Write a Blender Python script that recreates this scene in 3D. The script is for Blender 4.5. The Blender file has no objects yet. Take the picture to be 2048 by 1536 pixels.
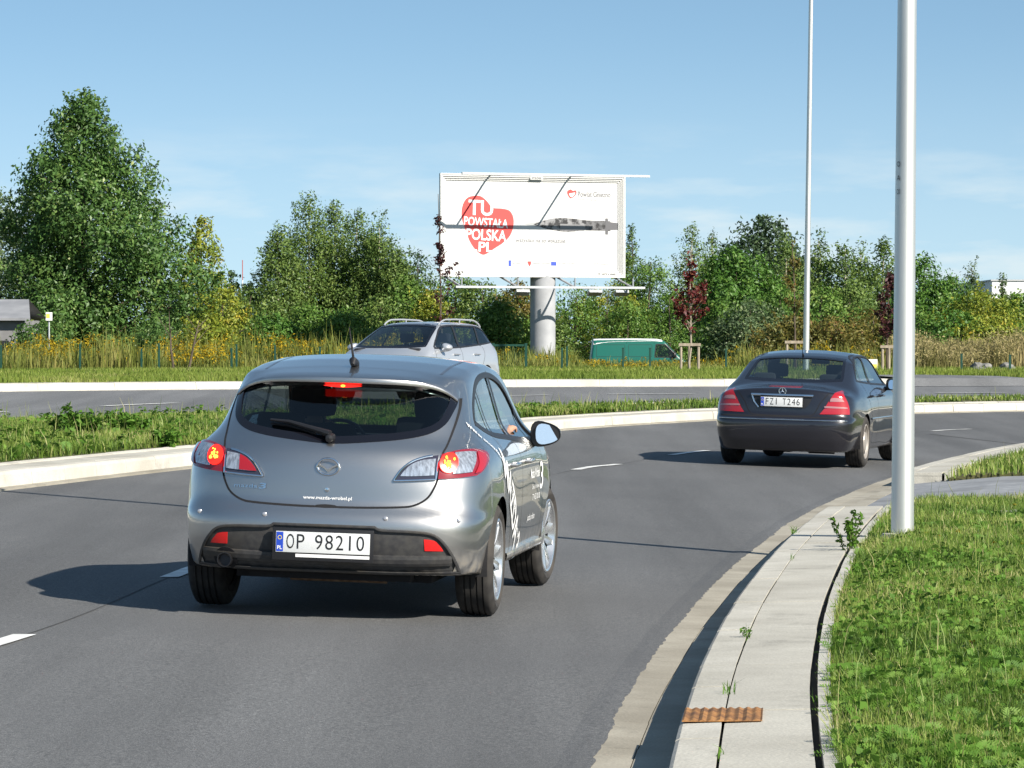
import bpy, bmesh, math, random
import numpy as np
from mathutils import Vector, Matrix
from mathutils.geometry import delaunay_2d_cdt

S = bpy.context.scene
COL = S.collection
R = math.radians
rng = np.random.default_rng(7)
random.seed(7)

# ------------------------------------------------------------------ camera
CAM_H, FPX, PITCH = 1.57, 7300.0, math.atan(79 / 7300.0)
cam_d = bpy.data.cameras.new('camera')
cam_d.sensor_width = 36.0
cam_d.lens = FPX / 2048 * 36.0
cam_d.clip_start, cam_d.clip_end = 0.5, 6000
cam = bpy.data.objects.new('camera', cam_d)
cam.location = (0, 0, CAM_H)
cam.rotation_euler = (R(90) - PITCH, 0, 0)
COL.objects.link(cam)
S.camera = cam

# ------------------------------------------------------------------ sky, sun, exposure
SUN_EL, SUN_AZ = R(33), R(180 - 47)        # azimuth clockwise from +Y: behind the camera, to the right
w = bpy.data.worlds.new('World')
S.world = w
w.use_nodes = True
nt = w.node_tree
nt.nodes.clear()
N = nt.nodes.new
out = N('ShaderNodeOutputWorld'); bg = N('ShaderNodeBackground')
sky = N('ShaderNodeTexSky'); sky.sky_type = 'NISHITA'; sky.sun_disc = False
sky.sun_elevation = SUN_EL; sky.sun_rotation = SUN_AZ
sky.altitude = 200; sky.air_density = 1.0; sky.dust_density = 0.6; sky.ozone_density = 0.9
tc = N('ShaderNodeTexCoord')
sep = N('ShaderNodeSeparateXYZ')
nt.links.new(tc.outputs['Generated'], sep.inputs[0])
# clear dry air: the blue comes down close to the horizon
mul = N('ShaderNodeMath'); mul.operation = 'MULTIPLY_ADD'; mul.inputs[1].default_value = 2.0; mul.inputs[2].default_value = 0.13
nt.links.new(sep.outputs[2], mul.inputs[0])
com = N('ShaderNodeCombineXYZ')
nt.links.new(sep.outputs[0], com.inputs[0]); nt.links.new(sep.outputs[1], com.inputs[1]); nt.links.new(mul.outputs[0], com.inputs[2])
nrm = N('ShaderNodeVectorMath'); nrm.operation = 'NORMALIZE'
nt.links.new(com.outputs[0], nrm.inputs[0]); nt.links.new(nrm.outputs[0], sky.inputs[0])
# thin fair-weather clouds low over the horizon
mp = N('ShaderNodeMapping'); mp.inputs['Scale'].default_value = (24, 24, 115); mp.inputs['Location'].default_value = (3.1, 1.7, 0.4)
nt.links.new(tc.outputs['Generated'], mp.inputs[0])
nz = N('ShaderNodeTexNoise'); nz.inputs['Scale'].default_value = 1.0; nz.inputs['Detail'].default_value = 6; nz.inputs['Roughness'].default_value = 0.55
nt.links.new(mp.outputs[0], nz.inputs[0])
cr = N('ShaderNodeValToRGB'); cr.color_ramp.elements[0].position = 0.46; cr.color_ramp.elements[1].position = 0.68
nt.links.new(nz.outputs[0], cr.inputs[0])
band = N('ShaderNodeValToRGB')
els = band.color_ramp.elements
els[0].position = 0.0; els[0].color = (1, 1, 1, 1)
els[1].position = 0.062; els[1].color = (0, 0, 0, 1)
e = els.new(0.030); e.color = (0.85, 0.85, 0.85, 1)
nt.links.new(sep.outputs[2], band.inputs[0])
cm = N('ShaderNodeMath'); cm.operation = 'MULTIPLY'
nt.links.new(cr.outputs[0], cm.inputs[0]); nt.links.new(band.outputs[0], cm.inputs[1])
cm2 = N('ShaderNodeMath'); cm2.operation = 'MULTIPLY'; cm2.inputs[1].default_value = 0.72
nt.links.new(cm.outputs[0], cm2.inputs[0])
mixc = N('ShaderNodeMix'); mixc.data_type = 'RGBA'
mixc.inputs[7].default_value = (6.2, 5.7, 5.9, 1)
nt.links.new(cm2.outputs[0], mixc.inputs[0]); nt.links.new(sky.outputs[0], mixc.inputs[6])
tint = N('ShaderNodeMix'); tint.data_type = 'RGBA'; tint.blend_type = 'MULTIPLY'; tint.inputs[0].default_value = 1.0; tint.inputs[7].default_value = (0.885, 1.02, 0.975, 1)
# thin haze whitening the lowest few degrees
hz = N('ShaderNodeMapRange'); hz.interpolation_type = 'SMOOTHSTEP'; hz.inputs[1].default_value = -0.005; hz.inputs[2].default_value = 0.095; hz.inputs[3].default_value = 0.58; hz.inputs[4].default_value = 0.04
nt.links.new(sep.outputs[2], hz.inputs[0])
hm = N('ShaderNodeMix'); hm.data_type = 'RGBA'; hm.inputs[7].default_value = (4.3, 4.6, 5.2, 1)
nt.links.new(hz.outputs[0], hm.inputs[0]); nt.links.new(mixc.outputs[2], hm.inputs[6]); nt.links.new(hm.outputs[2], tint.inputs[6])
nt.links.new(tint.outputs[2], bg.inputs[0])
bg.inputs[1].default_value = 0.094
nt.links.new(bg.outputs[0], out.inputs[0])

sun_d = bpy.data.lights.new('sun', 'SUN')
sun_d.energy = 5.0; sun_d.angle = R(0.53); sun_d.color = (1.0, 0.93, 0.82)
sun = bpy.data.objects.new('sun', sun_d)
sd = Vector((math.sin(SUN_AZ) * math.cos(SUN_EL), math.cos(SUN_AZ) * math.cos(SUN_EL), math.sin(SUN_EL)))
sun.rotation_euler = sd.to_track_quat('Z', 'Y').to_euler()
COL.objects.link(sun)
S.view_settings.view_transform = 'Standard'
S.view_settings.look = 'None'
S.view_settings.exposure = 0.86
S.view_settings.gamma = 1.0
S.cycles.max_bounces = 7
S.cycles.transparent_max_bounces = 12
S.cycles.caustics_reflective = False
S.cycles.caustics_refractive = False

# ------------------------------------------------------------------ helpers
_mats = {}
def mat(name, col, rough=0.6, metal=0.0, coat=0.0, spec=0.5, emit=None, estr=0.0, coat_rough=0.03):
    if name in _mats: return _mats[name]
    m = bpy.data.materials.new(name); m.use_nodes = True
    b = m.node_tree.nodes['Principled BSDF']
    b.inputs['Base Color'].default_value = (*col, 1)
    b.inputs['Roughness'].default_value = rough
    b.inputs['Metallic'].default_value = metal
    b.inputs['Coat Weight'].default_value = coat
    b.inputs['Coat Roughness'].default_value = coat_rough
    b.inputs['Specular IOR Level'].default_value = spec
    if emit:
        b.inputs['Emission Color'].default_value = (*emit, 1); b.inputs['Emission Strength'].default_value = estr
    _mats[name] = m
    return m

def noise_mat(name, c1, c2, scale, rough=0.8, detail=6, bump=0.0, bscale=None, c3=None, s3=3.0, lo=0.35, hi=0.65, metal=0.0, coat=0.0, spec=0.4, stretch=None):
    """two colours mixed by a fine noise, a third by a broad one, optional bump"""
    m = mat(name, c1, rough, metal, coat, spec)
    t = m.node_tree; L = t.links.new; n = t.nodes.new
    b = t.nodes['Principled BSDF']
    tcn = n('ShaderNodeTexCoord'); src = tcn.outputs['Object']
    if stretch:
        mpn = n('ShaderNodeMapping'); mpn.inputs['Scale'].default_value = stretch; L(src, mpn.inputs[0]); src = mpn.outputs[0]
    nz = n('ShaderNodeTexNoise'); nz.inputs['Scale'].default_value = scale; nz.inputs['Detail'].default_value = detail
    L(src, nz.inputs[0])
    r = n('ShaderNodeValToRGB'); r.color_ramp.elements[0].position = lo; r.color_ramp.elements[1].position = hi
    r.color_ramp.elements[0].color = (*c1, 1); r.color_ramp.elements[1].color = (*c2, 1)
    L(nz.outputs[0], r.inputs[0]); col = r.outputs[0]
    if c3:
        n3 = n('ShaderNodeTexNoise'); n3.inputs['Scale'].default_value = s3; n3.inputs['Detail'].default_value = 5; L(src, n3.inputs[0])
        r3 = n('ShaderNodeValToRGB'); r3.color_ramp.elements[0].position = 0.45; r3.color_ramp.elements[1].position = 0.7; L(n3.outputs[0], r3.inputs[0])
        mx = n('ShaderNodeMix'); mx.data_type = 'RGBA'; mx.inputs[7].default_value = (*c3, 1)
        L(r3.outputs[0], mx.inputs[0]); L(col, mx.inputs[6]); col = mx.outputs[2]
    L(col, b.inputs['Base Color'])
    if bump:
        nb = n('ShaderNodeTexNoise'); nb.inputs['Scale'].default_value = bscale or scale; nb.inputs['Detail'].default_value = 4; L(src, nb.inputs[0])
        bp = n('ShaderNodeBump'); bp.inputs['Strength'].default_value = bump; bp.inputs['Distance'].default_value = 0.01
        L(nb.outputs[0], bp.inputs['Height']); L(bp.outputs[0], b.inputs['Normal'])
    return m

def link(name, me, m=None, parent=None):
    o = bpy.data.objects.new(name, me)
    if m is not None: me.materials.append(m)
    COL.objects.link(o)
    if parent is not None: o.parent = parent
    return o

def tag(o, label, cat, group=None, kind=None):
    if label: o['label'] = label
    if cat: o['category'] = cat
    if group: o['group'] = group
    if kind: o['kind'] = kind
    return o

def empty(name, loc=(0, 0, 0), rot=(0, 0, 0)):
    o = bpy.data.objects.new(name, None); o.empty_display_size = 0.2
    o.location = loc; o.rotation_euler = rot; COL.objects.link(o)
    return o

def mesh(name, V, Fs, smooth=False, normals=None):
    me = bpy.data.meshes.new(name)
    me.from_pydata([tuple(map(float, v)) for v in V], [], [tuple(int(i) for i in f) for f in Fs])
    if smooth: me.polygons.foreach_set('use_smooth', [True] * len(me.polygons))
    me.update()
    if normals is not None: me.normals_split_custom_set_from_vertices([tuple(map(float, n)) for n in normals])
    return me

def quads(name, V, Q, attr=None):
    """fast mesh from an (n,3) vertex array and (m,k) face array"""
    V = np.asarray(V, np.float32); Q = np.asarray(Q, np.int32); k = Q.shape[1]
    me = bpy.data.meshes.new(name)
    me.vertices.add(len(V)); me.vertices.foreach_set('co', V.ravel())
    me.loops.add(Q.size); me.loops.foreach_set('vertex_index', Q.ravel())
    me.polygons.add(len(Q)); me.polygons.foreach_set('loop_start', np.arange(len(Q), dtype=np.int32) * k)
    if attr is not None:                                   # one value per face, spread to a colour attribute
        a = me.attributes.new('tint', 'FLOAT', 'FACE'); a.data.foreach_set('value', np.asarray(attr, np.float32))
    me.update(calc_edges=True); me.validate()
    return me

class MB:
    """collects boxes, tubes, lathes and prisms into one mesh"""
    def __init__(self): self.V = []; self.F = []
    def add(self, V, Fs):
        o = len(self.V); self.V += [tuple(v) for v in V]; self.F += [tuple(i + o for i in f) for f in Fs]
        return self
    def box(self, c, s, M=None):
        x, y, z = s[0] / 2, s[1] / 2, s[2] / 2
        V = [Vector((sx * x, sy * y, sz * z)) for sx in (-1, 1) for sy in (-1, 1) for sz in (-1, 1)]
        if M is not None: V = [M @ v for v in V]
        V = [v + Vector(c) for v in V]
        return self.add(V, [(0, 1, 3, 2), (4, 6, 7, 5), (0, 4, 5, 1), (2, 3, 7, 6), (0, 2, 6, 4), (1, 5, 7, 3)])
    def tube(self, pts, rad, n=10, caps=True):
        pts = [Vector(p) for p in pts]; rad = rad if hasattr(rad, '__len__') else [rad] * len(pts)
        V = []; Fs = []
        for i, p in enumerate(pts):
            d = (pts[min(i + 1, len(pts) - 1)] - pts[max(i - 1, 0)]).normalized()
            a = d.cross(Vector((0, 0, 1)) if abs(d.z) < 0.9 else Vector((1, 0, 0))).normalized(); b = d.cross(a)
            for k in range(n):
                t = 2 * math.pi * k / n
                V.append(p + (a * math.cos(t) + b * math.sin(t)) * rad[i])
        for i in range(len(pts) - 1):
            for k in range(n):
                Fs.append((i * n + k, i * n + (k + 1) % n, (i + 1) * n + (k + 1) % n, (i + 1) * n + k))
        if caps:
            Fs.append(tuple(range(n))); Fs.append(tuple((len(pts) - 1) * n + k for k in range(n)))
        return self.add(V, Fs)
    def lathe(self, prof, n=40, axis='x', c=(0, 0, 0)):
        """profile of (along, radius) turned round an axis"""
        V = []; Fs = []; m = len(prof)
        for k in range(n):
            t = 2 * math.pi * k / n
            for a, r in prof:
                p = {'x': (a, r * math.cos(t), r * math.sin(t)), 'y': (r * math.cos(t), a, r * math.sin(t)), 'z': (r * math.cos(t), r * math.sin(t), a)}[axis]
                V.append(Vector(p) + Vector(c))
        for k in range(n):
            for i in range(m - 1):
                Fs.append((k * m + i, k * m + i + 1, ((k + 1) % n) * m + i + 1, ((k + 1) % n) * m + i))
        return self.add(V, Fs)
    def obj(self, name, m, parent=None, smooth=False, bevel=0.0):
        me = mesh(name, self.V, self.F)
        bm = bmesh.new(); bm.from_mesh(me); bmesh.ops.recalc_face_normals(bm, faces=bm.faces)
        if bevel: bmesh.ops.bevel(bm, geom=bm.edges[:], offset=bevel, segments=2, affect='EDGES', profile=0.6)
        bm.to_mesh(me); bm.free()
        if smooth:
            me.polygons.foreach_set('use_smooth', [True] * len(me.polygons))
            me.set_sharp_from_angle(angle=R(38))
        return link(name, me, m, parent)

def pip(P, poly):
    """points in polygon"""
    P = np.asarray(P, float); poly = np.asarray(poly, float)
    x, y = P[:, 0], P[:, 1]; r = np.zeros(len(P), bool); n = len(poly)
    for i in range(n):
        x1, y1 = poly[i]; x2, y2 = poly[(i + 1) % n]
        c = ((y1 > y) != (y2 > y)) & (x < (x2 - x1) * (y - y1) / (y2 - y1 + 1e-12) + x1)
        r ^= c
    return r

def smooth_loop(pts, n=6, closed=True):
    """Catmull-Rom through the points; a point given as (a, b, 1) stays a corner"""
    P = [tuple(p) for p in pts]; m = len(P); outp = []
    for i in range(m if closed else m - 1):
        p0, p1, p2, p3 = P[(i - 1) % m], P[i], P[(i + 1) % m], P[(i + 2) % m]
        if not closed:
            p0 = P[max(i - 1, 0)]; p3 = P[min(i + 2, m - 1)]
        if len(p1) > 2: p0 = p1
        if len(p2) > 2: p3 = p2
        a0, a1, a2, a3 = (np.array(q[:2], float) for q in (p0, p1, p2, p3))
        for k in range(n):
            t = k / n
            outp.append(0.5 * (2 * a1 + (a2 - a0) * t + (2 * a0 - 5 * a1 + 4 * a2 - a3) * t * t + (3 * a1 - a0 - 3 * a2 + a3) * t ** 3))
    if not closed: outp.append(np.array(P[-1][:2], float))
    return np.array(outp)

def offset_loop(P, d):
    """moves a closed polygon inwards (d < 0) or outwards (d > 0)"""
    P = np.asarray(P, float); a = 0.5 * np.sum(P[:, 0] * np.roll(P[:, 1], -1) - np.roll(P[:, 0], -1) * P[:, 1])
    t = np.roll(P, -1, 0) - np.roll(P, 1, 0); t /= np.linalg.norm(t, axis=1)[:, None] + 1e-9
    nn = np.stack([t[:, 1], -t[:, 0]], 1) * (1 if a > 0 else -1)
    return P + nn * d

def tab(pts, sig=0.02, n=500):
    """dense smoothed table through (u, v) points"""
    pts = np.array(sorted(pts), float); u = np.linspace(pts[0, 0] - 0.5, pts[-1, 0] + 0.5, n)
    v = np.interp(u, pts[:, 0], pts[:, 1])
    # keep the end slopes beyond the ends
    s0 = (pts[1, 1] - pts[0, 1]) / (pts[1, 0] - pts[0, 0]); s1 = (pts[-1, 1] - pts[-2, 1]) / (pts[-1, 0] - pts[-2, 0])
    v = np.where(u < pts[0, 0], pts[0, 1] + s0 * (u - pts[0, 0]), v); v = np.where(u > pts[-1, 0], pts[-1, 1] + s1 * (u - pts[-1, 0]), v)
    du = u[1] - u[0]; k = max(1, int(3 * sig / du)); g = np.exp(-0.5 * (np.arange(-k, k + 1) * du / sig) ** 2); g /= g.sum()
    vp = np.concatenate([v[0] + (np.arange(-k, 0)) * (v[1] - v[0]), v, v[-1] + np.arange(1, k + 1) * (v[-1] - v[-2])])
    v = np.convolve(vp, g, 'valid'); d = np.gradient(v, du)
    def f(x): return np.interp(x, u, v)
    f.d = lambda x: np.interp(x, u, d)
    return f

def smax(a, b, k):
    h = np.maximum(k - np.abs(a - b), 0) / k
    return np.maximum(a, b) + h * h * h * k / 6.0

# ------------------------------------------------------------------ car bodies
class CarBody:
    """A car's skin as one smooth implicit surface built from its rear, side, top and front curves.
    x to the right, y forward from the rear axle, z up from the road."""
    def __init__(s, rear, rear_bow, halfw, taper, top, camber, front, front_bow, bottom=0.19, k_rs=0.28, k_ts=0.10, k_rt=0.06, k_fs=0.35, core=(0.4, 2.2, 0.72), sig=0.025, haunch=None):
        s.rear = tab(rear, sig); s.rb2 = tab(rear_bow[0], 0.05); s.rb4 = tab(rear_bow[1], 0.05)
        s.hw = tab(halfw, sig); s.tp = tab(taper, 0.10); s.top = tab(top, 0.04); s.camber = camber
        s.front = tab(front, sig); s.fb = front_bow; s.bottom = bottom
        s.k = (k_rs, k_ts, k_rt, k_fs); s.core = core; s.haunch = haunch
    def f(s, P):
        x, y, z = np.abs(P[..., 0]), P[..., 1], P[..., 2]
        x2 = x * x
        b2, b4 = s.rb2(z), s.rb4(z)
        a = (s.rear(z) + b2 * x2 + b4 * x2 * x2 - y) / np.sqrt(1 + s.rear.d(z) ** 2 + (2 * b2 * x + 4 * b4 * x2 * x) ** 2)
        wv = s.hw(z) - s.tp(y)
        if s.haunch is not None: wv = wv + s.haunch(y, z)
        b = (x - wv) / np.sqrt(1 + s.hw.d(z) ** 2)
        c = (z - (s.top(y) - s.camber * (x / 0.6) ** 2.6)) / np.sqrt(1 + s.top.d(y) ** 2)
        d = (y - (s.front(z) - s.fb[0] * x2 - s.fb[1] * x2 * x2)) / np.sqrt(1 + s.front.d(z) ** 2 + (2 * s.fb[0] * x) ** 2)
        r = smax(a, b, s.k[0]); t = smax(c, b, s.k[1])
        r = smax(r, c, s.k[2]); r = smax(r, t, 0.02)
        r = smax(r, d, s.k[3])
        return smax(r, s.bottom - z, 0.05)
    def grad(s, P, e=0.004):
        P = np.asarray(P, float); g = np.zeros_like(P)
        for i in range(3):
            d = np.zeros(3); d[i] = e
            g[..., i] = s.f(P + d) - s.f(P - d)
        return g / (np.linalg.norm(g, axis=-1, keepdims=True) + 1e-12)
    def hit(s, O, D, tmax=3.0, n=70, outside=False):
        """first crossing along O + tD (from inside out, or from outside in)"""
        O = np.asarray(O, float); D = np.asarray(D, float); sg = -1.0 if outside else 1.0
        ts = np.linspace(0, tmax, n); lo = np.zeros(len(O)); hi = np.full(len(O), tmax); done = np.zeros(len(O), bool)
        best = np.full(len(O), -1e9); tb = np.zeros(len(O))       # a ray that misses stops where it passes closest
        for i in range(1, n):
            fv = sg * s.f(O + D * ts[i]); v = fv > 0
            up = fv > best; best[up] = fv[up]; tb[up] = ts[i]
            new = v & ~done; hi[new] = ts[i]; lo[new] = ts[i - 1]; done |= v
        for _ in range(22):
            m = (lo + hi) / 2; v = sg * s.f(O + D * m[:, None]) > 0
            hi = np.where(v, m, hi); lo = np.where(v, lo, m)
        t = np.where(done, (lo + hi) / 2, tb)
        return O + D * t[:, None]
    def onto(s, ab, view):
        """drop 2D points on the skin: view 'rear' (x,z), 'right'/'left' (y,z), 'front' (x,z), 'top' (x,y)"""
        ab = np.asarray(ab, float); n = len(ab); O = np.zeros((n, 3)); D = np.zeros((n, 3))
        if view == 'rear': O[:, 0] = ab[:, 0]; O[:, 2] = ab[:, 1]; O[:, 1] = -1.6; D[:, 1] = 1
        elif view == 'front': O[:, 0] = ab[:, 0]; O[:, 2] = ab[:, 1]; O[:, 1] = 4.4; D[:, 1] = -1
        elif view == 'right': O[:, 1] = ab[:, 0]; O[:, 2] = ab[:, 1]; O[:, 0] = 1.4; D[:, 0] = -1
        elif view == 'left': O[:, 1] = ab[:, 0]; O[:, 2] = ab[:, 1]; O[:, 0] = -1.4; D[:, 0] = 1
        else: O[:, 0] = ab[:, 0]; O[:, 1] = ab[:, 1]; O[:, 2] = 2.4; D[:, 2] = -1
        return s.hit(O, D, 3.2, 110, True)
    def grid(s, nth=220, ncap=56, ntube=110):
        y0, y1, zc = s.core; th = np.linspace(0, 2 * math.pi, nth, endpoint=False)
        O = []; D = []
        ph = np.linspace(0.0, math.pi / 2, ncap, endpoint=False)[1:]
        for p in ph:
            O.append(np.tile([0, y0, zc], (nth, 1))); D.append(np.stack([np.sin(th) * math.sin(p), np.full(nth, -math.cos(p)), np.cos(th) * math.sin(p)], 1))
        for y in np.linspace(y0, y1, ntube):
            O.append(np.tile([0, y, zc], (nth, 1))); D.append(np.stack([np.sin(th), np.zeros(nth), np.cos(th)], 1))
        for p in ph[::-1]:
            O.append(np.tile([0, y1, zc], (nth, 1))); D.append(np.stack([np.sin(th) * math.sin(p), np.full(nth, math.cos(p)), np.cos(th) * math.sin(p)], 1))
        O.append(np.array([[0, y0, zc], [0, y1, zc]])); D.append(np.array([[0, -1, 0], [0, 1, 0.0]]))
        O = np.concatenate(O); D = np.concatenate(D)
        V = s.hit(O, D, 3.0, 90)
        rows = (len(V) - 2) // nth; F4 = []
        idx = np.arange(rows * nth).reshape(rows, nth); nx = np.roll(idx, -1, 1)
        Q = np.stack([idx[:-1], nx[:-1], nx[1:], idx[1:]], -1).reshape(-1, 4)
        Fs = [tuple(q) for q in Q]
        a, b = rows * nth, rows * nth + 1
        for k in range(nth):
            Fs.append((a, int(nx[0, k]), int(idx[0, k]))); Fs.append((b, int(idx[-1, k]), int(nx[-1, k])))
        return V, Fs
    def shell(s, holes, arches, **kw):
        """grid with window holes and wheel arches cut; cut edges snap onto their outlines"""
        V, Fs = s.grid(**kw); G = s.grad(V); kill = np.zeros(len(V), bool); snap = []
        for view, poly in holes:
            ab, ok = {'rear': ((0, 2), G[:, 1] < -0.12), 'front': ((0, 2), G[:, 1] > 0.12), 'right': ((1, 2), G[:, 0] > 0.25), 'left': ((1, 2), G[:, 0] < -0.25)}[view]
            m = pip(V[:, ab], poly) & ok & ~kill; kill |= m; snap.append((m, view, ab, np.asarray(poly)))
        for y, z, r in arches:
            m = (np.hypot(V[:, 1] - y, V[:, 2] - z) < r) & (np.abs(V[:, 0]) > 0.35) & ~kill; kill |= m
            snap.append((m, 'arch', (y, z, r), None))
        keep = [f for f in Fs if not all(kill[i] for i in f)]
        used = np.zeros(len(V), bool); used[np.unique(np.concatenate([np.array(f) for f in keep]))] = True
        for m, view, ab, poly in snap:
            ids = np.where(m & used)[0]
            if not len(ids): continue
            if view == 'arch':
                y, z, r = ab; d = V[ids][:, 1:] - [y, z]; d = d / np.linalg.norm(d, axis=1)[:, None] * r + [y, z]
                for sgn, vw in ((1, 'right'), (-1, 'left')):
                    q = np.sign(V[ids, 0]) == sgn
                    if q.any():
                        low = d[q][:, 1] < s.bottom + 0.02
                        W = s.onto(np.stack([d[q][:, 0], np.maximum(d[q][:, 1], s.bottom + 0.02)], 1), vw)
                        W[:, 2] = np.where(low, d[q][:, 1].clip(s.bottom), W[:, 2])
                        V[ids[q]] = W
            else:
                P = V[ids][:, ab]; A = poly; B = np.roll(poly, -1, 0); best = None
                for i in range(len(A)):
                    e = B[i] - A[i]; t = np.clip(((P - A[i]) @ e) / (e @ e + 1e-12), 0, 1); q = A[i] + t[:, None] * e; dd = np.linalg.norm(P - q, axis=1)
                    if best is None: best = q.copy(); bd = dd
                    else:
                        u = dd < bd; best[u] = q[u]; bd = np.minimum(bd, dd)
                V[ids] = s.onto(best, view)
        remap = -np.ones(len(V), int); remap[used] = np.arange(used.sum())
        return V[used], [tuple(remap[i] for i in f) for f in keep]
    def body(s, name, m, parent, holes, arches, **kw):
        V, Fs = s.shell(holes, arches, **kw); G = s.grad(V)
        return link(name, mesh(name, V, Fs, True, G), m, parent), V, Fs, G
    def patch(s, name, poly, view, m, parent, off=0.004, thick=0.010, holes=(), res=0.03, bulge=0.0, cond=None):
        """panel of the skin bounded by a 2D outline; off lifts it off the skin, thick turns its rim inwards"""
        poly = np.asarray(poly, float); loops = [poly] + [np.asarray(h, float) for h in holes]
        pts = []; edges = []
        for l in loops:
            o = len(pts); pts += [tuple(p) for p in l]; edges += [(o + i, o + (i + 1) % len(l)) for i in range(len(l))]
        nb = len(pts)
        mn, mx = poly.min(0), poly.max(0)
        gx, gy = np.meshgrid(np.arange(mn[0] + res / 2, mx[0], res), np.arange(mn[1] + res / 2, mx[1], res))
        Gp = np.stack([gx.ravel(), gy.ravel()], 1)
        if len(Gp):
            ok = pip(Gp, poly)
            for h in loops[1:]: ok &= ~pip(Gp, h)
            Gp = Gp[ok]
            if len(Gp):
                allb = np.concatenate(loops); dm = np.min(np.linalg.norm(Gp[:, None] - allb[None], axis=2), 1); Gp = Gp[dm > res * 0.45]
        pts += [tuple(p) for p in Gp]
        vv, _, ff, *_ = delaunay_2d_cdt([Vector(p) for p in pts], edges, [], 0, 1e-6)
        vv = np.array([tuple(v) for v in vv]); ff = np.array([f for f in ff if len(f) == 3])
        c = vv[ff].mean(1); ok = pip(c, poly)
        for h in loops[1:]: ok &= ~pip(c, h)
        ff = ff[ok]
        P = s.onto(vv, view); Gn = s.grad(P)
        if bulge:
            d = np.min(np.linalg.norm(vv[:, None] - np.concatenate(loops)[None], axis=2), 1); P = P + Gn * (bulge * (1 - np.exp(-d / 0.02)))[:, None]
        P = P + Gn * off
        e1 = P[ff[:, 1]] - P[ff[:, 0]]; e2 = P[ff[:, 2]] - P[ff[:, 0]]
        flip = np.sum(np.cross(e1, e2) * Gn[ff[:, 0]], 1) < 0
        ff[flip] = ff[flip][:, ::-1]
        V = [tuple(p) for p in P]; Fs = [tuple(f) for f in ff]; Nn = [tuple(g) for g in Gn]
        if thick:
            ed = {}
            for f in ff:
                for i in range(3):
                    a, b = int(f[i]), int(f[(i + 1) % 3]); ed[(a, b)] = 1
            for (a, b) in ed:
                if (b, a) not in ed:
                    o = len(V); pa, pb = P[a], P[b]; side = np.cross(pb - pa, Gn[a]); side /= np.linalg.norm(side) + 1e-9
                    V += [tuple(pa), tuple(pb), tuple(pb - Gn[b] * thick), tuple(pa - Gn[a] * thick)]; Nn += [tuple(side)] * 4
                    Fs.append((o + 1, o, o + 3, o + 2))
        return link(name, mesh(name, V, Fs, True, Nn), m, parent)
    def ribbon(s, name, pts, view, wdt, m, parent, off=0.002, rise=0.0, closed=False):
        """thin strip lying on the skin along a 2D line (a seam, or a raised moulding when rise > 0)"""
        pts = np.asarray(pts, float); t = np.gradient(pts, axis=0)
        if closed: t = np.roll(pts, -1, 0) - np.roll(pts, 1, 0)
        t /= np.linalg.norm(t, axis=1)[:, None] + 1e-9; nn = np.stack([-t[:, 1], t[:, 0]], 1)
        prof = [(-0.5, 0), (-0.5, rise), (-0.2, rise * 1.25), (0.2, rise * 1.25), (0.5, rise), (0.5, 0)] if rise else [(-0.5, 0), (0.5, 0)]
        rows = []
        for u, h in prof:
            P = s.onto(pts + nn * u * wdt, view); rows.append(P + s.grad(P) * (off + h))
        k = len(prof); n = len(pts); V = np.stack(rows, 1).reshape(-1, 3); Fs = []
        for i in range(n if closed else n - 1):
            for j in range(k - 1):
                a = i * k + j; b = ((i + 1) % n) * k + j; Fs.append((a, a + 1, b + 1, b))
        me = mesh(name, V, Fs)
        bm = bmesh.new(); bm.from_mesh(me); bmesh.ops.recalc_face_normals(bm, faces=bm.faces); bm.to_mesh(me); bm.free()
        if not rise:
            P = V; G = s.grad(P); c = np.array(me.polygons[0].normal)
            if np.dot(c, G[0]) < 0: me.flip_normals()
        return link(name, me, m, parent)

_txt = {}
def text2d(st, shear=0.0, bold=0.0, space=1.0):
    """letters as flat triangles, height about 0.7 per unit size, origin at the left of the base line"""
    key = (st, shear, bold, space)
    if key in _txt: return _txt[key]
    cu = bpy.data.curves.new('letters', 'FONT'); cu.body = st; cu.size = 1.0; cu.shear = shear; cu.offset = bold; cu.space_character = space; cu.resolution_u = 4
    ob = bpy.data.objects.new('letters', cu); COL.objects.link(ob)
    dg = bpy.context.evaluated_depsgraph_get(); me = ob.evaluated_get(dg).to_mesh()
    V = np.array([tuple(v.co)[:2] for v in me.vertices]).reshape(-1, 2); Fs = [tuple(p.vertices) for p in me.polygons]
    ob.evaluated_get(dg).to_mesh_clear(); bpy.data.objects.remove(ob); bpy.data.curves.remove(cu)
    _txt[key] = (V, Fs)
    return V, Fs

def text_fit(st, w, h, **k):
    V, Fs = text2d(st, **k); mn, mx = V.min(0), V.max(0)
    return (V - mn) / (mx - mn) * [w, h], Fs

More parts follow.
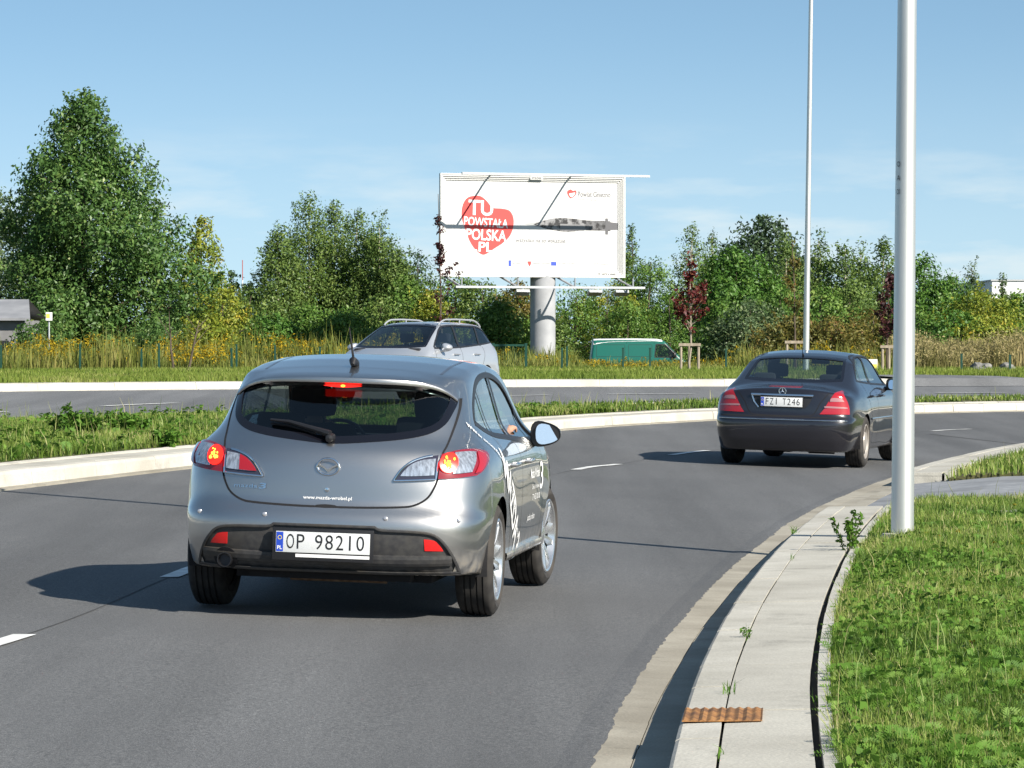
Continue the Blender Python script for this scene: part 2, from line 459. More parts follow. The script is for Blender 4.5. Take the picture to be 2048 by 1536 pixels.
# ------------------------------------------------------------------ car materials
glass_n = {}
def car_glass(name, tint, rough=0.0):
    if name in _mats: return _mats[name]
    m = bpy.data.materials.new(name); m.use_nodes = True; t = m.node_tree; t.nodes.clear(); n = t.nodes.new; L = t.links.new
    o = n('ShaderNodeOutputMaterial'); tr = n('ShaderNodeBsdfTransparent'); tr.inputs[0].default_value = (*tint, 1)
    gl = n('ShaderNodeBsdfGlossy'); gl.inputs['Roughness'].default_value = rough; gl.inputs[0].default_value = (1, 1, 1, 1)
    lw = n('ShaderNodeLayerWeight'); lw.inputs[0].default_value = 0.5; pw = n('ShaderNodeMath'); pw.operation = 'POWER'; pw.inputs[1].default_value = 4.2; L(lw.outputs['Facing'], pw.inputs[0])
    fr = n('ShaderNodeMath'); fr.operation = 'MULTIPLY_ADD'; fr.inputs[1].default_value = 0.95; fr.inputs[2].default_value = 0.045; L(pw.outputs[0], fr.inputs[0])
    mx = n('ShaderNodeMixShader'); L(fr.outputs[0], mx.inputs[0]); L(tr.outputs[0], mx.inputs[1]); L(gl.outputs[0], mx.inputs[2]); L(mx.outputs[0], o.inputs[0])
    _mats[name] = m
    return m

def paint(name, col, metal=0.7, rough=0.34, flake=0.04, coat=1.0, dirt=None):
    m = mat(name, col, rough, metal, coat, 0.5, coat_rough=0.02)
    t = m.node_tree; n = t.nodes.new; L = t.links.new; b = t.nodes['Principled BSDF']
    tcn = n('ShaderNodeTexCoord'); nz = n('ShaderNodeTexNoise'); nz.inputs['Scale'].default_value = 900; nz.inputs['Detail'].default_value = 1
    L(tcn.outputs['Object'], nz.inputs[0])
    r = n('ShaderNodeMapRange'); r.inputs[1].default_value = 0.3; r.inputs[2].default_value = 0.7; r.inputs[3].default_value = rough - flake; r.inputs[4].default_value = rough + flake
    L(nz.outputs[0], r.inputs[0]); L(r.outputs[0], b.inputs['Roughness'])
    if dirt:
        # road dust thrown up along the sills and the lower bumper corners
        sp = n('ShaderNodeSeparateXYZ'); L(tcn.outputs['Object'], sp.inputs[0])
        mr = n('ShaderNodeMapRange'); mr.inputs[1].default_value = dirt[0]; mr.inputs[2].default_value = dirt[1]; mr.inputs[3].default_value = 1.0; mr.inputs[4].default_value = 0.0
        L(sp.outputs[2], mr.inputs[0])
        n2 = n('ShaderNodeTexNoise'); n2.inputs['Scale'].default_value = 14; n2.inputs['Detail'].default_value = 6; L(tcn.outputs['Object'], n2.inputs[0])
        r2 = n('ShaderNodeMapRange'); r2.inputs[1].default_value = 0.35; r2.inputs[2].default_value = 0.62; L(n2.outputs[0], r2.inputs[0])
        mu = n('ShaderNodeMath'); mu.operation = 'MULTIPLY'; L(mr.outputs[0], mu.inputs[0]); L(r2.outputs[0], mu.inputs[1])
        mx = n('ShaderNodeMix'); mx.data_type = 'RGBA'; mx.inputs[6].default_value = (*col, 1); mx.inputs[7].default_value = (0.30, 0.25, 0.17, 1)
        L(mu.outputs[0], mx.inputs[0]); L(mx.outputs[2], b.inputs['Base Color'])
        iv = n('ShaderNodeMath'); iv.operation = 'SUBTRACT'; iv.inputs[0].default_value = 1.0; L(mu.outputs[0], iv.inputs[1])
        im = n('ShaderNodeMath'); im.operation = 'MULTIPLY'; im.inputs[1].default_value = metal; L(iv.outputs[0], im.inputs[0]); L(im.outputs[0], b.inputs['Metallic'])
        L(iv.outputs[0], b.inputs['Coat Weight'])
    return m

M_RUB = noise_mat('tyre rubber', (0.018, 0.017, 0.017), (0.040, 0.037, 0.034), 12, 0.85, c3=(0.055, 0.048, 0.042), s3=4)
M_BLK = mat('black plastic', (0.012, 0.012, 0.014), 0.45)
M_MATT = mat('underbody black', (0.010, 0.010, 0.012), 0.9)
M_GAP = mat('panel gap', (0.004, 0.004, 0.006), 0.9)
M_INT = mat('cabin trim', (0.016, 0.017, 0.022), 0.85)
M_SEAT = noise_mat('seat cloth', (0.014, 0.015, 0.020), (0.026, 0.028, 0.036), 160, 0.95)
M_ALLOY = mat('alloy', (0.62, 0.63, 0.65), 0.24, 0.85, 0.6)
M_CHROME = mat('chrome', (0.75, 0.76, 0.78), 0.10, 1.0)
M_DISC = mat('brake disc', (0.22, 0.20, 0.18), 0.4, 0.9)
M_WHITE = mat('white foil', (0.80, 0.80, 0.80), 0.4)
M_INK = mat('black ink', (0.012, 0.012, 0.014), 0.5)
M_PLATE = mat('plate white', (0.62, 0.635, 0.64), 0.35)
M_BLUE = mat('plate blue', (0.02, 0.06, 0.42), 0.35)
M_RED = mat('red lens', (0.33, 0.008, 0.014), 0.12, coat=1.0)
M_DRED = mat('dark red lens', (0.20, 0.008, 0.016), 0.14, coat=1.0)
M_CLEAR = noise_mat('clear lens', (0.40, 0.41, 0.43), (0.80, 0.82, 0.85), 46, 0.12, 2, metal=0.75, coat=1.0, stretch=(1.6, 1.6, 0.10))
M_GLOW = mat('lit brake lamp', (0.8, 0.02, 0.01), 0.3, emit=(1.0, 0.02, 0.012), estr=0.9)
M_HOT = mat('lit bulb', (1, 0.5, 0.05), 0.3, emit=(1.0, 0.36, 0.03), estr=2.4)
M_MIRROR = mat('mirror glass', (0.90, 0.92, 0.95), 0.03, 1.0)
M_MIRROR2 = mat('dusty mirror glass', (0.90, 0.92, 0.93), 0.22, 1.0)
M_RUST = noise_mat('rusty exhaust', (0.10, 0.055, 0.030), (0.20, 0.14, 0.09), 25, 0.8)
M_SKIN = mat('skin', (0.46, 0.25, 0.17), 0.55)
M_HAIR = mat('dark hair', (0.015, 0.011, 0.009), 0.7)
M_SHIRT = mat('dark shirt', (0.020, 0.022, 0.035), 0.9)

def wheel(parent, pos, rad=0.317, wid=0.205, rim=0.225, side=1, steer=0.0, spokes=10, m_rim=None, style='alloy'):
    """side +1 = right-hand wheel: its face looks towards +x"""
    wv = empty('wheel', pos, (0, 0, steer)); wv.parent = parent
    h = wid / 2; b = MB()
    prof = [(-h * 0.72, rim * 0.98), (-h * 0.98, rim + 0.02), (-h * 1.06, (rad + rim) / 2), (-h * 0.98, rad - 0.03), (-h * 0.86, rad - 0.010), (-h * 0.75, rad - 0.003)]
    for g in (-0.5, -0.17, 0.17, 0.5):                      # tread grooves
        prof += [(h * (g - 0.05), rad), (h * (g - 0.045), rad - 0.010), (h * (g + 0.045), rad - 0.010), (h * (g + 0.05), rad)]
    prof += [(-a, r) for a, r in prof[5::-1]]
    b.lathe(prof, 64); b.obj('tyre', M_RUB, wv, True)
    m_rim = m_rim or M_ALLOY; b = MB(); s = side
    b.lathe([(s * h * 0.95, rim + 0.012), (s * h * 1.0, rim + 0.004), (s * h * 0.96, rim - 0.008), (s * h * 0.55, rim - 0.020)], 64)
    if style == 'alloy':
        for k in range(spokes):
            pair = (k % 2) * 2 - 1; t = 2 * math.pi * (k // 2) / (spokes // 2) + pair * 0.17
            t2 = 2 * math.pi * (k // 2) / (spokes // 2) + pair * 0.26
            V = []
            for (r, a, wd, dx) in ((0.045, t, 0.016, 0.62), (rim * 0.55, (t + t2) / 2, 0.019, 0.80), (rim - 0.012, t2, 0.024, 0.88)):
                d = Vector((0, math.cos(a), math.sin(a))); q = Vector((0, -math.sin(a), math.cos(a)))
                for (u, e) in ((-wd, -0.03), (-wd * 0.55, 0), (wd * 0.55, 0), (wd, -0.03)):
                    V.append(d * r + q * u + Vector((s * (h * dx + e), 0, 0)))
            b.add(V, [(i * 4 + j, i * 4 + j + 1, i * 4 + j + 5, i * 4 + j + 4) for i in range(2) for j in range(3)])
        b.lathe([(s * h * 0.5, 0.06), (s * h * 0.66, 0.055), (s * h * 0.70, 0.03), (s * h * 0.70, 0.001)], 24)
    else:                                                   # pressed disc with holes near its edge
        b.lathe([(s * h * 0.80, rim - 0.02), (s * h * 0.86, rim * 0.86), (s * h * 0.70, rim * 0.78), (s * h * 0.70, rim * 0.62), (s * h * 0.92, rim * 0.55), (s * h * 0.95, rim * 0.25), (s * h * 0.95, 0.001)], 48)
    b.obj('rim', m_rim, wv, True)
    if style != 'alloy':
        q = MB()
        for k in range(10):
            t = 2 * math.pi * k / 10; q.box((s * h * 0.735, rim * 0.70 * math.cos(t), rim * 0.70 * math.sin(t)), (0.012, 0.05, 0.03), Matrix.Rotation(t + R(90), 3, 'X'))
        q.obj('rim_hole', M_GAP, wv)
    b = MB(); b.lathe([(s * h * 0.05, 0.15), (s * h * 0.05, 0.02)], 40); b.obj('brake_disc', M_DISC, wv)
    b = MB(); b.lathe([(s * h * 0.55, rim - 0.019), (-s * h * 0.9, rim - 0.022), (-s * h * 0.97, rim + 0.012)], 48); b.lathe([(s * h * 0.02, rim - 0.022), (s * h * 0.02, 0.14)], 40); b.lathe([(-s * h * 0.80, rim - 0.024), (-s * h * 0.80, 0.001)], 40); b.obj('wheel_barrel', M_MATT, wv, True)
    return wv

def seat(parent, x, y, z=0.28, name='seat'):
    b = MB()
    b.box((x, y + 0.22, z + 0.08), (0.50, 0.52, 0.18))
    b.box((x, y - 0.08, z + 0.42), (0.50, 0.15, 0.62), Matrix.Rotation(R(14), 3, 'X'))
    o = b.obj(name, M_SEAT, parent, True, 0.05)
    b = MB(); b.box((x, y - 0.20, z + 0.86), (0.27, 0.10, 0.17), Matrix.Rotation(R(8), 3, 'X'))
    hd = b.obj('headrest', M_SEAT, o, True, 0.04)
    for q in (-0.06, 0.06): b = MB(); b.tube([(x + q, y - 0.17, z + 0.72), (x + q, y - 0.19, z + 0.80)], 0.007); b.obj('headrest_post', M_CHROME, o)
    return o

def flat_text(name, st, w, h, M, m, parent, **k):
    V, Fs = text_fit(st, w, h, **k)
    return link(name, mesh(name, [M @ Vector((a - w / 2, b - h / 2, 0)) for a, b in V], Fs), m, parent)

def number_plate(parent, c, M3, w, h, st, frame=0.012, sub=False):
    """plate with its blue country band, letters and holder; M3 turns (right, up, out) axes into car axes"""
    M = Matrix.Translation(Vector(c)) @ M3.to_4x4()
    low = 0.024 if sub else 0.0; b = MB(); b.box((0, -low / 2, 0), (w + 2 * frame, h + 2 * frame + low, 0.014)); b.V = [M @ Vector(v) for v in b.V]
    o = b.obj('number_plate', M_BLK, parent, True, 0.003)
    b = MB(); b.box((0, 0, 0.009), (w, h, 0.006)); b.V = [M @ Vector(v) for v in b.V]; b.obj('plate_face', M_PLATE, o, True, 0.0015)
    b = MB(); b.box((-w / 2 + 0.022, 0.0, 0.0124), (0.038, h - 0.008, 0.0012)); b.V = [M @ Vector(v) for v in b.V]; b.obj('country_band', M_BLUE, o)
    flat_text('country_code', 'PL', 0.026, 0.020, M @ Matrix.Translation((-w / 2 + 0.022, -h * 0.28, 0.0142)), M_WHITE, o, bold=0.02)
    r = MB(); r.lathe([(0.0, 0.0085), (0.0, 0.0115)], 20, 'z', (-w / 2 + 0.022, h * 0.2, 0.0140)); r.V = [M @ Vector(v) for v in r.V]; r.obj('star_ring', mat('plate yellow', (0.7, 0.55, 0.05), 0.5), o)
    a, d = st
    wl = w - 0.075; n = len(a) + len(d) + 0.75; cw = wl / n
    x = -w / 2 + 0.052
    for grp in (a, d):
        for ch in grp:
            gv = text2d(ch)[0]; g0 = text2d('0')[0]; narrow = 0.74 * min(1.0, (gv[:, 0].max() - gv[:, 0].min()) / (g0[:, 0].max() - g0[:, 0].min()))
            flat_text('plate_letter', ch, cw * narrow, h * 0.70, M @ Matrix.Translation((x + cw / 2, 0.004, 0.0134)), M_INK, o, bold=-0.004)
            x += cw
        x += cw * 0.75
    if sub:
        b = MB(); b.box((0.055, -h / 2 - 0.016, 0.009), (w * 0.785, 0.017, 0.004)); b.V = [M @ Vector(v) for v in b.V]; b.obj('holder_strip', M_WHITE, o)
    return o
M_REAR = Matrix(((1, 0, 0), (0, 0, -1), (0, 1, 0)))          # a face that looks backwards (-y)

# ================================================================== silver grey hatchback
def side_mirror(parent, side, base, size, m_house, glass_m, yaw=0.0, name='door_mirror'):
    """housing, its glass facing the rear, and the arm"""
    x, y, z = base; wd, ht, dp = size
    b = MB(); n = 22; V = []; prof = [(0.0, 1.0), (0.03, 1.03), (0.35, 1.0), (0.7, 0.80), (0.92, 0.45), (1.0, 0.06)]
    def outline(t):
        cx, cz = math.cos(t), math.sin(t)
        px = np.sign(cx) * abs(cx) ** 0.75; pz = np.sign(cz) * abs(cz) ** 0.75
        sx = (wd / 2) * px; sz = (ht / 2) * pz * (1.0 - 0.30 * (px * side))     # lower towards the outer end
        return sx, sz
    for d, sc in prof:
        for k in range(n):
            sx, sz = outline(2 * math.pi * k / n); V.append((x + side * wd / 2 + sx * sc, y + d * dp, z + sz * sc))
    Fs = [(i * n + k, i * n + (k + 1) % n, (i + 1) * n + (k + 1) % n, (i + 1) * n + k) for i in range(len(prof) - 1) for k in range(n)]
    Fs.append(tuple((len(prof) - 1) * n + k for k in range(n)))
    b.add(V, Fs); b.tube([(x - side * 0.10, y + 0.10, z - ht * 0.42), (x + side * wd * 0.35, y + 0.06, z - ht * 0.36)], [0.030, 0.026], 10)
    o = b.obj(name, m_house, parent, True)
    b = MB(); V = [(x + side * wd / 2 + outline(2 * math.pi * k / n)[0] * 1.0, y + 0.006, z + outline(2 * math.pi * k / n)[1] * 1.0) for k in range(n)]
    b.add(V, [tuple(range(n))]); b.obj('mirror_bezel', M_BLK, o)
    sh = wd * 0.07 * side
    V = [Vector((outline(2 * math.pi * k / n)[0] * 0.80, 0, outline(2 * math.pi * k / n)[1] * 0.82)) for k in range(n)]
    Mz = Matrix.Rotation(yaw, 3, 'Z') @ Matrix.Rotation(R(-8.0), 3, 'X'); V = [Mz @ v + Vector((x + side * wd / 2 + sh, y - 0.004, z)) for v in V]
    b = MB(); b.add(V, [tuple(range(n))]); b.obj('mirror_glass', glass_m, o)
    return o

def make_hatchback():
    P = paint('grey metallic paint', (0.46, 0.452, 0.445), 1.0, 0.36, dirt=(0.22, 0.42))
    car = empty('hatchback_car')
    tag(car, 'silver grey hatchback with lit brake lights driving away on the near road', 'car')
    hn = lambda y, z: (0.022 * np.exp(-(y / 0.42) ** 2) + 0.024 * np.exp(-((y - 2.64) / 0.42) ** 2)) * np.exp(-((z - 0.55) / 0.26) ** 2)
    B = CarBody(
        rear=[(0.16, -0.70), (0.26, -0.76), (0.34, -0.805), (0.42, -0.83), (0.52, -0.84), (0.575, -0.832), (0.605, -0.80), (0.635, -0.775), (0.75, -0.765), (0.86, -0.745), (0.93, -0.71), (0.985, -0.65), (1.10, -0.52), (1.20, -0.405), (1.30, -0.29), (1.42, -0.15)],
        rear_bow=([(0.2, 0.08), (0.6, 0.10), (0.9, 0.14), (1.0, 0.22), (1.4, 0.26)], [(0.2, 0.22), (0.6, 0.22), (0.9, 0.24), (1.0, 0.30), (1.4, 0.4)]),
        halfw=[(0.14, 0.79), (0.25, 0.825), (0.40, 0.850), (0.55, 0.862), (0.70, 0.865), (0.80, 0.862), (0.88, 0.848), (0.935, 0.825), (0.975, 0.790), (1.01, 0.752), (1.06, 0.722), (1.15, 0.696), (1.25, 0.670), (1.35, 0.640), (1.45, 0.61)],
        taper=[(-0.9, 0.055), (-0.5, 0.022), (0.0, 0.0), (0.9, 0.0), (1.8, 0.0), (2.5, 0.0), (3.0, 0.05), (3.5, 0.20)],
        top=[(-0.6, 1.27), (-0.3, 1.335), (0.0, 1.383), (0.4, 1.425), (0.9, 1.452), (1.3, 1.450), (1.62, 1.425), (1.82, 1.375), (2.50, 0.985), (2.72, 0.93), (3.05, 0.87), (3.35, 0.76), (3.55, 0.55)],
        camber=0.040, front=[(0.14, 3.38), (0.35, 3.50), (0.55, 3.52), (0.68, 3.48), (0.80, 3.38), (0.95, 3.2)], front_bow=(0.15, 0.25),
        bottom=0.255, k_rs=0.30, k_ts=0.10, k_rt=0.05, haunch=hn)
    # outlines measured on the body: rear view (x, z), side view (y from the rear axle, z)
    rw = smooth_loop([(0, 0.973), (0.18, 0.984), (0.38, 1.006), (0.51, 1.036), (0.582, 1.085), (0.61, 1.16), (0.618, 1.21), (0.612, 1.262, 1), (0.4, 1.305), (0.2, 1.315), (0, 1.318), (-0.2, 1.315), (-0.4, 1.305), (-0.612, 1.262, 1), (-0.618, 1.21), (-0.61, 1.16), (-0.582, 1.085), (-0.51, 1.036), (-0.38, 1.006), (-0.18, 0.984)], 5)
    sw = smooth_loop([(-0.02, 1.085, 1), (0.42, 1.015), (0.95, 0.985), (1.55, 0.955), (2.20, 0.945, 1), (1.95, 1.10), (1.62, 1.265), (1.25, 1.335), (0.80, 1.345), (0.40, 1.300), (0.12, 1.20)], 7)
    ws = smooth_loop([(0, 0.99), (0.4, 0.99), (0.66, 0.99, 1), (0.60, 1.18), (0.52, 1.36, 1), (0.25, 1.395), (0, 1.40), (-0.25, 1.395), (-0.52, 1.36, 1), (-0.60, 1.18), (-0.66, 0.99, 1), (-0.4, 0.99)], 5)
    WB = 2.64; ZC = 0.317; RA = 0.350
    ins = [(0.0, 0.520), (0.28, 0.520, 1), (0.32, 0.505), (0.50, 0.500), (0.60, 0.485), (0.66, 0.430), (0.700, 0.36), (0.728, 0.278, 1), (0.40, 0.268), (0, 0.268)]
    ins = ins + [((-p[0],) + tuple(p[1:])) for p in ins[-2:0:-1]]; insl = smooth_loop(ins, 5)
    holes = [('rear', insl), ('rear', rw), ('right', sw), ('left', sw), ('front', ws)]; arches = [(0, ZC + 0.01, RA), (WB, ZC + 0.01, RA)]
    o, V, Fs, G = B.body('body', P, car, holes, arches)
    # dark lining inside the shell
    link('cabin_lining', mesh('cabin_lining', V - G * 0.035, [f[::-1] for f in Fs], True, -G), M_INT, car)
    # glass
    gl = car_glass('tinted glass', (0.32, 0.38, 0.38)); gs = car_glass('side glass', (0.60, 0.66, 0.66))
    B.patch('rear_window', offset_loop(rw, 0.012), 'rear', gl, car, -0.004, 0)
    B.patch('window_seal', offset_loop(rw, 0.010), 'rear', mat('black glass edge', (0.006, 0.006, 0.009), 0.06), car, 0.0015, 0.006, [offset_loop(rw, -0.030)])
    B.patch('windscreen', offset_loop(ws, 0.01), 'front', gs, car, -0.004, 0)
    for sd in ('right', 'left'):
        B.patch('side_window', offset_loop(sw, 0.008), sd, gs, car, -0.006, 0)
        tr = B.patch('window_trim', offset_loop(sw, 0.016), sd, M_BLK, car, 0.0022, 0.008, [offset_loop(sw, -0.016)])
        for (a, b_, wv) in (((0.30, 1.28), (0.50, 1.015), 0.030), ((1.00, 1.36), (1.14, 0.975), 0.085), ((1.86, 1.16), (1.95, 0.95), 0.03)):
            B.ribbon('window_pillar', np.linspace(a, b_, 12), sd, wv, M_BLK, car, 0.001)
        # panel gaps of the two doors and the sill
        d1 = smooth_loop([(0.42, 1.31), (0.36, 1.10), (0.40, 0.85), (0.46, 0.66), (0.62, 0.44), (0.72, 0.31), (0.76, 0.322, 1), (1.3, 0.315), (2.12, 0.322, 1), (2.17, 0.50), (2.16, 0.80), (2.10, 0.94)], 6, False)
        B.ribbon('door_gap', d1, sd, 0.006, M_GAP, car, 0.0012)
        B.ribbon('door_gap', smooth_loop([(1.08, 0.97), (1.12, 0.70), (1.14, 0.32)], 10, False), sd, 0.006, M_GAP, car, 0.0012)
        B.ribbon('sill_moulding', np.stack([np.linspace(0.42, 2.24, 26), np.full(26, 0.312)], 1), sd, 0.042, P, car, 0.0, 0.022)
        s = 1 if sd == 'right' else -1; dp = []
        for dl in ([(1.085, 0.955, 1), (0.44, 0.985, 1), (0.385, 0.85), (0.445, 0.66), (0.60, 0.45), (0.70, 0.35), (0.75, 0.328, 1), (1.125, 0.322, 1), (1.11, 0.70)], [(1.10, 0.955, 1), (1.126, 0.70), (1.146, 0.322, 1), (2.11, 0.328, 1), (2.158, 0.50), (2.148, 0.80), (2.09, 0.925, 1)]):
            dp.append(B.patch('door', smooth_loop(dl, 6), sd, P, car, 0.0008, 0.004))
        for hy, dpar in ((0.55, dp[0]), (1.28, dp[1])):
            b = MB(); hp = B.onto([(hy, 0.835), (hy + 0.10, 0.838), (hy + 0.20, 0.836)], sd); off = Vector((s * 0.03, 0, 0))
            b.tube([Vector(hp[0]), Vector(hp[0]) + off, Vector(hp[1]) + off * 1.15, Vector(hp[2]) + off, Vector(hp[2])], [0.013, 0.013, 0.014, 0.013, 0.013], 10)
            b.obj('handle', P, dpar, True)
    B.ribbon('fuel_flap', smooth_loop([(-0.28 + 0.080 * math.cos(t), 0.985 - 0.050 * math.sin(t)) for t in np.linspace(0, 2 * math.pi, 16, endpoint=False)], 3), 'right', 0.004, mat('flap edge', (0.30, 0.31, 0.34), 0.3, 0.8), car, 0.0012, closed=True)
    # tailgate gap
    tg = np.array([(0.636, 1.225), (0.642, 1.17), (0.640, 1.10), (0.632, 1.03), (0.622, 0.965), (0.610, 0.92), (0.600, 0.80), (0.580, 0.735), (0.545, 0.68), (0.48, 0.642), (0.40, 0.630), (0.2, 0.622), (0.0, 0.620)])
    tg = np.concatenate([tg, (tg * [-1, 1])[-2::-1]])
    B.ribbon('tailgate_gap', smooth_loop(tg, 5, False), 'rear', 0.011, M_GAP, car, 0.0012)
    # tail lamps: outer (body) and inner (tailgate) sections, in a dark housing
    for s in (1, -1):
        mir = lambda L: np.array([(s * a, b) for a, b in L])
        outer = mir(smooth_loop([(0.604, 0.917, 1), (0.68, 0.938), (0.745, 0.945), (0.795, 0.935), (0.815, 0.915, 1), (0.824, 0.88), (0.812, 0.835), (0.785, 0.808, 1), (0.70, 0.795), (0.598, 0.786, 1)], 6))
        inner = mir(smooth_loop([(0.590, 0.914, 1), (0.52, 0.902), (0.455, 0.878), (0.405, 0.838), (0.370, 0.786), (0.365, 0.772, 1), (0.45, 0.776), (0.586, 0.785, 1)], 6))
        tl = B.patch('tail_lamp', outer, 'rear', M_DRED, car, 0.012, 0.02, bulge=0.01)
        ti = B.patch('inner_lamp', inner, 'rear', mat('dark lamp frame', (0.03, 0.028, 0.045), 0.15, coat=1.0), tl, 0.008, 0.02, bulge=0.004)
        B.ribbon('lamp_rim', inner[3:-1] if s > 0 else inner[3:-1], 'rear', 0.010, M_CHROME, ti, 0.006, 0.006)
        clear_in = mir(smooth_loop([(0.578, 0.893, 1), (0.51, 0.884), (0.455, 0.862), (0.415, 0.825), (0.398, 0.798, 1), (0.48, 0.800), (0.576, 0.807, 1)], 6))
        redin = mir(smooth_loop([(0.500, 0.882, 1), (0.455, 0.862), (0.415, 0.825), (0.398, 0.798, 1), (0.44, 0.799), (0.498, 0.802, 1)], 6))
        B.patch('reversing_lens', clear_in, 'rear', M_CLEAR, ti, 0.0145, 0.004, bulge=0.004)
        if s < 0: B.patch('fog_lens', redin, 'rear', M_RED, ti, 0.0175, 0.004, bulge=0.004)
        clear_out = mir(smooth_loop([(0.668, 0.921, 1), (0.73, 0.926), (0.762, 0.924, 1), (0.770, 0.88), (0.758, 0.825, 1), (0.70, 0.817), (0.668, 0.815, 1)], 5))
        B.patch('indicator_lens', clear_out, 'rear', M_CLEAR, tl, 0.0225, 0.004)
        red_edge = mir(smooth_loop([(0.766, 0.926, 1), (0.800, 0.918, 1), (0.812, 0.88), (0.798, 0.832), (0.772, 0.818, 1), (0.784, 0.87)], 5))
        B.patch('red_edge_lens', red_edge, 'rear', M_RED, tl, 0.0235, 0.004)
        cc = np.array([s * 0.643, 0.868]); ring = [(cc[0] + 0.046 * math.cos(t), cc[1] + 0.050 * math.sin(t)) for t in np.linspace(0, 2 * math.pi, 28, endpoint=False)]
        br = B.patch('brake_lamp', ring, 'rear', M_GLOW, tl, 0.0255, 0.006, bulge=0.004, res=0.012)
        r2 = random.Random(5 + s)
        hb = MB()
        for k in range(17):
            a = r2.uniform(0, 6.28); q = 0.028 * math.sqrt(r2.random()); p = B.onto([(cc[0] + q * math.cos(a), cc[1] + q * math.sin(a))], 'rear')[0]
            g = B.grad(p[None])[0]; p = p + g * 0.038; L_ = r2.uniform(0.0035, 0.0065)
            n = 8; hb.add([p + np.array([L_ * math.cos(i * 6.2832 / n), 0, 1.5 * L_ * math.sin(i * 6.2832 / n)]) - 0 * g for i in range(n)], [tuple(range(n))])
        hb.obj('bulb_cluster', M_HOT, br)
    # lower bumper insert with the plate recess, reflectors, parking sensors
    ins_up = offset_loop(insl, 0.004); ins_up = ins_up[ins_up[:, 1] > 0.335]; k_ = np.argsort(np.arctan2(ins_up[:, 1] - 0.40, ins_up[:, 0])); ins_up = ins_up[k_]; ins_lo = offset_loop(insl, 0.004)
    bi = B.patch('bumper_insert', ins_lo, 'rear', noise_mat('grey bumper plastic', (0.034, 0.034, 0.037), (0.055, 0.054, 0.053), 30, 0.48, c3=(0.05, 0.043, 0.034), s3=4), car, 0.002, 0.02, bulge=-0.016, res=0.014)
    B.ribbon('insert_edge', insl, 'rear', 0.014, _mats['grey bumper plastic'], bi, 0.0005, 0.004, closed=True)
    B.ribbon('bumper_lip', smooth_loop([(-0.69, 0.345), (-0.45, 0.336), (0, 0.333), (0.45, 0.336), (0.69, 0.345)], 8, False), 'rear', 0.055, _mats['grey bumper plastic'], bi, -0.015, 0.018)
    for s in (1, -1):
        rf = smooth_loop([(s * 0.548, 0.460, 1), (s * 0.606, 0.452), (s * 0.640, 0.420), (s * 0.652, 0.394, 1), (s * 0.552, 0.394, 1)], 5)
        B.patch('reflector', rf, 'rear', mat('bumper reflector', (0.62, 0.012, 0.012), 0.25, coat=0.6), car, -0.010, 0.012)
        for px_, pz_ in ((0.335, 0.568), (0.72, 0.565)):
            b = MB(); p = B.onto([(s * px_, pz_)], 'rear')[0]; b.lathe([(0.01, 0.013), (-0.005, 0.0125), (-0.007, 0.010), (-0.0075, 0.0005)], 16, 'y', p); b.obj('parking_sensor', mat('sensor grey', (0.5, 0.5, 0.53), 0.25, 0.6, 1.0), car, True)
    B.patch('exhaust_cutout', [(-0.555 + 0.068 * math.cos(t), 0.318 + 0.062 * math.sin(t)) for t in np.linspace(0, 6.2832, 24, endpoint=False) if 0.318 + 0.062 * math.sin(t) > 0.262], 'rear', M_GAP, bi, 0.006, 0.004)
    number_plate(car, (0.0, B.onto([(0, 0.43)], 'rear')[0][1] - 0.014, 0.425), M_REAR, 0.52, 0.114, ('OP', '98210'), frame=0.020, sub=True)
    # badge, lettering, lock
    pb = B.onto([(0.0, 0.838)], 'rear')[0]
    b = MB(); n = 40; V = []
    for k in range(n):
        t = 2 * math.pi * k / n
        for j in range(8):
            u = 2 * math.pi * j / 8; rr = 1 + 0.0
            V.append((0.060 * math.cos(t) + 0.006 * math.cos(t) * math.cos(u), pb[1] - 0.010 + 0.005 * math.sin(u), pb[2] + 0.045 * math.sin(t) + 0.006 * math.sin(t) * math.cos(u)))
    b.add(V, [(k * 8 + j, k * 8 + (j + 1) % 8, ((k + 1) % n) * 8 + (j + 1) % 8, ((k + 1) % n) * 8 + j) for k in range(n) for j in range(8)])
    for s in (1, -1):                                       # two wings that dip to the middle
        w_ = [(0.0, -0.014), (s * 0.026, 0.004), (s * 0.056, 0.018), (s * 0.057, 0.008), (s * 0.028, -0.006), (0.0, -0.030)]
        b.add([(a, pb[1] - 0.012, pb[2] + c) for a, c in w_] + [(a, pb[1] - 0.004, pb[2] + c) for a, c in w_], [tuple(range(6)) if s > 0 else tuple(range(5, -1, -1))] + [(i, i + 6, (i + 1) % 6 + 6, (i + 1) % 6) for i in range(6)])
    b.obj('badge', M_CHROME, car, True)
    def skin_text(name, st, w_, h_, org, ux, uz, view, m, off=0.004, **k):
        Vt, Ft = text_fit(st, w_, h_, **k); bm = bmesh.new(); bv = [bm.verts.new((a, q, 0)) for a, q in Vt]
        for f_ in Ft:
            try: bm.faces.new([bv[i] for i in f_])
            except ValueError: pass
        for _ in range(4):
            le = [e for e in bm.edges if e.calc_length() > 0.03]
            if le: bmesh.ops.subdivide_edges(bm, edges=le, cuts=1); bmesh.ops.triangulate(bm, faces=bm.faces)
        bm.verts.index_update(); Vt = np.array([v.co[:2] for v in bm.verts]); Ft = [tuple(v.index for v in f_.verts) for f_ in bm.faces]; bm.free(); ab = np.array(org) + Vt[:, :1] * np.array(ux) + Vt[:, 1:] * np.array(uz)
        Pp = B.onto(ab, view); Pp = Pp + B.grad(Pp) * off
        return link(name, mesh(name, Pp, Ft), m, car)
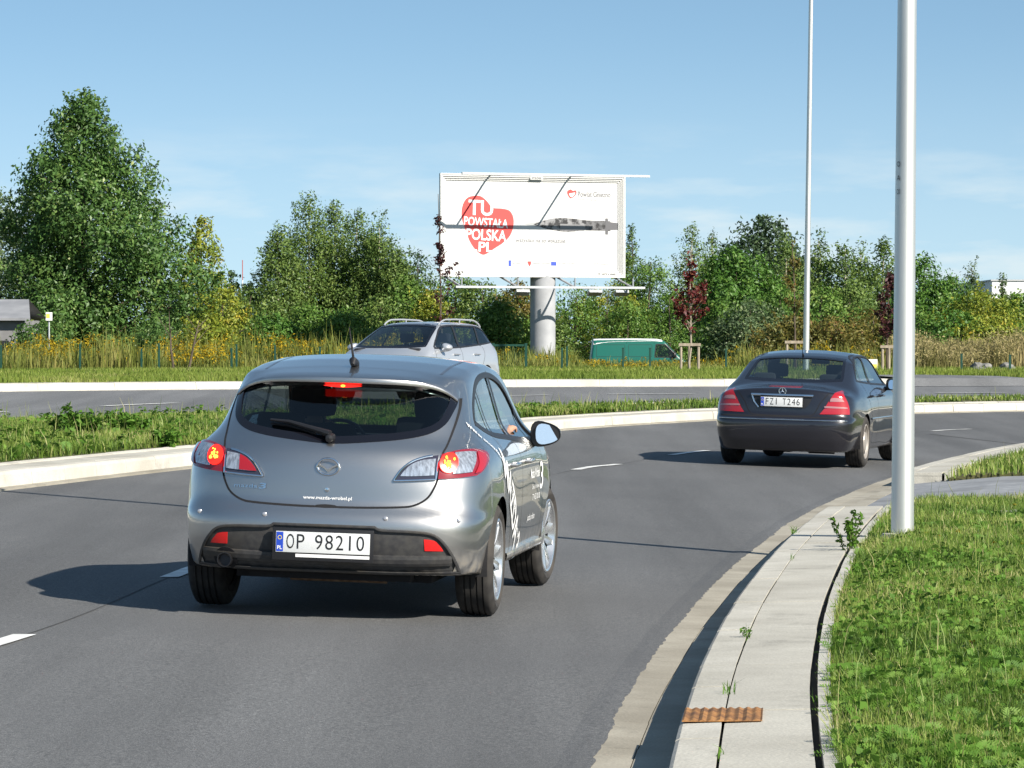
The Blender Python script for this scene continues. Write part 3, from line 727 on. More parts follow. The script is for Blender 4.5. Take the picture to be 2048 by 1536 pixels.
    skin_text('model_name', 'mazda', 0.135, 0.020, (-0.525, 0.708), (1, 0.0), (0, 1), 'rear', M_CHROME, 0.006, bold=0.02, space=1.05)
    skin_text('model_name', '3', 0.040, 0.032, (-0.383, 0.704), (1, 0.0), (0.2, 1), 'rear', M_CHROME, 0.006, bold=0.02)
    skin_text('web_address', 'www.mazda-wrobel.pl', 0.270, 0.026, (-0.130, 0.652), (1, 0), (0.0, 1), 'rear', M_WHITE, bold=0.008)
    b = MB(); b.lathe([(0.005, 0.013), (-0.006, 0.012), (-0.007, 0.001)], 16, 'y', B.onto([(0.0, 0.712)], 'rear')[0]); b.obj('lock', M_CHROME, car, True)
    B.patch('tailgate_handle', smooth_loop([(-0.055, 0.628), (0, 0.633), (0.055, 0.628), (0.05, 0.618), (0, 0.614), (-0.05, 0.618)], 5), 'rear', M_GAP, car, 0.0016, 0)
    # side lettering, reading down the flank
    ang = math.atan2(-0.60, 1.0); ux = (math.cos(ang), math.sin(ang)); uz = (-math.sin(ang), math.cos(ang))
    skin_text('side_lettering', 'MAZDA 3', 1.10, 0.19, (0.13, 0.785), ux, uz, 'right', M_WHITE, bold=0.02)
    skin_text('side_lettering', 'www.mazda-wrobel.pl www.mazda-wrobel.pl', 1.45, 0.046, (-0.22, 1.065), (math.cos(ang * 0.93), math.sin(ang * 0.93)), (math.sin(-ang * .93), math.cos(ang * .93)), 'right', M_WHITE, bold=0.01)
    skin_text('side_lettering', 'Mazda Wróbel', 0.46, 0.060, (1.52, 0.72), (1, 0), (0, 1), 'right', M_WHITE, bold=0.01)
    skin_text('side_lettering', '3', 0.14, 0.17, (2.00, 0.64), (1, 0), (0.15, 1), 'right', M_WHITE, bold=0.01)
    skin_text('side_lettering', 'Opole, ul. Wrocławska', 0.38, 0.036, (1.60, 0.645), (1, 0), (0, 1), 'right', M_WHITE)
    skin_text('side_lettering', '77 455 00 00', 0.38, 0.036, (1.64, 0.585), (1, 0), (0, 1), 'right', M_WHITE)
    skin_text('side_lettering', 'jazda próbna', 0.38, 0.050, (1.45, 0.455), (1, 0), (0, 1), 'right', M_WHITE)
    # roof spoiler over the rear window: top skin, trailing edge, underside
    b = MB(); xs = np.linspace(-0.628, 0.628, 49); V = []
    rows = []
    for x in xs:
        u = abs(x) / 0.628
        yt = -0.415 + 0.22 * u ** 2.6; zt = 1.322 - 0.018 * u ** 2 - 0.085 * u ** 7     # trailing edge
        yf = -0.02 - 0.05 * u; pf = B.onto([(x, yf)], 'top')[0]; zf = pf[2] + 0.001
        ym = (yt + yf) / 2; pm = B.onto([(x, ym)], 'top')[0]
        yb = B.onto([(x, zt - 0.02)], 'rear')[0][1] - 0.004; kk = u ** 5; yt = yt * (1 - kk) + min(yb, yt + 0.2) * kk; ym = (yt + yf) / 2; pm = B.onto([(x, ym)], 'top')[0]
        th = 0.026 - 0.012 * u ** 3
        zu = B.onto([(x, zt - 0.05)], 'rear')[0]
        rows.append([(x, yf, zf - 0.02), (x, yf, zf), (x, ym, max(pm[2] + 0.006, (zf + zt) / 2 + 0.004)), (x, yt + 0.03, zt + 0.012), (x, yt + 0.004, zt + 0.002), (x, yt, zt - 0.006), (x, yt + 0.004, zt - th), (x, yt + 0.05, zt - th - 0.004), (x, zu[1] + 0.02, zu[2])])
    k = len(rows[0]); V = [p for r_ in rows for p in r_]
    b.add(V, [(i * k + j, i * k + j + 1, (i + 1) * k + j + 1, (i + 1) * k + j) for i in range(len(xs) - 1) for j in range(k - 1)] + [tuple(range(k)), tuple((len(xs) - 1) * k + j for j in range(k))])
    sp = b.obj('spoiler', P, car, True)
    hl = B.onto([(0, 1.285)], 'rear')[0]
    b = MB(); V = []
    for x in np.linspace(-0.105, 0.105, 17):
        h = 0.009 * (1 - (abs(x) / 0.11) ** 2.2); V += [(x, -0.372 + 0.2 * x * x, 1.278 - h), (x, -0.372 + 0.2 * x * x, 1.278 + h), (x, -0.33, 1.278 + h), (x, -0.33, 1.278 - h)]
    b.add(V, [(i * 4 + j, i * 4 + (j + 1) % 4, i * 4 + 4 + (j + 1) % 4, i * 4 + 4 + j) for i in range(16) for j in range(4)])
    hb = b.obj('high_brake_lamp', mat('lit upper lamp', (0.5, 0.01, 0.01), 0.3, emit=(1, 0.02, 0.01), estr=0.9), car)
    b = MB(); n = 14; b.add([(0.006 + 0.013 * math.cos(6.2832 * i / n), -0.376, 1.278 + 0.007 * math.sin(6.2832 * i / n)) for i in range(n)], [tuple(range(n))]); b.obj('lit_bulb', M_HOT, hb)
    # wiper
    b = MB(); wp = [(-0.01, 0.992), (-0.10, 1.015), (-0.25, 1.05), (-0.36, 1.058)]; q = B.onto(wp, 'rear'); g = B.grad(q)
    pts = [Vector(a + n_ * 0.03) for a, n_ in zip(q, g)]
    b.tube(pts, [0.022, 0.016, 0.011, 0.007], 8); b.tube([Vector(a + n_ * 0.014 + np.array([0, 0, -0.008])) for a, n_ in zip(q[1:], g[1:])], [0.010, 0.010, 0.008], 6)
    b.lathe([(-0.055, 0.001), (-0.05, 0.020), (-0.03, 0.026), (0.02, 0.028)], 14, 'y', q[0])
    b.obj('rear_wiper', M_BLK, car, True)
    # aerial
    pa = B.onto([(0.0, 0.02)], 'top')[0]
    b = MB(); b.tube([pa + [0, 0.06, 0.0], pa + [0, 0.03, 0.022], pa + [0, -0.03, 0.034], pa + [0, -0.055, 0.012]], [0.022, 0.026, 0.024, 0.012], 12)
    b.tube([pa + [0, -0.01, 0.03], pa + [-0.012, -0.13, 0.225]], [0.008, 0.0035], 8)
    b.obj('aerial', M_BLK, car, True)
    for s in (1, -1):                                       # roof mouldings
        B.ribbon('roof_moulding', np.stack([np.full(20, s * 0.505), np.linspace(0.0, 1.55, 20)], 1), 'top', 0.016, mat('roof strip', (0.05, 0.055, 0.07), 0.4, coat=0.5), car, 0.001)
    # wheels, arches, underbody
    for y, st in ((0, 0), (WB, R(-5))):
        for s in (1, -1):
            wheel(car, (s * 0.762, y, ZC), ZC, 0.205, 0.222, s, st, 10)
            b = MB(); n = 30; V = []; a0, a1 = -0.25, math.pi + 0.25
            for i in range(n + 1):
                t = a0 + (a1 - a0) * i / n
                V += [(s * 0.50, y + (RA + 0.01) * math.cos(t), ZC + 0.01 + (RA + 0.01) * math.sin(t)), (s * 0.845, y + (RA + 0.004) * math.cos(t), ZC + 0.01 + (RA + 0.004) * math.sin(t))]
            b.add(V, [(i * 2, i * 2 + 1, i * 2 + 3, i * 2 + 2) for i in range(n)]); b.add([(s * 0.50, y + (RA + .01) * math.cos(a0 + (a1 - a0) * i / n), ZC + .01 + (RA + .01) * math.sin(a0 + (a1 - a0) * i / n)) for i in range(n + 1)], [tuple(range(n + 1))])
            b.obj('wheel_arch', M_MATT, car)
    b = MB(); b.box((0, 1.35, 0.235), (1.10, 3.6, 0.07)); b.box((0, 0.02, 0.30), (1.3, 0.10, 0.09)); b.box((0.0, -0.35, 0.27), (0.9, 0.5, 0.12)); b.obj('underbody', M_MATT, car)
    b = MB(); b.tube([(-0.24, -0.45, 0.258), (0.30, -0.45, 0.258)], 0.070, 16); b.tube([(0.34, -0.50, 0.23), (0.5, 0.0, 0.25)], 0.03, 10); b.obj('silencer', M_RUST, car, True)
    b = MB(); b.lathe([(-0.80, 0.036), (-0.80, 0.040), (-0.55, 0.040), (-0.55, 0.001), (-0.76, 0.001), (-0.76, 0.036), (-0.80, 0.036)], 20, 'y', (-0.555, 0, 0.310)); b.obj('exhaust_tip', mat('dull steel', (0.05, 0.05, 0.055), 0.45, 0.9), car, True)
    # cabin
    b = MB(); b.box((0, 2.15, 0.80), (1.30, 0.45, 0.28)); b.obj('dashboard', M_INT, car, True, 0.05)
    for x in (-0.37, 0.37): seat(car, x, 1.05, 0.30)
    b = MB(); b.box((0, 0.28, 0.42), (1.25, 0.50, 0.18)); b.box((0, 0.02, 0.72), (1.25, 0.15, 0.56), Matrix.Rotation(R(12), 3, 'X'))
    rb = b.obj('rear_bench', M_SEAT, car, True, 0.05)
    for x in (-0.40, 0.40):
        b = MB(); b.box((x, -0.05, 1.035), (0.27, 0.10, 0.15)); b.obj('headrest', M_SEAT, rb, True, 0.04)
    b = MB(); b.box((0.02, 1.80, 1.265), (0.24, 0.03, 0.065)); b.obj('rear_view_mirror', M_BLK, car, True, 0.012)
    b = MB(); b.lathe([(0.0, 0.175), (0.012, 0.188), (0.0, 0.200), (-0.012, 0.188), (0, 0.175)], 30, 'y'); mt = Matrix.Translation((-0.37, 1.72, 0.86)) @ Matrix.Rotation(R(-25), 4, 'X'); b.V = [mt @ Vector(v) for v in b.V]; b.obj('steering_wheel', M_BLK, car, True)
    for s in (1, -1): side_mirror(car, s, (s * 0.815, 1.86, 0.985), (0.185, 0.145, 0.13), mat('mirror shell', (0.03, 0.032, 0.038), 0.3, coat=0.8), M_MIRROR2, yaw=s * R(13))
    return car, B

# ================================================================== the ground: roads, kerbs, verges
def line(pts, n=8):
    """smooth 3D polyline through (x, y, z) points"""
    P = np.array(pts, float); o = []
    for i in range(len(P) - 1):
        a0, a1, a2, a3 = P[max(i - 1, 0)], P[i], P[i + 1], P[min(i + 2, len(P) - 1)]
        for k in range(n):
            t = k / n; o.append(0.5 * (2 * a1 + (a2 - a0) * t + (2 * a0 - 5 * a1 + 4 * a2 - a3) * t * t + (3 * a1 - a0 - 3 * a2 + a3) * t ** 3))
    o.append(P[-1]); return np.array(o)
def resample(P, step):
    d = np.concatenate([[0], np.cumsum(np.linalg.norm(np.diff(P[:, :2], axis=0), axis=1))]); n = max(2, int(d[-1] / step) + 1)
    s = np.linspace(0, d[-1], n); return np.stack([np.interp(s, d, P[:, i]) for i in range(3)], 1)
def side(P):
    """unit vector to the right of the line, per point"""
    t = np.gradient(P[:, :2], axis=0); t /= np.linalg.norm(t, axis=1)[:, None]; return np.stack([t[:, 1], -t[:, 0]], 1)
def off(P, o, z=0.0):
    """the line moved o to the right and z up"""
    n = side(P); return np.concatenate([P[:, :2] + n * o, P[:, 2:] + z], 1)
def loft(name, rows, m, kind='structure', close_ends=False, smooth=False):
    rows = [np.asarray(r) for r in rows]; k = len(rows); n = len(rows[0]); V = np.stack(rows, 1).reshape(-1, 3); Fs = []
    for i in range(n - 1):
        for j in range(k - 1): Fs.append((i * k + j, i * k + j + 1, (i + 1) * k + j + 1, (i + 1) * k + j))
    if close_ends: Fs += [tuple(range(k)), tuple((n - 1) * k + j for j in range(k))]
    me = mesh(name, V, Fs, smooth); bm = bmesh.new(); bm.from_mesh(me); bmesh.ops.recalc_face_normals(bm, faces=bm.faces)
    if sum(f.normal.z for f in bm.faces) < 0: bmesh.ops.reverse_faces(bm, faces=bm.faces)
    bm.to_mesh(me); bm.free(); o = link(name, me, m); o['kind'] = kind; return o

def asphalt(name, c1, c2, c3):
    m = noise_mat(name, c1, c2, 55, 0.82, 3, 0.35, 160, c3, 0.35, 0.3, 0.7)
    t = m.node_tree; n = t.nodes.new; L = t.links.new; b = t.nodes['Principled BSDF']
    src = b.inputs['Base Color'].links[0].from_socket
    tcn = n('ShaderNodeTexCoord'); v = n('ShaderNodeTexVoronoi'); v.inputs['Scale'].default_value = 110; L(tcn.outputs['Object'], v.inputs[0])
    r = n('ShaderNodeMapRange'); r.inputs[1].default_value = 0.05; r.inputs[2].default_value = 0.55; r.inputs[3].default_value = 1.45; r.inputs[4].default_value = 0.75; L(v.outputs[0], r.inputs[0])
    mx = n('ShaderNodeVectorMath'); mx.operation = 'SCALE'; 
    # wheel-polished bands and stains drawn out along the lanes
    mpn = n('ShaderNodeMapping'); mpn.inputs['Scale'].default_value = (0.85, 0.045, 1); mpn.inputs['Rotation'].default_value = (0, 0, 0.12); L(tcn.outputs['Object'], mpn.inputs[0])
    ns = n('ShaderNodeTexNoise'); ns.inputs['Scale'].default_value = 1.0; ns.inputs['Detail'].default_value = 6; ns.inputs['Roughness'].default_value = 0.6; L(mpn.outputs[0], ns.inputs[0])
    rs = n('ShaderNodeMapRange'); rs.inputs[1].default_value = 0.3; rs.inputs[2].default_value = 0.7; rs.inputs[3].default_value = 0.74; rs.inputs[4].default_value = 1.27; L(ns.outputs[0], rs.inputs[0])
    nf = n('ShaderNodeTexNoise'); nf.inputs['Scale'].default_value = 420; nf.inputs['Detail'].default_value = 1; L(tcn.outputs['Object'], nf.inputs[0])
    rf = n('ShaderNodeMapRange'); rf.inputs[1].default_value = 0.3; rf.inputs[2].default_value = 0.7; rf.inputs[3].default_value = 0.50; rf.inputs[4].default_value = 1.52; L(nf.outputs[0], rf.inputs[0])
    m1 = n('ShaderNodeMath'); m1.operation = 'MULTIPLY'; L(rs.outputs[0], m1.inputs[0]); L(rf.outputs[0], m1.inputs[1])
    m2 = n('ShaderNodeMath'); m2.operation = 'MULTIPLY'; L(m1.outputs[0], m2.inputs[0]); L(r.outputs[0], m2.inputs[1])
    L(src, mx.inputs[0]); L(m2.outputs[0], mx.inputs['Scale']); L(mx.outputs[0], b.inputs['Base Color'])
    return m
M_ASPH = asphalt('asphalt', (0.078, 0.080, 0.083), (0.158, 0.160, 0.162), (0.104, 0.106, 0.109))
M_ASPH2 = asphalt('older asphalt', (0.125, 0.128, 0.133), (0.185, 0.188, 0.192), (0.145, 0.148, 0.153))
def concrete(name, c1, c2, c3, sc=5):
    m = noise_mat(name, c1, c2, sc, 0.85, 8, 0.25, 60, c3, 0.9, 0.3, 0.7)
    t = m.node_tree; n = t.nodes.new; L = t.links.new; b = t.nodes['Principled BSDF']; src = b.inputs['Base Color'].links[0].from_socket
    tcn = n('ShaderNodeTexCoord'); nz = n('ShaderNodeTexNoise'); nz.inputs['Scale'].default_value = 2.2; nz.inputs['Detail'].default_value = 9; nz.inputs['Roughness'].default_value = 0.7; L(tcn.outputs['Object'], nz.inputs[0])
    r = n('ShaderNodeMapRange'); r.inputs[1].default_value = 0.56; r.inputs[2].default_value = 0.74; r.inputs[3].default_value = 1.0; r.inputs[4].default_value = 0.66; L(nz.outputs[0], r.inputs[0])
    n2 = n('ShaderNodeTexNoise'); n2.inputs['Scale'].default_value = 90; n2.inputs['Detail'].default_value = 3; L(tcn.outputs['Object'], n2.inputs[0])
    r2 = n('ShaderNodeMapRange'); r2.inputs[1].default_value = 0.3; r2.inputs[2].default_value = 0.7; r2.inputs[3].default_value = 0.86; r2.inputs[4].default_value = 1.12; L(n2.outputs[0], r2.inputs[0])
    mu = n('ShaderNodeMath'); mu.operation = 'MULTIPLY'; L(r.outputs[0], mu.inputs[0]); L(r2.outputs[0], mu.inputs[1])
    mx = n('ShaderNodeVectorMath'); mx.operation = 'SCALE'; L(src, mx.inputs[0]); L(mu.outputs[0], mx.inputs['Scale']); L(mx.outputs[0], b.inputs['Base Color'])
    return m
M_KERB = concrete('kerb concrete', (0.40, 0.385, 0.34), (0.48, 0.465, 0.415), (0.34, 0.325, 0.28))
M_KERB2 = concrete('pale kerb concrete', (0.46, 0.44, 0.39), (0.54, 0.515, 0.46), (0.39, 0.37, 0.32))
M_SLAB = concrete('slab concrete', (0.37, 0.355, 0.31), (0.45, 0.435, 0.385), (0.32, 0.305, 0.265), 3)
M_GUT = concrete('gutter concrete', (0.27, 0.25, 0.205), (0.35, 0.325, 0.27), (0.22, 0.20, 0.16), 4)
M_PAVE = noise_mat('grey block paving', (0.19, 0.20, 0.215), (0.27, 0.28, 0.295), 9, 0.85, 4, 0.3, 40, (0.16, 0.165, 0.175), 1.2)
M_SOIL = noise_mat('soil', (0.045, 0.05, 0.016), (0.11, 0.10, 0.045), 3, 0.95, 8, 0.5, 20, (0.07, 0.085, 0.02), 0.7)
M_MARK = noise_mat('road paint', (0.62, 0.62, 0.60), (0.78, 0.78, 0.76), 14, 0.6, 6, c3=(0.46, 0.46, 0.45), s3=5)
M_JOINT = mat('dark joint', (0.020, 0.017, 0.013), 0.95)

# right-hand edge of the near asphalt, its left-hand edge, and both edges of the far carriageway
GUT = line([(-3.1, -40, 0), (-1.55, -15, 0), (-0.35, 4, 0), (0.28, 13.52, 0), (0.70, 18.3, 0), (1.12, 22.2, 0), (1.62, 26.3, 0), (2.39, 31.8, 0), (3.20, 36.6, 0), (4.30, 42.2, 0), (5.5, 47.2, 0), (6.9, 52.3, 0), (8.6, 57.0, 0), (11.0, 62.0, 0), (14.2, 66.4, 0), (19, 70.2, 0), (27, 73.6, 0), (50, 78, 0), (90, 84, 0)])
FOOT = line([(-14.2, -40, .23), (-11.4, -15, .23), (-8.7, 8, .23), (-7.9, 14.6, .23), (-7.1, 19.7, .23), (-6.3, 24.6, .23), (-5.45, 29.6, .23), (-4.72, 33.6, .23), (-3.42, 40, .23), (-1.75, 47.2, .23), (-0.55, 52.2, .23), (0.80, 57.2, .23), (2.25, 61.4, .23), (4.3, 65.9, .23), (7.4, 70.4, .23), (12, 74.7, .23), (22, 79.4, .23), (49, 85, .23), (90, 91, .23)])
NEAR = line([(-40, 8, .40), (-22, 26, .40), (-13.5, 40, .40), (-7.6, 51.8, .40), (-4.7, 57.2, .40), (-0.7, 64.6, .41), (3.73, 71.9, .42), (8.2, 76.2, .42), (14, 80.2, .42), (25, 84.6, .42), (50, 90, .42), (90, 96, .42)])
FAR = line([(-60, 20, .60), (-36, 44, .60), (-22, 61, .60), (-10.35, 73.8, .62), (-6.6, 77.2, .62), (-1.0, 80.9, .625), (5, 83.1, .62), (10, 84.4, .62), (20, 87.2, .62), (28, 90.0, .62), (52, 97, .62), (92, 104, .62)])
def bylen(P, n):
    d = np.concatenate([[0], np.cumsum(np.linalg.norm(np.diff(P, axis=0), axis=1))]); s = np.linspace(0, d[-1], n); return np.stack([np.interp(s, d, P[:, i]) for i in range(3)], 1)
# big sheet of land, dropping behind the far verge
def land_z(x, y):
    """height of the land beyond the far kerb"""
    d = y - np.interp(x, FAR[:, 0], FAR[:, 1])
    return np.interp(d, [0, 1, 22, 40, 60, 90, 4000], [0.74, 0.77, 0.78, 0.68, 0.1, -0.1, -0.1])
def build_land():
    xs = np.concatenate([np.linspace(-2500, -90, 14), np.linspace(-60, 52, 113), np.linspace(92, 2500, 14)])
    ds = np.concatenate([[0.36, 0.6, 1, 2, 4], np.linspace(7, 92, 40), [140, 240, 500, 1200, 4000]])
    yf = np.interp(xs, FAR[:, 0], FAR[:, 1]); V = []
    r = np.random.default_rng(3); bump = r.normal(0, 0.05, (len(ds), len(xs)))
    for i, d in enumerate(ds):
        for j, x in enumerate(xs):
            y = yf[j] + d; V.append((x, y, float(land_z(x, y)) + (bump[i, j] if d > 3 else 0)))
    n = len(xs); Q = [(i * n + j, i * n + j + 1, (i + 1) * n + j + 1, (i + 1) * n + j) for i in range(len(ds) - 1) for j in range(n - 1)]
    o = link('land', mesh('land', V, Q, True), M_SOIL); o['kind'] = 'structure'
    b = MB(); V = [(-4000, -1500, -0.9), (4000, -1500, -0.9), (4000, 5000, -0.9), (-4000, 5000, -0.9)]; b.add(V, [(0, 1, 2, 3)]); g = b.obj('ground', M_SOIL); g['kind'] = 'structure'
    # land to the right of the kerb and behind the camera
    P = resample(GUT, 1.5); rows = [off(P, 0.915, 0.10)] + [off(P, o_, z_) for o_, z_ in ((1.2, 0.15), (2, 0.17), (4, 0.18), (8, 0.12), (14, 0.0), (40, 0))]
    cut = P[:, 1] < 33.0; loft('right_verge', [r_[cut] for r_ in rows], M_SOIL)
    P2 = resample(GUT, 0.5); cut2 = (P2[:, 1] > 40.0) & (P2[:, 1] < 71); rows = [off(P2, o_, z_) for o_, z_ in ((0.915, 0.10), (1.2, 0.15), (2, 0.17), (4, 0.16), (9, 0.1))]
    rows = [np.concatenate([r_[cut2][:1] - [0, 0, 0.25], r_[cut2]]) for r_ in rows]; loft('right_verge', rows, M_SOIL)
build_land()

A, Bq = bylen(GUT, 160), bylen(FOOT, 160)
# pair the two edges at equal distance along the bend
loft('road', [off(FOOT, -0.05, -0.002), FOOT * 0.75 + GUT * 0.25, FOOT * 0.5 + GUT * 0.5, FOOT * 0.25 + GUT * 0.75, GUT], M_ASPH)
loft('far_road', [bylen(FAR, 140), bylen(NEAR, 140)], M_ASPH2)
def near_at(P):
    """points of NEAR opposite the points P (along the left-hand normal)"""
    o = []
    for p in P:
        d = np.linalg.norm(NEAR[:, :2] - p[:2], axis=1); o.append(d.min())
    return np.array(o)
Pm = resample(FOOT, 1.0); Pm = Pm[(Pm[:, 1] > 2)]; wm = np.maximum(near_at(Pm) - 0.05, 0.7)
nm = side(Pm); inner = off(Pm, -0.62, 0.185)
outer = np.concatenate([Pm[:, :2] - nm * np.minimum(wm, 30)[:, None], np.full((len(Pm), 1), 0.44)], 1)
mid = (inner + outer) / 2 + [0, 0, 0.02]
loft('median', [outer, mid, inner], M_SOIL)

def stones(name, P, prof, m, length=1.0, gap=0.006, label=None):
    """kerb stones laid end to end along a line; prof = cross-section of (offset to the right, height)"""
    P = resample(P, length / 2); V = []; Fs = []; k = len(prof); rr = random.Random(len(P))
    for i in range(0, len(P) - 2, 2):
        seg = P[i:i + 3].copy(); dirn = (seg[2] - seg[0]) / np.linalg.norm(seg[2] - seg[0]); seg[0] = seg[0] + dirn * gap / 2; seg[2] = seg[2] - dirn * gap / 2
        n = side(seg); dz = rr.uniform(-0.003, 0.003); dx = rr.uniform(-0.003, 0.003); o = len(V)
        for q in range(3):
            for a, z in prof: V.append((seg[q, 0] + n[q, 0] * (a + dx), seg[q, 1] + n[q, 1] * (a + dx), seg[q, 2] + z + (dz if z > 0.02 else 0)))
        for q in range(2):
            for j in range(k - 1): Fs.append((o + q * k + j, o + q * k + j + 1, o + (q + 1) * k + j + 1, o + (q + 1) * k + j))
        Fs += [tuple(o + j for j in range(k)), tuple(o + 2 * k + j for j in range(k))]
    me = mesh(name, V, Fs); bm = bmesh.new(); bm.from_mesh(me); bmesh.ops.recalc_face_normals(bm, faces=bm.faces); bm.to_mesh(me); bm.free()
    o = link(name, me, m); o['kind'] = 'structure'; return o

GR = resample(GUT, 0.25)
def span(P, a, b): return P[(P[:, 1] >= a) & (P[:, 1] <= b)]
# right-hand side: two rows of gutter setts, the kerb, the slab strip, the back edging
for a, b in ((-38, 72),):
    Pg = span(GR, a, b)
    stones('gutter', Pg, [(0.0, -0.03), (0.0, 0.006), (0.157, 0.000), (0.157, -0.03)], M_GUT, 1.0, 0.004)
    stones('gutter', Pg, [(0.162, -0.03), (0.162, 0.000), (0.325, 0.004), (0.325, -0.03)], M_GUT, 1.0, 0.004)
for a, b in ((-38, 32.2), (40.2, 71)):
    Pk = span(GR, a, b)
    stones('kerb', Pk, [(0.327, -0.05), (0.333, 0.125), (0.338, 0.143), (0.352, 0.151), (0.495, 0.155), (0.495, -0.05)], M_KERB, 1.0, 0.009)
    stones('pavement', Pk, [(0.503, -0.05), (0.503, 0.153), (0.826, 0.162), (0.826, -0.05)], M_SLAB, 2.0, 0.010)
    stones('kerb_edging', Pk, [(0.858, -0.05), (0.858, 0.168), (0.910, 0.170), (0.910, -0.05)], M_KERB, 1.0, 0.006)
    loft('kerb_joint', [off(Pk, 0.49, 0.120), off(Pk, 0.868, 0.120)], M_JOINT)
Pd = span(GR, 32.2, 40.2)
stones('lowered_kerb', Pd, [(0.327, -0.05), (0.333, 0.020), (0.345, 0.028), (0.495, 0.032), (0.495, -0.05)], M_GUT, 1.0, 0.004)
Pd = span(GR, 31.5, 41.2); rows = [off(Pd, o_, z_) for o_, z_ in ((0.497, 0.030), (0.92, 0.07), (1.5, 0.125), (2.2, 0.150), (4.0, 0.145), (9, 0.095), (12, 0.09))]
loft('driveway', rows, M_PAVE)
# left-hand side of the near road: thin ledge, kerb with a battered face, slab, back edging
Pl = span(resample(FOOT, 0.25), -38, 90)
stones('kerb_ledge', Pl, [(0.06, -0.05), (0.06, 0.012), (-0.055, 0.018), (-0.055, -0.05)], M_GUT, 1.0, 0.004)
stones('kerb', Pl, [(-0.06, -0.05), (-0.075, 0.125), (-0.085, 0.150), (-0.105, 0.158), (-0.215, 0.160), (-0.215, -0.05)], M_KERB2, 1.0, 0.008)
stones('pavement', Pl, [(-0.222, -0.05), (-0.222, 0.160), (-0.545, 0.168), (-0.545, -0.05)], M_SLAB, 3.0, 0.006)
stones('kerb_edging', Pl, [(-0.552, -0.05), (-0.552, 0.178), (-0.625, 0.190), (-0.625, -0.05)], M_KERB2, 1.0, 0.006)
# far carriageway: near-side edging and far kerb (open where the side road leaves on the right)
Pn = span(resample(NEAR, 0.25), 20, 95)
stones('kerb_edging', Pn, [(0.00, -0.05), (0.00, 0.03), (0.12, 0.04), (0.12, -0.05)], M_KERB2, 1.0, 0.006)
Pf = resample(FAR, 0.25)
for a, b in ((-58, 9.3), (12.2, 90)):
    q = Pf[(Pf[:, 0] > a) & (Pf[:, 0] < b)]
    stones('kerb', q, [(0.10, -0.05), (0.10, 0.012), (0.02, 0.018), (-0.01, 0.135), (-0.03, 0.150), (-0.36, 0.165), (-0.36, -0.05)], M_KERB2, 1.0, 0.006)
# the side road opening behind the white edge line
q = Pf[(Pf[:, 0] > 9.2) & (Pf[:, 0] < 12.3)]; u = np.linspace(0, 1, len(q))[:, None]
loft('side_road', [q - [0, 0.01, 0.002], q + np.array([[0, 0.45, 0.165]]), q + np.array([[-0.2, 4.5, 0.18]]), q + np.array([[-0.6, 9.0, 0.185]]) - np.array([[1.5, 0, 0]]) * u], M_ASPH2)

# the asphalt's crumbling edge where it meets the gutter setts
Pe = resample(span(GR, 8, 48), 0.045); re_ = np.random.default_rng(6); je = re_.normal(0, 1, len(Pe)); je = np.convolve(je, [0.25, 0.5, 0.25], 'same') * 0.007 + np.convolve(re_.normal(0, 1, len(Pe)), np.ones(25) / 25, 'same') * 0.025
ne = side(Pe); ed = Pe.copy(); ed[:, :2] += ne * (0.012 + je)[:, None]; ed[:, 2] += 0.0085
loft('road_edge', [off(Pe, -0.14, 0.0022), off(Pe, -0.05, 0.0080), ed, ed - [0, 0, 0.006]], M_ASPH)

def marking(name, P, w, m=None, z=0.006):
    return loft(name, [off(P, -w / 2, z), off(P, w / 2, z)], m or M_MARK)
# lane dashes on the near road (2 m painted, 4 m open) and the far road
dashline = line([(-5.2, -4, .11), (-4.2, 6, .11), (-3.35, 12.6, .11), (-2.47, 18.59, .11), (-2.16, 23.0, .11), (-1.93, 25.2, .11), (-0.85, 33.0, .11), (0.73, 42.3, .11), (1.3, 44.4, .11), (2.1, 48.0, .11), (2.75, 50.3, .11), (4.6, 55.8, .11), (7.18, 62.0, .11), (7.96, 63.4, .11), (9.5, 66.0, .11), (13, 70, .11), (19, 74, .11), (30, 78, .11)])
def road_z(P, A=GUT, Bl=FOOT):
    """height of the near road at points P"""
    o = []
    for p in P:
        da = np.min(np.linalg.norm(A[:, :2] - p[:2], axis=1)); db = np.min(np.linalg.norm(Bl[:, :2] - p[:2], axis=1)); o.append(A[0, 2] + (Bl[0, 2] - A[0, 2]) * da / (da + db))
    return np.array(o)
A_, B_ = bylen(GUT, 1200), bylen(FOOT, 1200)
for a, b in ((16.6, 18.55), (22.95, 25.2), (29.2, 31.3), (36.0, 38.1), (42.3, 44.4), (48.0, 50.1), (54.6, 56.6), (61.9, 63.4), (66.0, 67.6)):
    Pq = resample(span(resample(dashline, 0.05), a, b), 0.25); Pq[:, 2] = road_z(Pq, A_, B_); marking('lane_marking', Pq, 0.12)
Ps = resample(span(resample(dashline, 0.3), 8, 66), 0.5); Ps[:, 2] = road_z(Ps, A_, B_); marking('road_seam', Ps, 0.010, mat('lane joint', (0.055, 0.056, 0.058), 0.9), 0.0035)
fardash = line([(-13, 44, 0), (-10.4, 52.6, 0), (-8.4, 59.6, 0), (-7.3, 63.6, 0), (-5.9, 67.0, 0), (-3.4, 71.0, 0), (0, 74.9, 0), (1.5, 76.3, 0), (3.3, 77.6, 0), (6.5, 79.3, 0), (10.3, 80.7, 0), (18, 83.8, 0), (30, 88, 0)])
F_, N_ = bylen(FAR, 900), bylen(NEAR, 900)
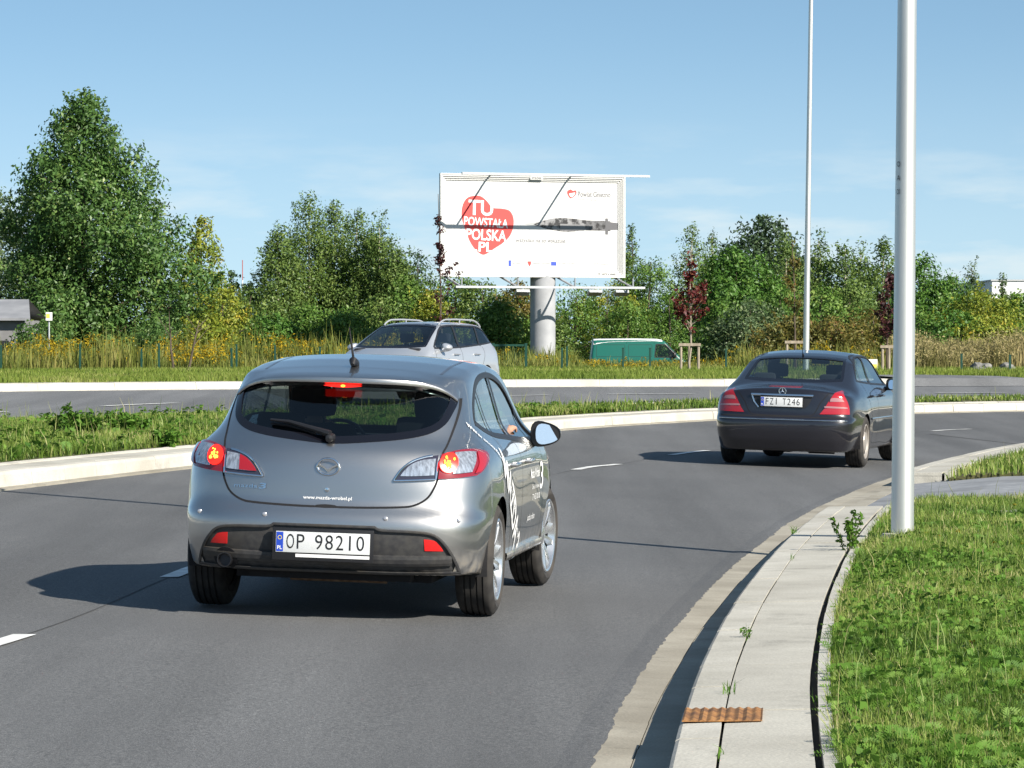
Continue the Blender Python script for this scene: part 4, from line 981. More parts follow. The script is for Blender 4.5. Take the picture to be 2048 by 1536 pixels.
def far_z(P):
    o = []
    for p in P:
        i = np.argmin(np.linalg.norm(F_[:, :2] - p[:2], axis=1)); j = np.argmin(np.linalg.norm(N_[:, :2] - p[:2], axis=1)); da = np.linalg.norm(F_[i, :2] - p[:2]); db = np.linalg.norm(N_[j, :2] - p[:2]); o.append((F_[i, 2] * db + N_[j, 2] * da) / (da + db))
    return np.array(o)
fd = resample(fardash, 0.05)
for a, b, ax in ((53.5, 55.6, 1), (58.0, 59.9, 1), (64.0, 66.6, 1), (-1.3, 0.8, 0), (2.0, 3.9, 0), (5.4, 7.3, 0), (9.3, 11.0, 0)):
    Pq = fd[(fd[:, ax] >= a) & (fd[:, ax] <= b)]; Pq = resample(Pq, 0.3); Pq[:, 2] = far_z(Pq) + 0.006; marking('lane_marking', Pq, 0.20)
q = resample(Pf[(Pf[:, 0] > 8.6) & (Pf[:, 0] < 16)], 0.4); q = off(q, 0.25); q[:, 2] = far_z(q) + 0.004; marking('edge_line', q, 0.20)
# narrow dark seam across the near road beyond the lamp post
Ps = np.linspace([6.9, 60.3, 0], [8.35, 55.0, 0], 24); Ps[:, 2] = road_z(Ps, A_, B_); marking('road_seam', Ps, 0.035, M_JOINT, 0.005)

# ================================================================== other vehicles
def wheel_well(car, s, y, zc, ra, xin, xout):
    b = MB(); n = 24; V = []; a0, a1 = -0.25, math.pi + 0.25
    for i in range(n + 1):
        t = a0 + (a1 - a0) * i / n
        V += [(s * xin, y + (ra + 0.01) * math.cos(t), zc + (ra + 0.01) * math.sin(t)), (s * xout, y + (ra + 0.004) * math.cos(t), zc + (ra + 0.004) * math.sin(t))]
    b.add(V, [(i * 2, i * 2 + 1, i * 2 + 3, i * 2 + 2) for i in range(n)]); b.add([(s * xin, y + (ra + .01) * math.cos(a0 + (a1 - a0) * i / n), zc + (ra + .01) * math.sin(a0 + (a1 - a0) * i / n)) for i in range(n + 1)], [tuple(range(n + 1))])
    return b.obj('wheel_arch', M_MATT, car)

def lining(car, V, Fs, G): link('cabin_lining', mesh('cabin_lining', V - G * 0.035, [f[::-1] for f in Fs], True, -G), M_INT, car)

def side_glass(B, car, sw, gs, pillars, trim=0.014, trim_m=None):
    for sd in ('right', 'left'):
        B.patch('side_window', offset_loop(sw, 0.008), sd, gs, car, -0.006, 0)
        B.patch('window_trim', offset_loop(sw, trim), sd, trim_m or M_BLK, car, 0.0022, 0.008, [offset_loop(sw, -trim)])
        for a, b_, wv in pillars: B.ribbon('window_pillar', np.linspace(a, b_, 10), sd, wv, M_BLK, car, 0.001)

def make_saloon():
    P = paint('midnight blue paint', (0.012, 0.0115, 0.017), 0.25, 0.30)
    car = empty('saloon_car'); tag(car, 'dark blue saloon car driving away beyond the hatchback, half behind the near lamp post', 'car')
    hn = lambda y, z: 0.012 * (np.exp(-(y / 0.45) ** 2) + np.exp(-((y - 2.854) / 0.45) ** 2)) * np.exp(-((z - 0.55) / 0.25) ** 2)
    B = CarBody(
        rear=[(0.14, -0.98), (0.24, -1.02), (0.34, -1.065), (0.46, -1.085), (0.58, -1.085), (0.615, -1.07), (0.64, -1.02), (0.76, -1.015), (0.88, -1.00), (0.94, -0.985), (0.975, -0.975), (1.015, -0.93), (1.2, -0.7), (1.45, -0.3)],
        rear_bow=([(0.2, 0.09), (0.6, 0.09), (1.0, 0.12), (1.4, 0.2)], [(0.2, 0.16), (0.6, 0.16), (1.0, 0.20), (1.4, 0.3)]),
        halfw=[(0.12, 0.80), (0.26, 0.855), (0.42, 0.890), (0.58, 0.902), (0.74, 0.900), (0.88, 0.878), (0.96, 0.845), (1.01, 0.805), (1.06, 0.765), (1.16, 0.726), (1.28, 0.688), (1.38, 0.650), (1.48, 0.61)],
        taper=[(-1.1, 0.060), (-0.6, 0.022), (0.0, 0.0), (1.4, 0.0), (2.7, 0.0), (3.2, 0.05), (3.7, 0.22)],
        top=[(-1.05, 0.965), (-0.90, 0.990), (-0.55, 1.020), (-0.42, 1.045), (0.0, 1.225), (0.32, 1.358), (0.62, 1.412), (1.05, 1.446), (1.45, 1.442), (1.76, 1.392), (2.46, 1.03), (2.70, 0.97), (3.2, 0.88), (3.55, 0.74), (3.72, 0.5)],
        camber=0.045, front=[(0.14, 3.5), (0.35, 3.66), (0.6, 3.70), (0.8, 3.60), (1.0, 3.3)], front_bow=(0.2, 0.25), bottom=0.20,
        k_rs=0.26, k_ts=0.12, k_rt=0.06, core=(-0.1, 2.3, 0.70), haunch=hn)
    rw = smooth_loop([(0, 1.060), (0.35, 1.064), (0.615, 1.080, 1), (0.585, 1.20), (0.545, 1.335, 1), (0.30, 1.358), (0, 1.364), (-0.30, 1.358), (-0.545, 1.335, 1), (-0.585, 1.20), (-0.615, 1.080, 1), (-0.35, 1.064)], 5)
    sw = smooth_loop([(0.02, 1.078, 1), (0.5, 1.055), (1.2, 1.03), (2.18, 1.01, 1), (1.88, 1.19), (1.56, 1.345), (1.1, 1.385), (0.62, 1.360), (0.28, 1.25)], 6)
    ws = smooth_loop([(0, 1.05), (0.4, 1.05), (0.66, 1.06, 1), (0.60, 1.22), (0.53, 1.36, 1), (0, 1.385), (-0.53, 1.36, 1), (-0.60, 1.22), (-0.66, 1.06, 1), (-0.4, 1.05)], 5)
    WB, ZC, RA = 2.854, 0.322, 0.352
    o, V, Fs, G = B.body('body', P, car, [('rear', rw), ('right', sw), ('left', sw), ('front', ws)], [(0, ZC, RA), (WB, ZC, RA)], nth=180, ncap=46, ntube=90)
    lining(car, V, Fs, G)
    gl = car_glass('saloon glass', (0.66, 0.74, 0.72)); gs = car_glass('side glass', (0.60, 0.66, 0.66)); bg_ = mat('black glass edge', (0.006, 0.006, 0.009), 0.06)
    B.patch('rear_window', offset_loop(rw, 0.01), 'rear', gl, car, -0.004, 0); B.patch('window_seal', offset_loop(rw, 0.012), 'rear', bg_, car, 0.0015, 0.006, [offset_loop(rw, -0.022)])
    B.patch('windscreen', offset_loop(ws, 0.01), 'front', gs, car, -0.004, 0)
    side_glass(B, car, sw, gs, (((0.30, 1.28), (0.34, 1.05), 0.03), ((0.95, 1.37), (0.98, 1.02), 0.09)), 0.012)
    for sd in ('right', 'left'):
        s = 1 if sd == 'right' else -1
        for L in ([(0.28, 1.30), (0.24, 1.10), (0.26, 0.90), (0.42, 0.68), (0.60, 0.46), (0.66, 0.30), (1.3, 0.285), (2.3, 0.285), (2.36, 0.60), (2.33, 0.95)], [(0.98, 1.02), (1.0, 0.7), (1.02, 0.29)]):
            B.ribbon('door_gap', smooth_loop(L, 6, False), sd, 0.007, M_GAP, car, 0.0012)
        B.ribbon('side_moulding', np.stack([np.linspace(-0.42 if 0 else 0.40, 2.42, 30), np.full(30, 0.600)], 1), sd, 0.022, M_CHROME, car, 0.001, 0.008)
        for hy in (0.42, 1.20):
            hp = B.onto([(hy, 0.885), (hy + 0.1, 0.890), (hy + 0.2, 0.885)], sd); of = Vector((s * 0.035, 0, 0)); b = MB()
            b.tube([Vector(hp[0]), Vector(hp[0]) + of, Vector(hp[1]) + of, Vector(hp[2]) + of, Vector(hp[2])], 0.014, 8); b.obj('door_handle', P, car, True)
        mir = lambda L: np.array([(s * a, b) for a, b in L])
        lamp = mir(smooth_loop([(0.470, 0.668, 1), (0.520, 0.735), (0.585, 0.85), (0.640, 0.935), (0.672, 0.957, 1), (0.725, 0.925), (0.778, 0.84), (0.808, 0.75), (0.815, 0.672, 1)], 6))
        tl = B.patch('tail_lamp', lamp, 'rear', M_RED, car, 0.008, 0.02, bulge=0.012)
        B.patch('reversing_lens', mir(smooth_loop([(0.585, 0.825, 1), (0.606, 0.868), (0.71, 0.862), (0.745, 0.825, 1)], 4)), 'rear', mat('pale red lens', (0.42, 0.20, 0.20), 0.15, 0.3, 1.0), tl, 0.0225, 0.004)
        B.patch('lamp_bar', mir(smooth_loop([(0.530, 0.748, 1), (0.540, 0.768), (0.76, 0.760), (0.780, 0.742, 1)], 4)), 'rear', mat('pale red lens', (0.42, 0.20, 0.20), 0.15, 0.3, 1.0), tl, 0.0225, 0.004)
    # boot lid gap, plate recess with chrome strip, third lamp line, bumper moulding
    tg = [(0.572, 0.935), (0.540, 0.89), (0.47, 0.80), (0.44, 0.735), (0.40, 0.672), (0.33, 0.645), (0.0, 0.640)]; tg = tg + [(-a, b) for a, b in tg[-2::-1]]
    B.ribbon('boot_gap', smooth_loop(tg, 5, False), 'rear', 0.010, M_GAP, car, 0.0012)
    B.patch('plate_recess', smooth_loop([(-0.375, 0.880, 1), (0.375, 0.880, 1), (0.345, 0.800), (0.29, 0.735, 1), (-0.29, 0.735, 1), (-0.345, 0.80)], 5), 'rear', M_BLK, car, 0.002, 0)
    cs = B.ribbon('chrome_strip', np.stack([np.linspace(-0.385, 0.385, 24), np.full(24, 0.888)], 1), 'rear', 0.026, M_CHROME, car, 0.002, 0.022)
    B.ribbon('recess_edge', np.array([(-0.375, 0.875), (-0.345, 0.80), (-0.29, 0.735)]), 'rear', 0.016, M_CHROME, car, 0.002, 0.006)
    B.patch('high_brake_lamp', smooth_loop([(-0.20, 0.990, 1), (0.20, 0.990, 1), (0.20, 1.003, 1), (-0.20, 1.003, 1)], 6), 'rear', M_RED, car, 0.004, 0.006)
    th = np.linspace(-0.80, 0.80, 60)
    B.ribbon('bumper_moulding', np.stack([th, np.full(60, 0.590)], 1), 'rear', 0.013, mat('dull chrome', (0.45, 0.46, 0.48), 0.2, 1.0), car, 0.001, 0.008)
    B.ribbon('bumper_groove', np.stack([th, np.full(60, 0.628)], 1), 'rear', 0.012, M_GAP, car, 0.001)
    number_plate(car, (0.0, B.onto([(0, 0.80)], 'rear')[0][1] - 0.016, 0.808), M_REAR, 0.52, 0.114, ('FZI', 'T246'))
    pb = B.onto([(0, 0.945)], 'rear')[0]; b = MB(); n = 32; V = []
    for k in range(n):
        t = 2 * math.pi * k / n
        for j in range(6):
            u = 2 * math.pi * j / 6; rr = 0.043 + 0.006 * math.cos(u); V.append((rr * math.cos(t), pb[1] - 0.012 + 0.005 * math.sin(u), pb[2] - 0.005 + rr * math.sin(t)))
    b.add(V, [(k * 6 + j, k * 6 + (j + 1) % 6, ((k + 1) % n) * 6 + (j + 1) % 6, ((k + 1) % n) * 6 + j) for k in range(n) for j in range(6)])
    V = []
    for k in range(6):
        t = math.pi / 2 + k * math.pi / 3; r_ = 0.042 if k % 2 == 0 else 0.0085; V.append((r_ * math.cos(t), pb[1] - 0.014, pb[2] - 0.005 + r_ * math.sin(t)))
    V.append((0, pb[1] - 0.022, pb[2] - 0.005)); b.add(V, [(i, (i + 1) % 6, 6) for i in range(6)]); b.obj('badge', M_CHROME, car, True)
    pa = B.onto([(0.0, 0.42)], 'top')[0]; b = MB(); b.tube([pa, pa + [0, -0.03, 0.02]], 0.012, 8); b.tube([pa + [0, -0.02, 0.01], pa + [0, -0.10, 0.10]], [0.006, 0.003], 6); b.obj('aerial', M_BLK, car, True)
    for y, st in ((0, 0), (WB, R(-7))):
        for s in (1, -1):
            wheel(car, (s * 0.790, y, ZC), ZC, 0.225, 0.208, s, st, style='disc', m_rim=mat('dusty silver rim', (0.42, 0.38, 0.34), 0.45, 0.5)); wheel_well(car, s, y, ZC, RA, 0.52, 0.885)
    b = MB(); b.box((0, 1.35, 0.24), (1.15, 3.9, 0.07)); b.box((0, 0, 0.28), (1.3, 0.14, 0.14)); b.box((-0.18, 0.06, 0.24), (0.26, 0.3, 0.16)); b.obj('underbody', M_MATT, car)
    b = MB(); b.tube([(0.30, -0.7, 0.235), (0.62, -0.7, 0.235)], 0.06, 12); b.obj('silencer', M_MATT, car, True)
    b = MB(); b.box((0, 2.25, 0.86), (1.35, 0.4, 0.28)); b.obj('dashboard', M_INT, car, True, 0.05)
    for x in (-0.38, 0.38): seat(car, x, 0.95, 0.32)
    b = MB(); b.box((0, 0.35, 0.47), (1.3, 0.5, 0.18)); b.box((0, 0.10, 0.72), (1.3, 0.15, 0.54), Matrix.Rotation(R(14), 3, 'X')); rb = b.obj('rear_bench', M_SEAT, car, True, 0.05)
    for x in (-0.42, 0.42):
        b = MB(); b.box((x, 0.06, 1.07), (0.28, 0.10, 0.16)); b.obj('headrest', M_SEAT, rb, True, 0.045)
    b = MB(); b.box((0.02, 1.62, 1.30), (0.24, 0.03, 0.07)); b.obj('rear_view_mirror', M_BLK, car, True, 0.012)
    for s in (1, -1): side_mirror(car, s, (s * 0.850, 1.86, 1.02), (0.19, 0.14, 0.13), P, M_MIRROR, yaw=s * R(6))
    return car, B

def make_estate():
    P = paint('silver paint', (0.50, 0.52, 0.55), 0.55, 0.36)
    car = empty('estate_car'); tag(car, 'silver estate car with arched roof rails coming along the far road', 'car')
    B = CarBody(
        rear=[(0.14, -0.92), (0.3, -0.99), (0.5, -1.02), (0.62, -1.00), (0.68, -0.96), (0.95, -0.92), (1.05, -0.87), (1.35, -0.62), (1.5, -0.48)],
        rear_bow=([(0.2, 0.12), (1.4, 0.14)], [(0.2, 0.2), (1.4, 0.25)]),
        halfw=[(0.12, 0.80), (0.26, 0.86), (0.5, 0.905), (0.72, 0.905), (0.88, 0.885), (0.96, 0.85), (1.02, 0.80), (1.12, 0.745), (1.28, 0.675), (1.42, 0.60), (1.52, 0.55)],
        taper=[(-1.1, 0.05), (-0.5, 0.01), (0, 0), (2.7, 0), (3.2, 0.06), (3.75, 0.26)],
        top=[(-1.0, 1.38), (-0.6, 1.44), (0.0, 1.478), (0.7, 1.490), (1.3, 1.478), (1.6, 1.435), (2.0, 1.27), (2.62, 0.985), (2.9, 0.92), (3.35, 0.82), (3.65, 0.66), (3.75, 0.5)],
        camber=0.045, front=[(0.14, 3.5), (0.35, 3.68), (0.6, 3.72), (0.8, 3.55), (1.0, 3.2)], front_bow=(0.24, 0.3), bottom=0.2, k_rs=0.3, k_ts=0.11, k_rt=0.09, core=(0.3, 2.3, 0.72))
    rw = smooth_loop([(0, 1.02), (0.6, 1.03, 1), (0.52, 1.36, 1), (0, 1.40), (-0.52, 1.36, 1), (-0.6, 1.03, 1)], 6)
    sw = smooth_loop([(-0.62, 1.10, 1), (0.2, 1.045), (1.2, 1.00), (2.28, 0.985, 1), (1.95, 1.17), (1.58, 1.355), (1.2, 1.405), (0.4, 1.405), (-0.30, 1.365)], 6)
    ws = smooth_loop([(0, 1.0), (0.4, 1.0), (0.70, 1.02, 1), (0.63, 1.22), (0.56, 1.405, 1), (0.3, 1.430), (0, 1.436), (-0.3, 1.430), (-0.56, 1.405, 1), (-0.63, 1.22), (-0.70, 1.02, 1), (-0.4, 1.0)], 5)
    WB, ZC, RA = 2.72, 0.32, 0.35
    o, V, Fs, G = B.body('body', P, car, [('rear', rw), ('right', sw), ('left', sw), ('front', ws)], [(0, ZC, RA), (WB, ZC, RA)], nth=160, ncap=40, ntube=84)
    lining(car, V, Fs, G)
    gs = car_glass('side glass', (0.60, 0.66, 0.66)); bg_ = mat('black glass edge', (0.006, 0.006, 0.009), 0.06)
    B.patch('windscreen', offset_loop(ws, 0.012), 'front', gs, car, -0.004, 0); B.patch('window_seal', offset_loop(ws, 0.012), 'front', bg_, car, 0.0015, 0.006, [offset_loop(ws, -0.03)])
    B.patch('rear_window', offset_loop(rw, 0.01), 'rear', gs, car, -0.004, 0)
    side_glass(B, car, sw, gs, (((-0.05, 1.42), (0.10, 1.03), 0.07), ((0.98, 1.43), (1.10, 0.99), 0.08)), 0.014)
    for sd in ('right', 'left'):
        s = 1 if sd == 'right' else -1
        for L in ([(0.02, 1.02), (0.10, 0.80), (0.42, 0.45), (0.55, 0.29), (1.3, 0.285), (2.25, 0.29), (2.32, 0.60), (2.30, 0.96)], [(1.10, 1.0), (1.12, 0.7), (1.14, 0.29)]):
            B.ribbon('door_gap', smooth_loop(L, 6, False), sd, 0.009, M_GAP, car, 0.0012)
        B.ribbon('side_moulding', np.stack([np.linspace(0.4, 2.3, 24), np.full(24, 0.56)], 1), sd, 0.05, P, car, 0.0, 0.012)
        for hy in (0.35, 1.30):
            hp = B.onto([(hy, 0.875), (hy + 0.1, 0.88), (hy + 0.2, 0.875)], sd); of = Vector((s * 0.035, 0, 0)); b = MB()
            b.tube([Vector(hp[0]), Vector(hp[0]) + of, Vector(hp[1]) + of, Vector(hp[2]) + of, Vector(hp[2])], 0.015, 8); b.obj('door_handle', P, car, True)
        # arched roof rail on three feet
        ys = np.linspace(-0.45, 1.50, 25); base = B.onto(np.stack([np.full(25, s * 0.555), ys], 1), 'top'); u = (ys + 0.45) / 1.95
        hgt = 0.075 * np.clip(np.minimum(u, 1 - u) / 0.16, 0, 1) ** 0.6 + 0.012
        b = MB(); b.tube([p + [0, 0, h] for p, h in zip(base, hgt)], 0.016, 8)
        q = B.onto([(s * 0.555, 0.52)], 'top')[0]; b.tube([q, q + [0, 0, 0.08]], 0.014, 8); b.obj('roof_rail', mat('satin rail', (0.48, 0.49, 0.51), 0.4, 0.5), car, True)
        lamp = np.array([(s * a, b_) for a, b_ in smooth_loop([(0.36, 0.66, 1), (0.72, 0.74, 1), (0.70, 0.60, 1), (0.40, 0.56, 1)], 5)])
        B.patch('headlamp', lamp, 'front', M_CLEAR, car, 0.006, 0.02, bulge=0.01)
        tlp = np.array([(s * a, b_) for a, b_ in smooth_loop([(0.55, 0.80, 1), (0.58, 1.0, 1), (0.74, 1.02, 1), (0.78, 0.80, 1)], 5)])
        B.patch('tail_lamp', tlp, 'rear', M_RED, car, 0.006, 0.02, bulge=0.01)
        side_mirror(car, s, (s * 0.86, 1.98, 1.00), (0.20, 0.15, 0.14), P, M_MIRROR)
    B.patch('grille', smooth_loop([(-0.42, 0.30, 1), (0.42, 0.30, 1), (0.34, 0.52, 1), (-0.34, 0.52, 1)], 6), 'front', M_BLK, car, 0.003, 0.01)
    for y, st in ((0, 0), (WB, R(4))):
        for s in (1, -1): wheel(car, (s * 0.785, y, ZC), ZC, 0.215, 0.21, s, st, 10); wheel_well(car, s, y, ZC, RA, 0.52, 0.88)
    b = MB(); b.box((0, 1.35, 0.24), (1.15, 3.7, 0.07)); b.obj('underbody', M_MATT, car)
    b = MB(); b.box((0, 2.35, 0.84), (1.35, 0.5, 0.30)); b.obj('dashboard', M_INT, car, True, 0.05)
    for x in (-0.38, 0.38): seat(car, x, 1.05, 0.32)
    b = MB(); b.box((0, 0.2, 0.47), (1.3, 0.5, 0.18)); b.box((0, -0.05, 0.78), (1.3, 0.15, 0.6), Matrix.Rotation(R(14), 3, 'X')); b.obj('rear_bench', M_SEAT, car, True, 0.05)
    b = MB(); b.box((0.0, 1.72, 1.34), (0.24, 0.03, 0.07)); b.obj('rear_view_mirror', M_BLK, car, True, 0.012)
    return car, B

def make_van():
    P = paint('green paint', (0.004, 0.105, 0.075), 0.0, 0.35, 0.03, 0.8)
    car = empty('panel_van'); tag(car, 'green panel van with a white roof parked behind the far fence', 'van')
    B = CarBody(
        rear=[(0.14, -0.90), (0.35, -0.96), (0.7, -0.95), (1.1, -0.92), (1.9, -0.80)], rear_bow=([(0.2, 0.05), (1.8, 0.05)], [(0.2, 0.08), (1.8, 0.1)]),
        halfw=[(0.14, 0.80), (0.3, 0.88), (0.6, 0.92), (1.0, 0.92), (1.15, 0.90), (1.6, 0.82), (1.95, 0.74)], taper=[(-1, 0.02), (0, 0), (2.6, 0), (3.2, 0.06), (3.6, 0.2)],
        top=[(-1, 1.88), (-0.6, 1.92), (1.0, 1.935), (2.0, 1.92), (2.35, 1.86), (3.02, 1.22), (3.15, 1.10), (3.5, 0.95), (3.62, 0.6)], camber=0.03,
        front=[(0.14, 3.45), (0.35, 3.58), (0.6, 3.60), (0.9, 3.52), (1.1, 3.3)], front_bow=(0.12, 0.15), bottom=0.22, k_rs=0.12, k_ts=0.10, k_rt=0.10, k_fs=0.25, core=(0.0, 2.4, 0.95))
    sw = smooth_loop([(1.92, 1.12, 1), (2.92, 1.10, 1), (2.78, 1.30), (2.42, 1.66, 1), (1.98, 1.68, 1)], 5)
    ws = smooth_loop([(-0.68, 1.22, 1), (0.68, 1.22, 1), (0.60, 1.76, 1), (-0.60, 1.76, 1)], 8)
    o, V, Fs, G = B.body('body', P, car, [('right', sw), ('left', sw), ('front', ws)], [(0, 0.33, 0.36), (2.75, 0.33, 0.36)], nth=130, ncap=30, ntube=70)
    lining(car, V, Fs, G); gs = car_glass('side glass', (0.60, 0.66, 0.66))
    B.patch('windscreen', offset_loop(ws, 0.01), 'front', gs, car, -0.004, 0)
    for sd in ('right', 'left'):
        B.patch('side_window', offset_loop(sw, 0.01), sd, gs, car, -0.005, 0); B.patch('window_trim', offset_loop(sw, 0.02), sd, M_BLK, car, 0.003, 0.01, [offset_loop(sw, -0.02)])
        for a, b_ in ((-0.62, 0.62), (0.78, 1.80)):           # pressed panels
            lp = smooth_loop([(a, 1.14, 1), (b_, 1.14, 1), (b_, 1.66, 1), (a, 1.66, 1)], 6)
            B.ribbon('panel_gap', np.concatenate([lp, lp[:1]]), sd, 0.022, mat('dark green edge', (0.002, 0.04, 0.03), 0.5), car, 0.002)
        B.ribbon('door_gap', np.array([(0.70, 0.3), (0.70, 1.0), (0.70, 1.75)]), sd, 0.02, M_GAP, car, 0.002)
        B.ribbon('door_gap', np.array([(1.88, 0.3), (1.88, 1.0), (1.90, 1.75)]), sd, 0.02, M_GAP, car, 0.002)
        s = 1 if sd == 'right' else -1; side_mirror(car, s, (s * 0.88, 2.75, 1.22), (0.2, 0.28, 0.12), M_BLK, M_MIRROR)
        for y in (0, 2.75): wheel(car, (s * 0.80, y, 0.33), 0.33, 0.2, 0.2, s, style='disc', m_rim=mat('dusty silver rim', (0.42, 0.38, 0.34), 0.45, 0.5)); wheel_well(car, s, y, 0.33, 0.36, 0.55, 0.90)
    B.patch('roof', smooth_loop([(-0.78, -0.74, 1), (0.78, -0.74, 1), (0.76, 2.26, 1), (-0.76, 2.26, 1)], 12), 'top', mat('white van roof', (0.78, 0.79, 0.80), 0.4), car, 0.006, 0.03, res=0.08)
    return car, B

hatch, HB = make_hatchback()
hatch.location = (-0.945, 20.76, 0.062); hatch.rotation_euler = (0, R(1.8), -R(6.8))
saloon, SB = make_saloon()
saloon.location = (3.56, 46.0, 0.055); saloon.rotation_euler = (0, R(1.6), -R(14.5))
estate, EB = make_estate()
estate.location = (-1.30, 69.6, 0.515); estate.rotation_euler = (0, 0, R(180 - 23))
van, VB = make_van()
van.location = (4.30, 160, -0.10); van.rotation_euler = (0, 0, -R(90))

# ================================================================== billboard, lamp posts, fence, buildings
M_STEEL = mat('galvanised steel', (0.42, 0.44, 0.46), 0.45, 0.6)
M_WFRAME = mat('white aluminium', (0.56, 0.56, 0.55), 0.4, 0.1)
M_POSTER = noise_mat('poster paper', (0.53, 0.53, 0.535), (0.58, 0.58, 0.585), 1.2, 0.55, 4)
def world(px, py, Y):
    """point at distance Y that the photograph shows at (px, py)"""
    u, v = (px - 1024) / FPX, (768 - py) / FPX; c, s = math.cos(PITCH), math.sin(PITCH)
    d = Vector((u, c + v * s, -s + v * c)); return Vector((0, 0, CAM_H)) + d * (Y / d.y)
def make_billboard():
    root = empty('billboard', (world(1066, 452, 115).x, 115, world(1066, 452, 115).z), (0, 0, R(20)))
    tag(root, 'large white advertising billboard with a red heart, on one thick grey column', 'billboard')
    W, Hh = 6.20, 3.22; fw = 0.20; pw, ph = W - 2 * fw, Hh - 2 * fw
    b = MB(); b.box((0, 0.13, 0), (W - 0.1, 0.10, Hh - 0.1)); b.obj('panel_box', mat('grey sheet', (0.40, 0.41, 0.42), 0.6), root)
    b = MB(); b.box((0, 0.065, 0), (pw + 0.02, 0.03, ph + 0.02)); b.obj('poster', M_POSTER, root)
    b = MB()                                                # stepped frame profile
    for i, (o, d) in enumerate(((0.0, 0.03), (0.055, -0.005), (0.11, -0.04), (0.16, -0.06))):
        t = 0.045; ww, hh = pw + 2 * o, ph + 2 * o
        b.box((0, d + 0.045, hh / 2 + t / 2), (ww + 2 * t, 0.12, t)); b.box((0, d + 0.045, -hh / 2 - t / 2), (ww + 2 * t, 0.12, t))
        b.box((ww / 2 + t / 2, d + 0.045, 0), (t, 0.12, hh)); b.box((-ww / 2 - t / 2, d + 0.045, 0), (t, 0.12, hh))
    b.obj('frame', M_WFRAME, root, bevel=0.004)
    b = MB(); b.box((0.12, 0.75, 0.02), (W, 0.14, Hh), Matrix.Rotation(R(9), 3, 'Z')); b.obj('rear_panel', M_WFRAME, root)
    b = MB(); b.box((0.10, -0.055, Hh / 2 - 0.10), (0.42, 0.02, 0.11)); b.obj('name_tag', M_WFRAME, root)
    yq = 0.0485
    def T(u, v): return Vector((u, yq, v))
    def flat(name, poly, m, dy=0.0): bb = MB(); bb.add([(a, yq - dy, c) for a, c in poly], [tuple(range(len(poly)))]); return bb.obj(name, m, pst)
    pst = [c for c in root.children if c.name.startswith('poster')][0]
    MR = mat('poster red', (0.72, 0.055, 0.05), 0.5); MG = mat('poster grey', (0.10, 0.10, 0.11), 0.6); MK = mat('poster dark', (0.03, 0.03, 0.035), 0.6); ML = mat('poster pale grey', (0.36, 0.37, 0.38), 0.6)
    # positions on the poster: fractions of its width and height from the top left
    X = lambda u: -pw / 2 + u * pw; Z = lambda v: ph / 2 - v * ph
    hp = [(0.152, 0.175), (0.20, 0.175), (0.235, 0.225), (0.270, 0.300), (0.32, 0.310), (0.365, 0.330), (0.388, 0.400), (0.390, 0.500), (0.370, 0.610), (0.330, 0.690), (0.280, 0.755), (0.235, 0.815), (0.205, 0.82), (0.165, 0.755), (0.135, 0.66), (0.115, 0.55), (0.098, 0.46), (0.092, 0.36), (0.100, 0.27), (0.12, 0.205)]
    hl = smooth_loop([(X(u), Z(v)) for u, v in hp], 5); flat('heart', hl, MR)
    def word(st, u0, v0, u1, v1, rot=0.0, m=M_WHITE, dy=0.004, **k):
        Vt, Ft = text_fit(st, (u1 - u0) * pw, (v1 - v0) * ph, **k); c, s = math.cos(rot), math.sin(rot)
        P = [(X(u0) + a * c - q * s, yq - dy, Z(v1) + a * s + q * c) for a, q in Vt]
        return link('poster_lettering', mesh('poster_lettering', P, Ft), m, pst)
    rt = -0.03
    word('TU', 0.130, 0.215, 0.272, 0.385, rt, bold=0.02); word('POWSTAŁA', 0.105, 0.400, 0.358, 0.500, rt - 0.03, bold=0.015)
    word('POLSKA', 0.118, 0.530, 0.348, 0.655, rt - 0.02, bold=0.02); word('.PL', 0.168, 0.680, 0.272, 0.790, rt, bold=0.02)
    word('...wszystko na to wskazuje.', 0.385, 0.635, 0.695, 0.695, -0.005, MG, shear=0.25)
    word('Powiat Gniezno', 0.765, 0.105, 0.955, 0.165, -0.005, MG); word('Starostwo Powiatowe', 0.765, 0.185, 0.87, 0.205, -0.005, ML)
    sh = [(0.705, 0.10), (0.722, 0.085), (0.735, 0.10), (0.752, 0.095), (0.755, 0.13), (0.740, 0.165), (0.722, 0.185), (0.708, 0.155), (0.702, 0.125)]
    flat('small_heart', smooth_loop([(X(u), Z(v)) for u, v in sh], 4), MR, 0.002)
    flat('small_heart_face', smooth_loop([(X(u), Z(v)) for u, v in [(0.712, 0.135), (0.730, 0.125), (0.748, 0.12), (0.738, 0.155), (0.724, 0.170)]], 4), M_WHITE, 0.006)
    # the pen-shaped pointer: needle tip, nib, barrel, tail
    flat('pointer_needle', [(X(0.44), Z(0.478)), (X(0.53), Z(0.452)), (X(0.53), Z(0.507))], ML, 0.002)
    nib = smooth_loop([(X(0.505), Z(0.480), 1), (X(0.57), Z(0.435)), (X(0.66), Z(0.405)), (X(0.80), Z(0.425)), (X(0.815), Z(0.44), 1), (X(0.815), Z(0.535), 1), (X(0.70), Z(0.560)), (X(0.60), Z(0.535)), (X(0.54), Z(0.505))], 5)
    flat('pointer_nib', nib, noise_mat('engraved grey', (0.025, 0.025, 0.028), (0.24, 0.24, 0.25), 7, 0.6, 6, lo=0.45, hi=0.58), 0.003)
    flat('pointer_barrel', [(X(0.812), Z(0.430)), (X(0.955), Z(0.435)), (X(0.955), Z(0.545)), (X(0.812), Z(0.540))], noise_mat('engraved dark', (0.02, 0.02, 0.022), (0.16, 0.16, 0.17), 9, 0.6, 6), 0.004)
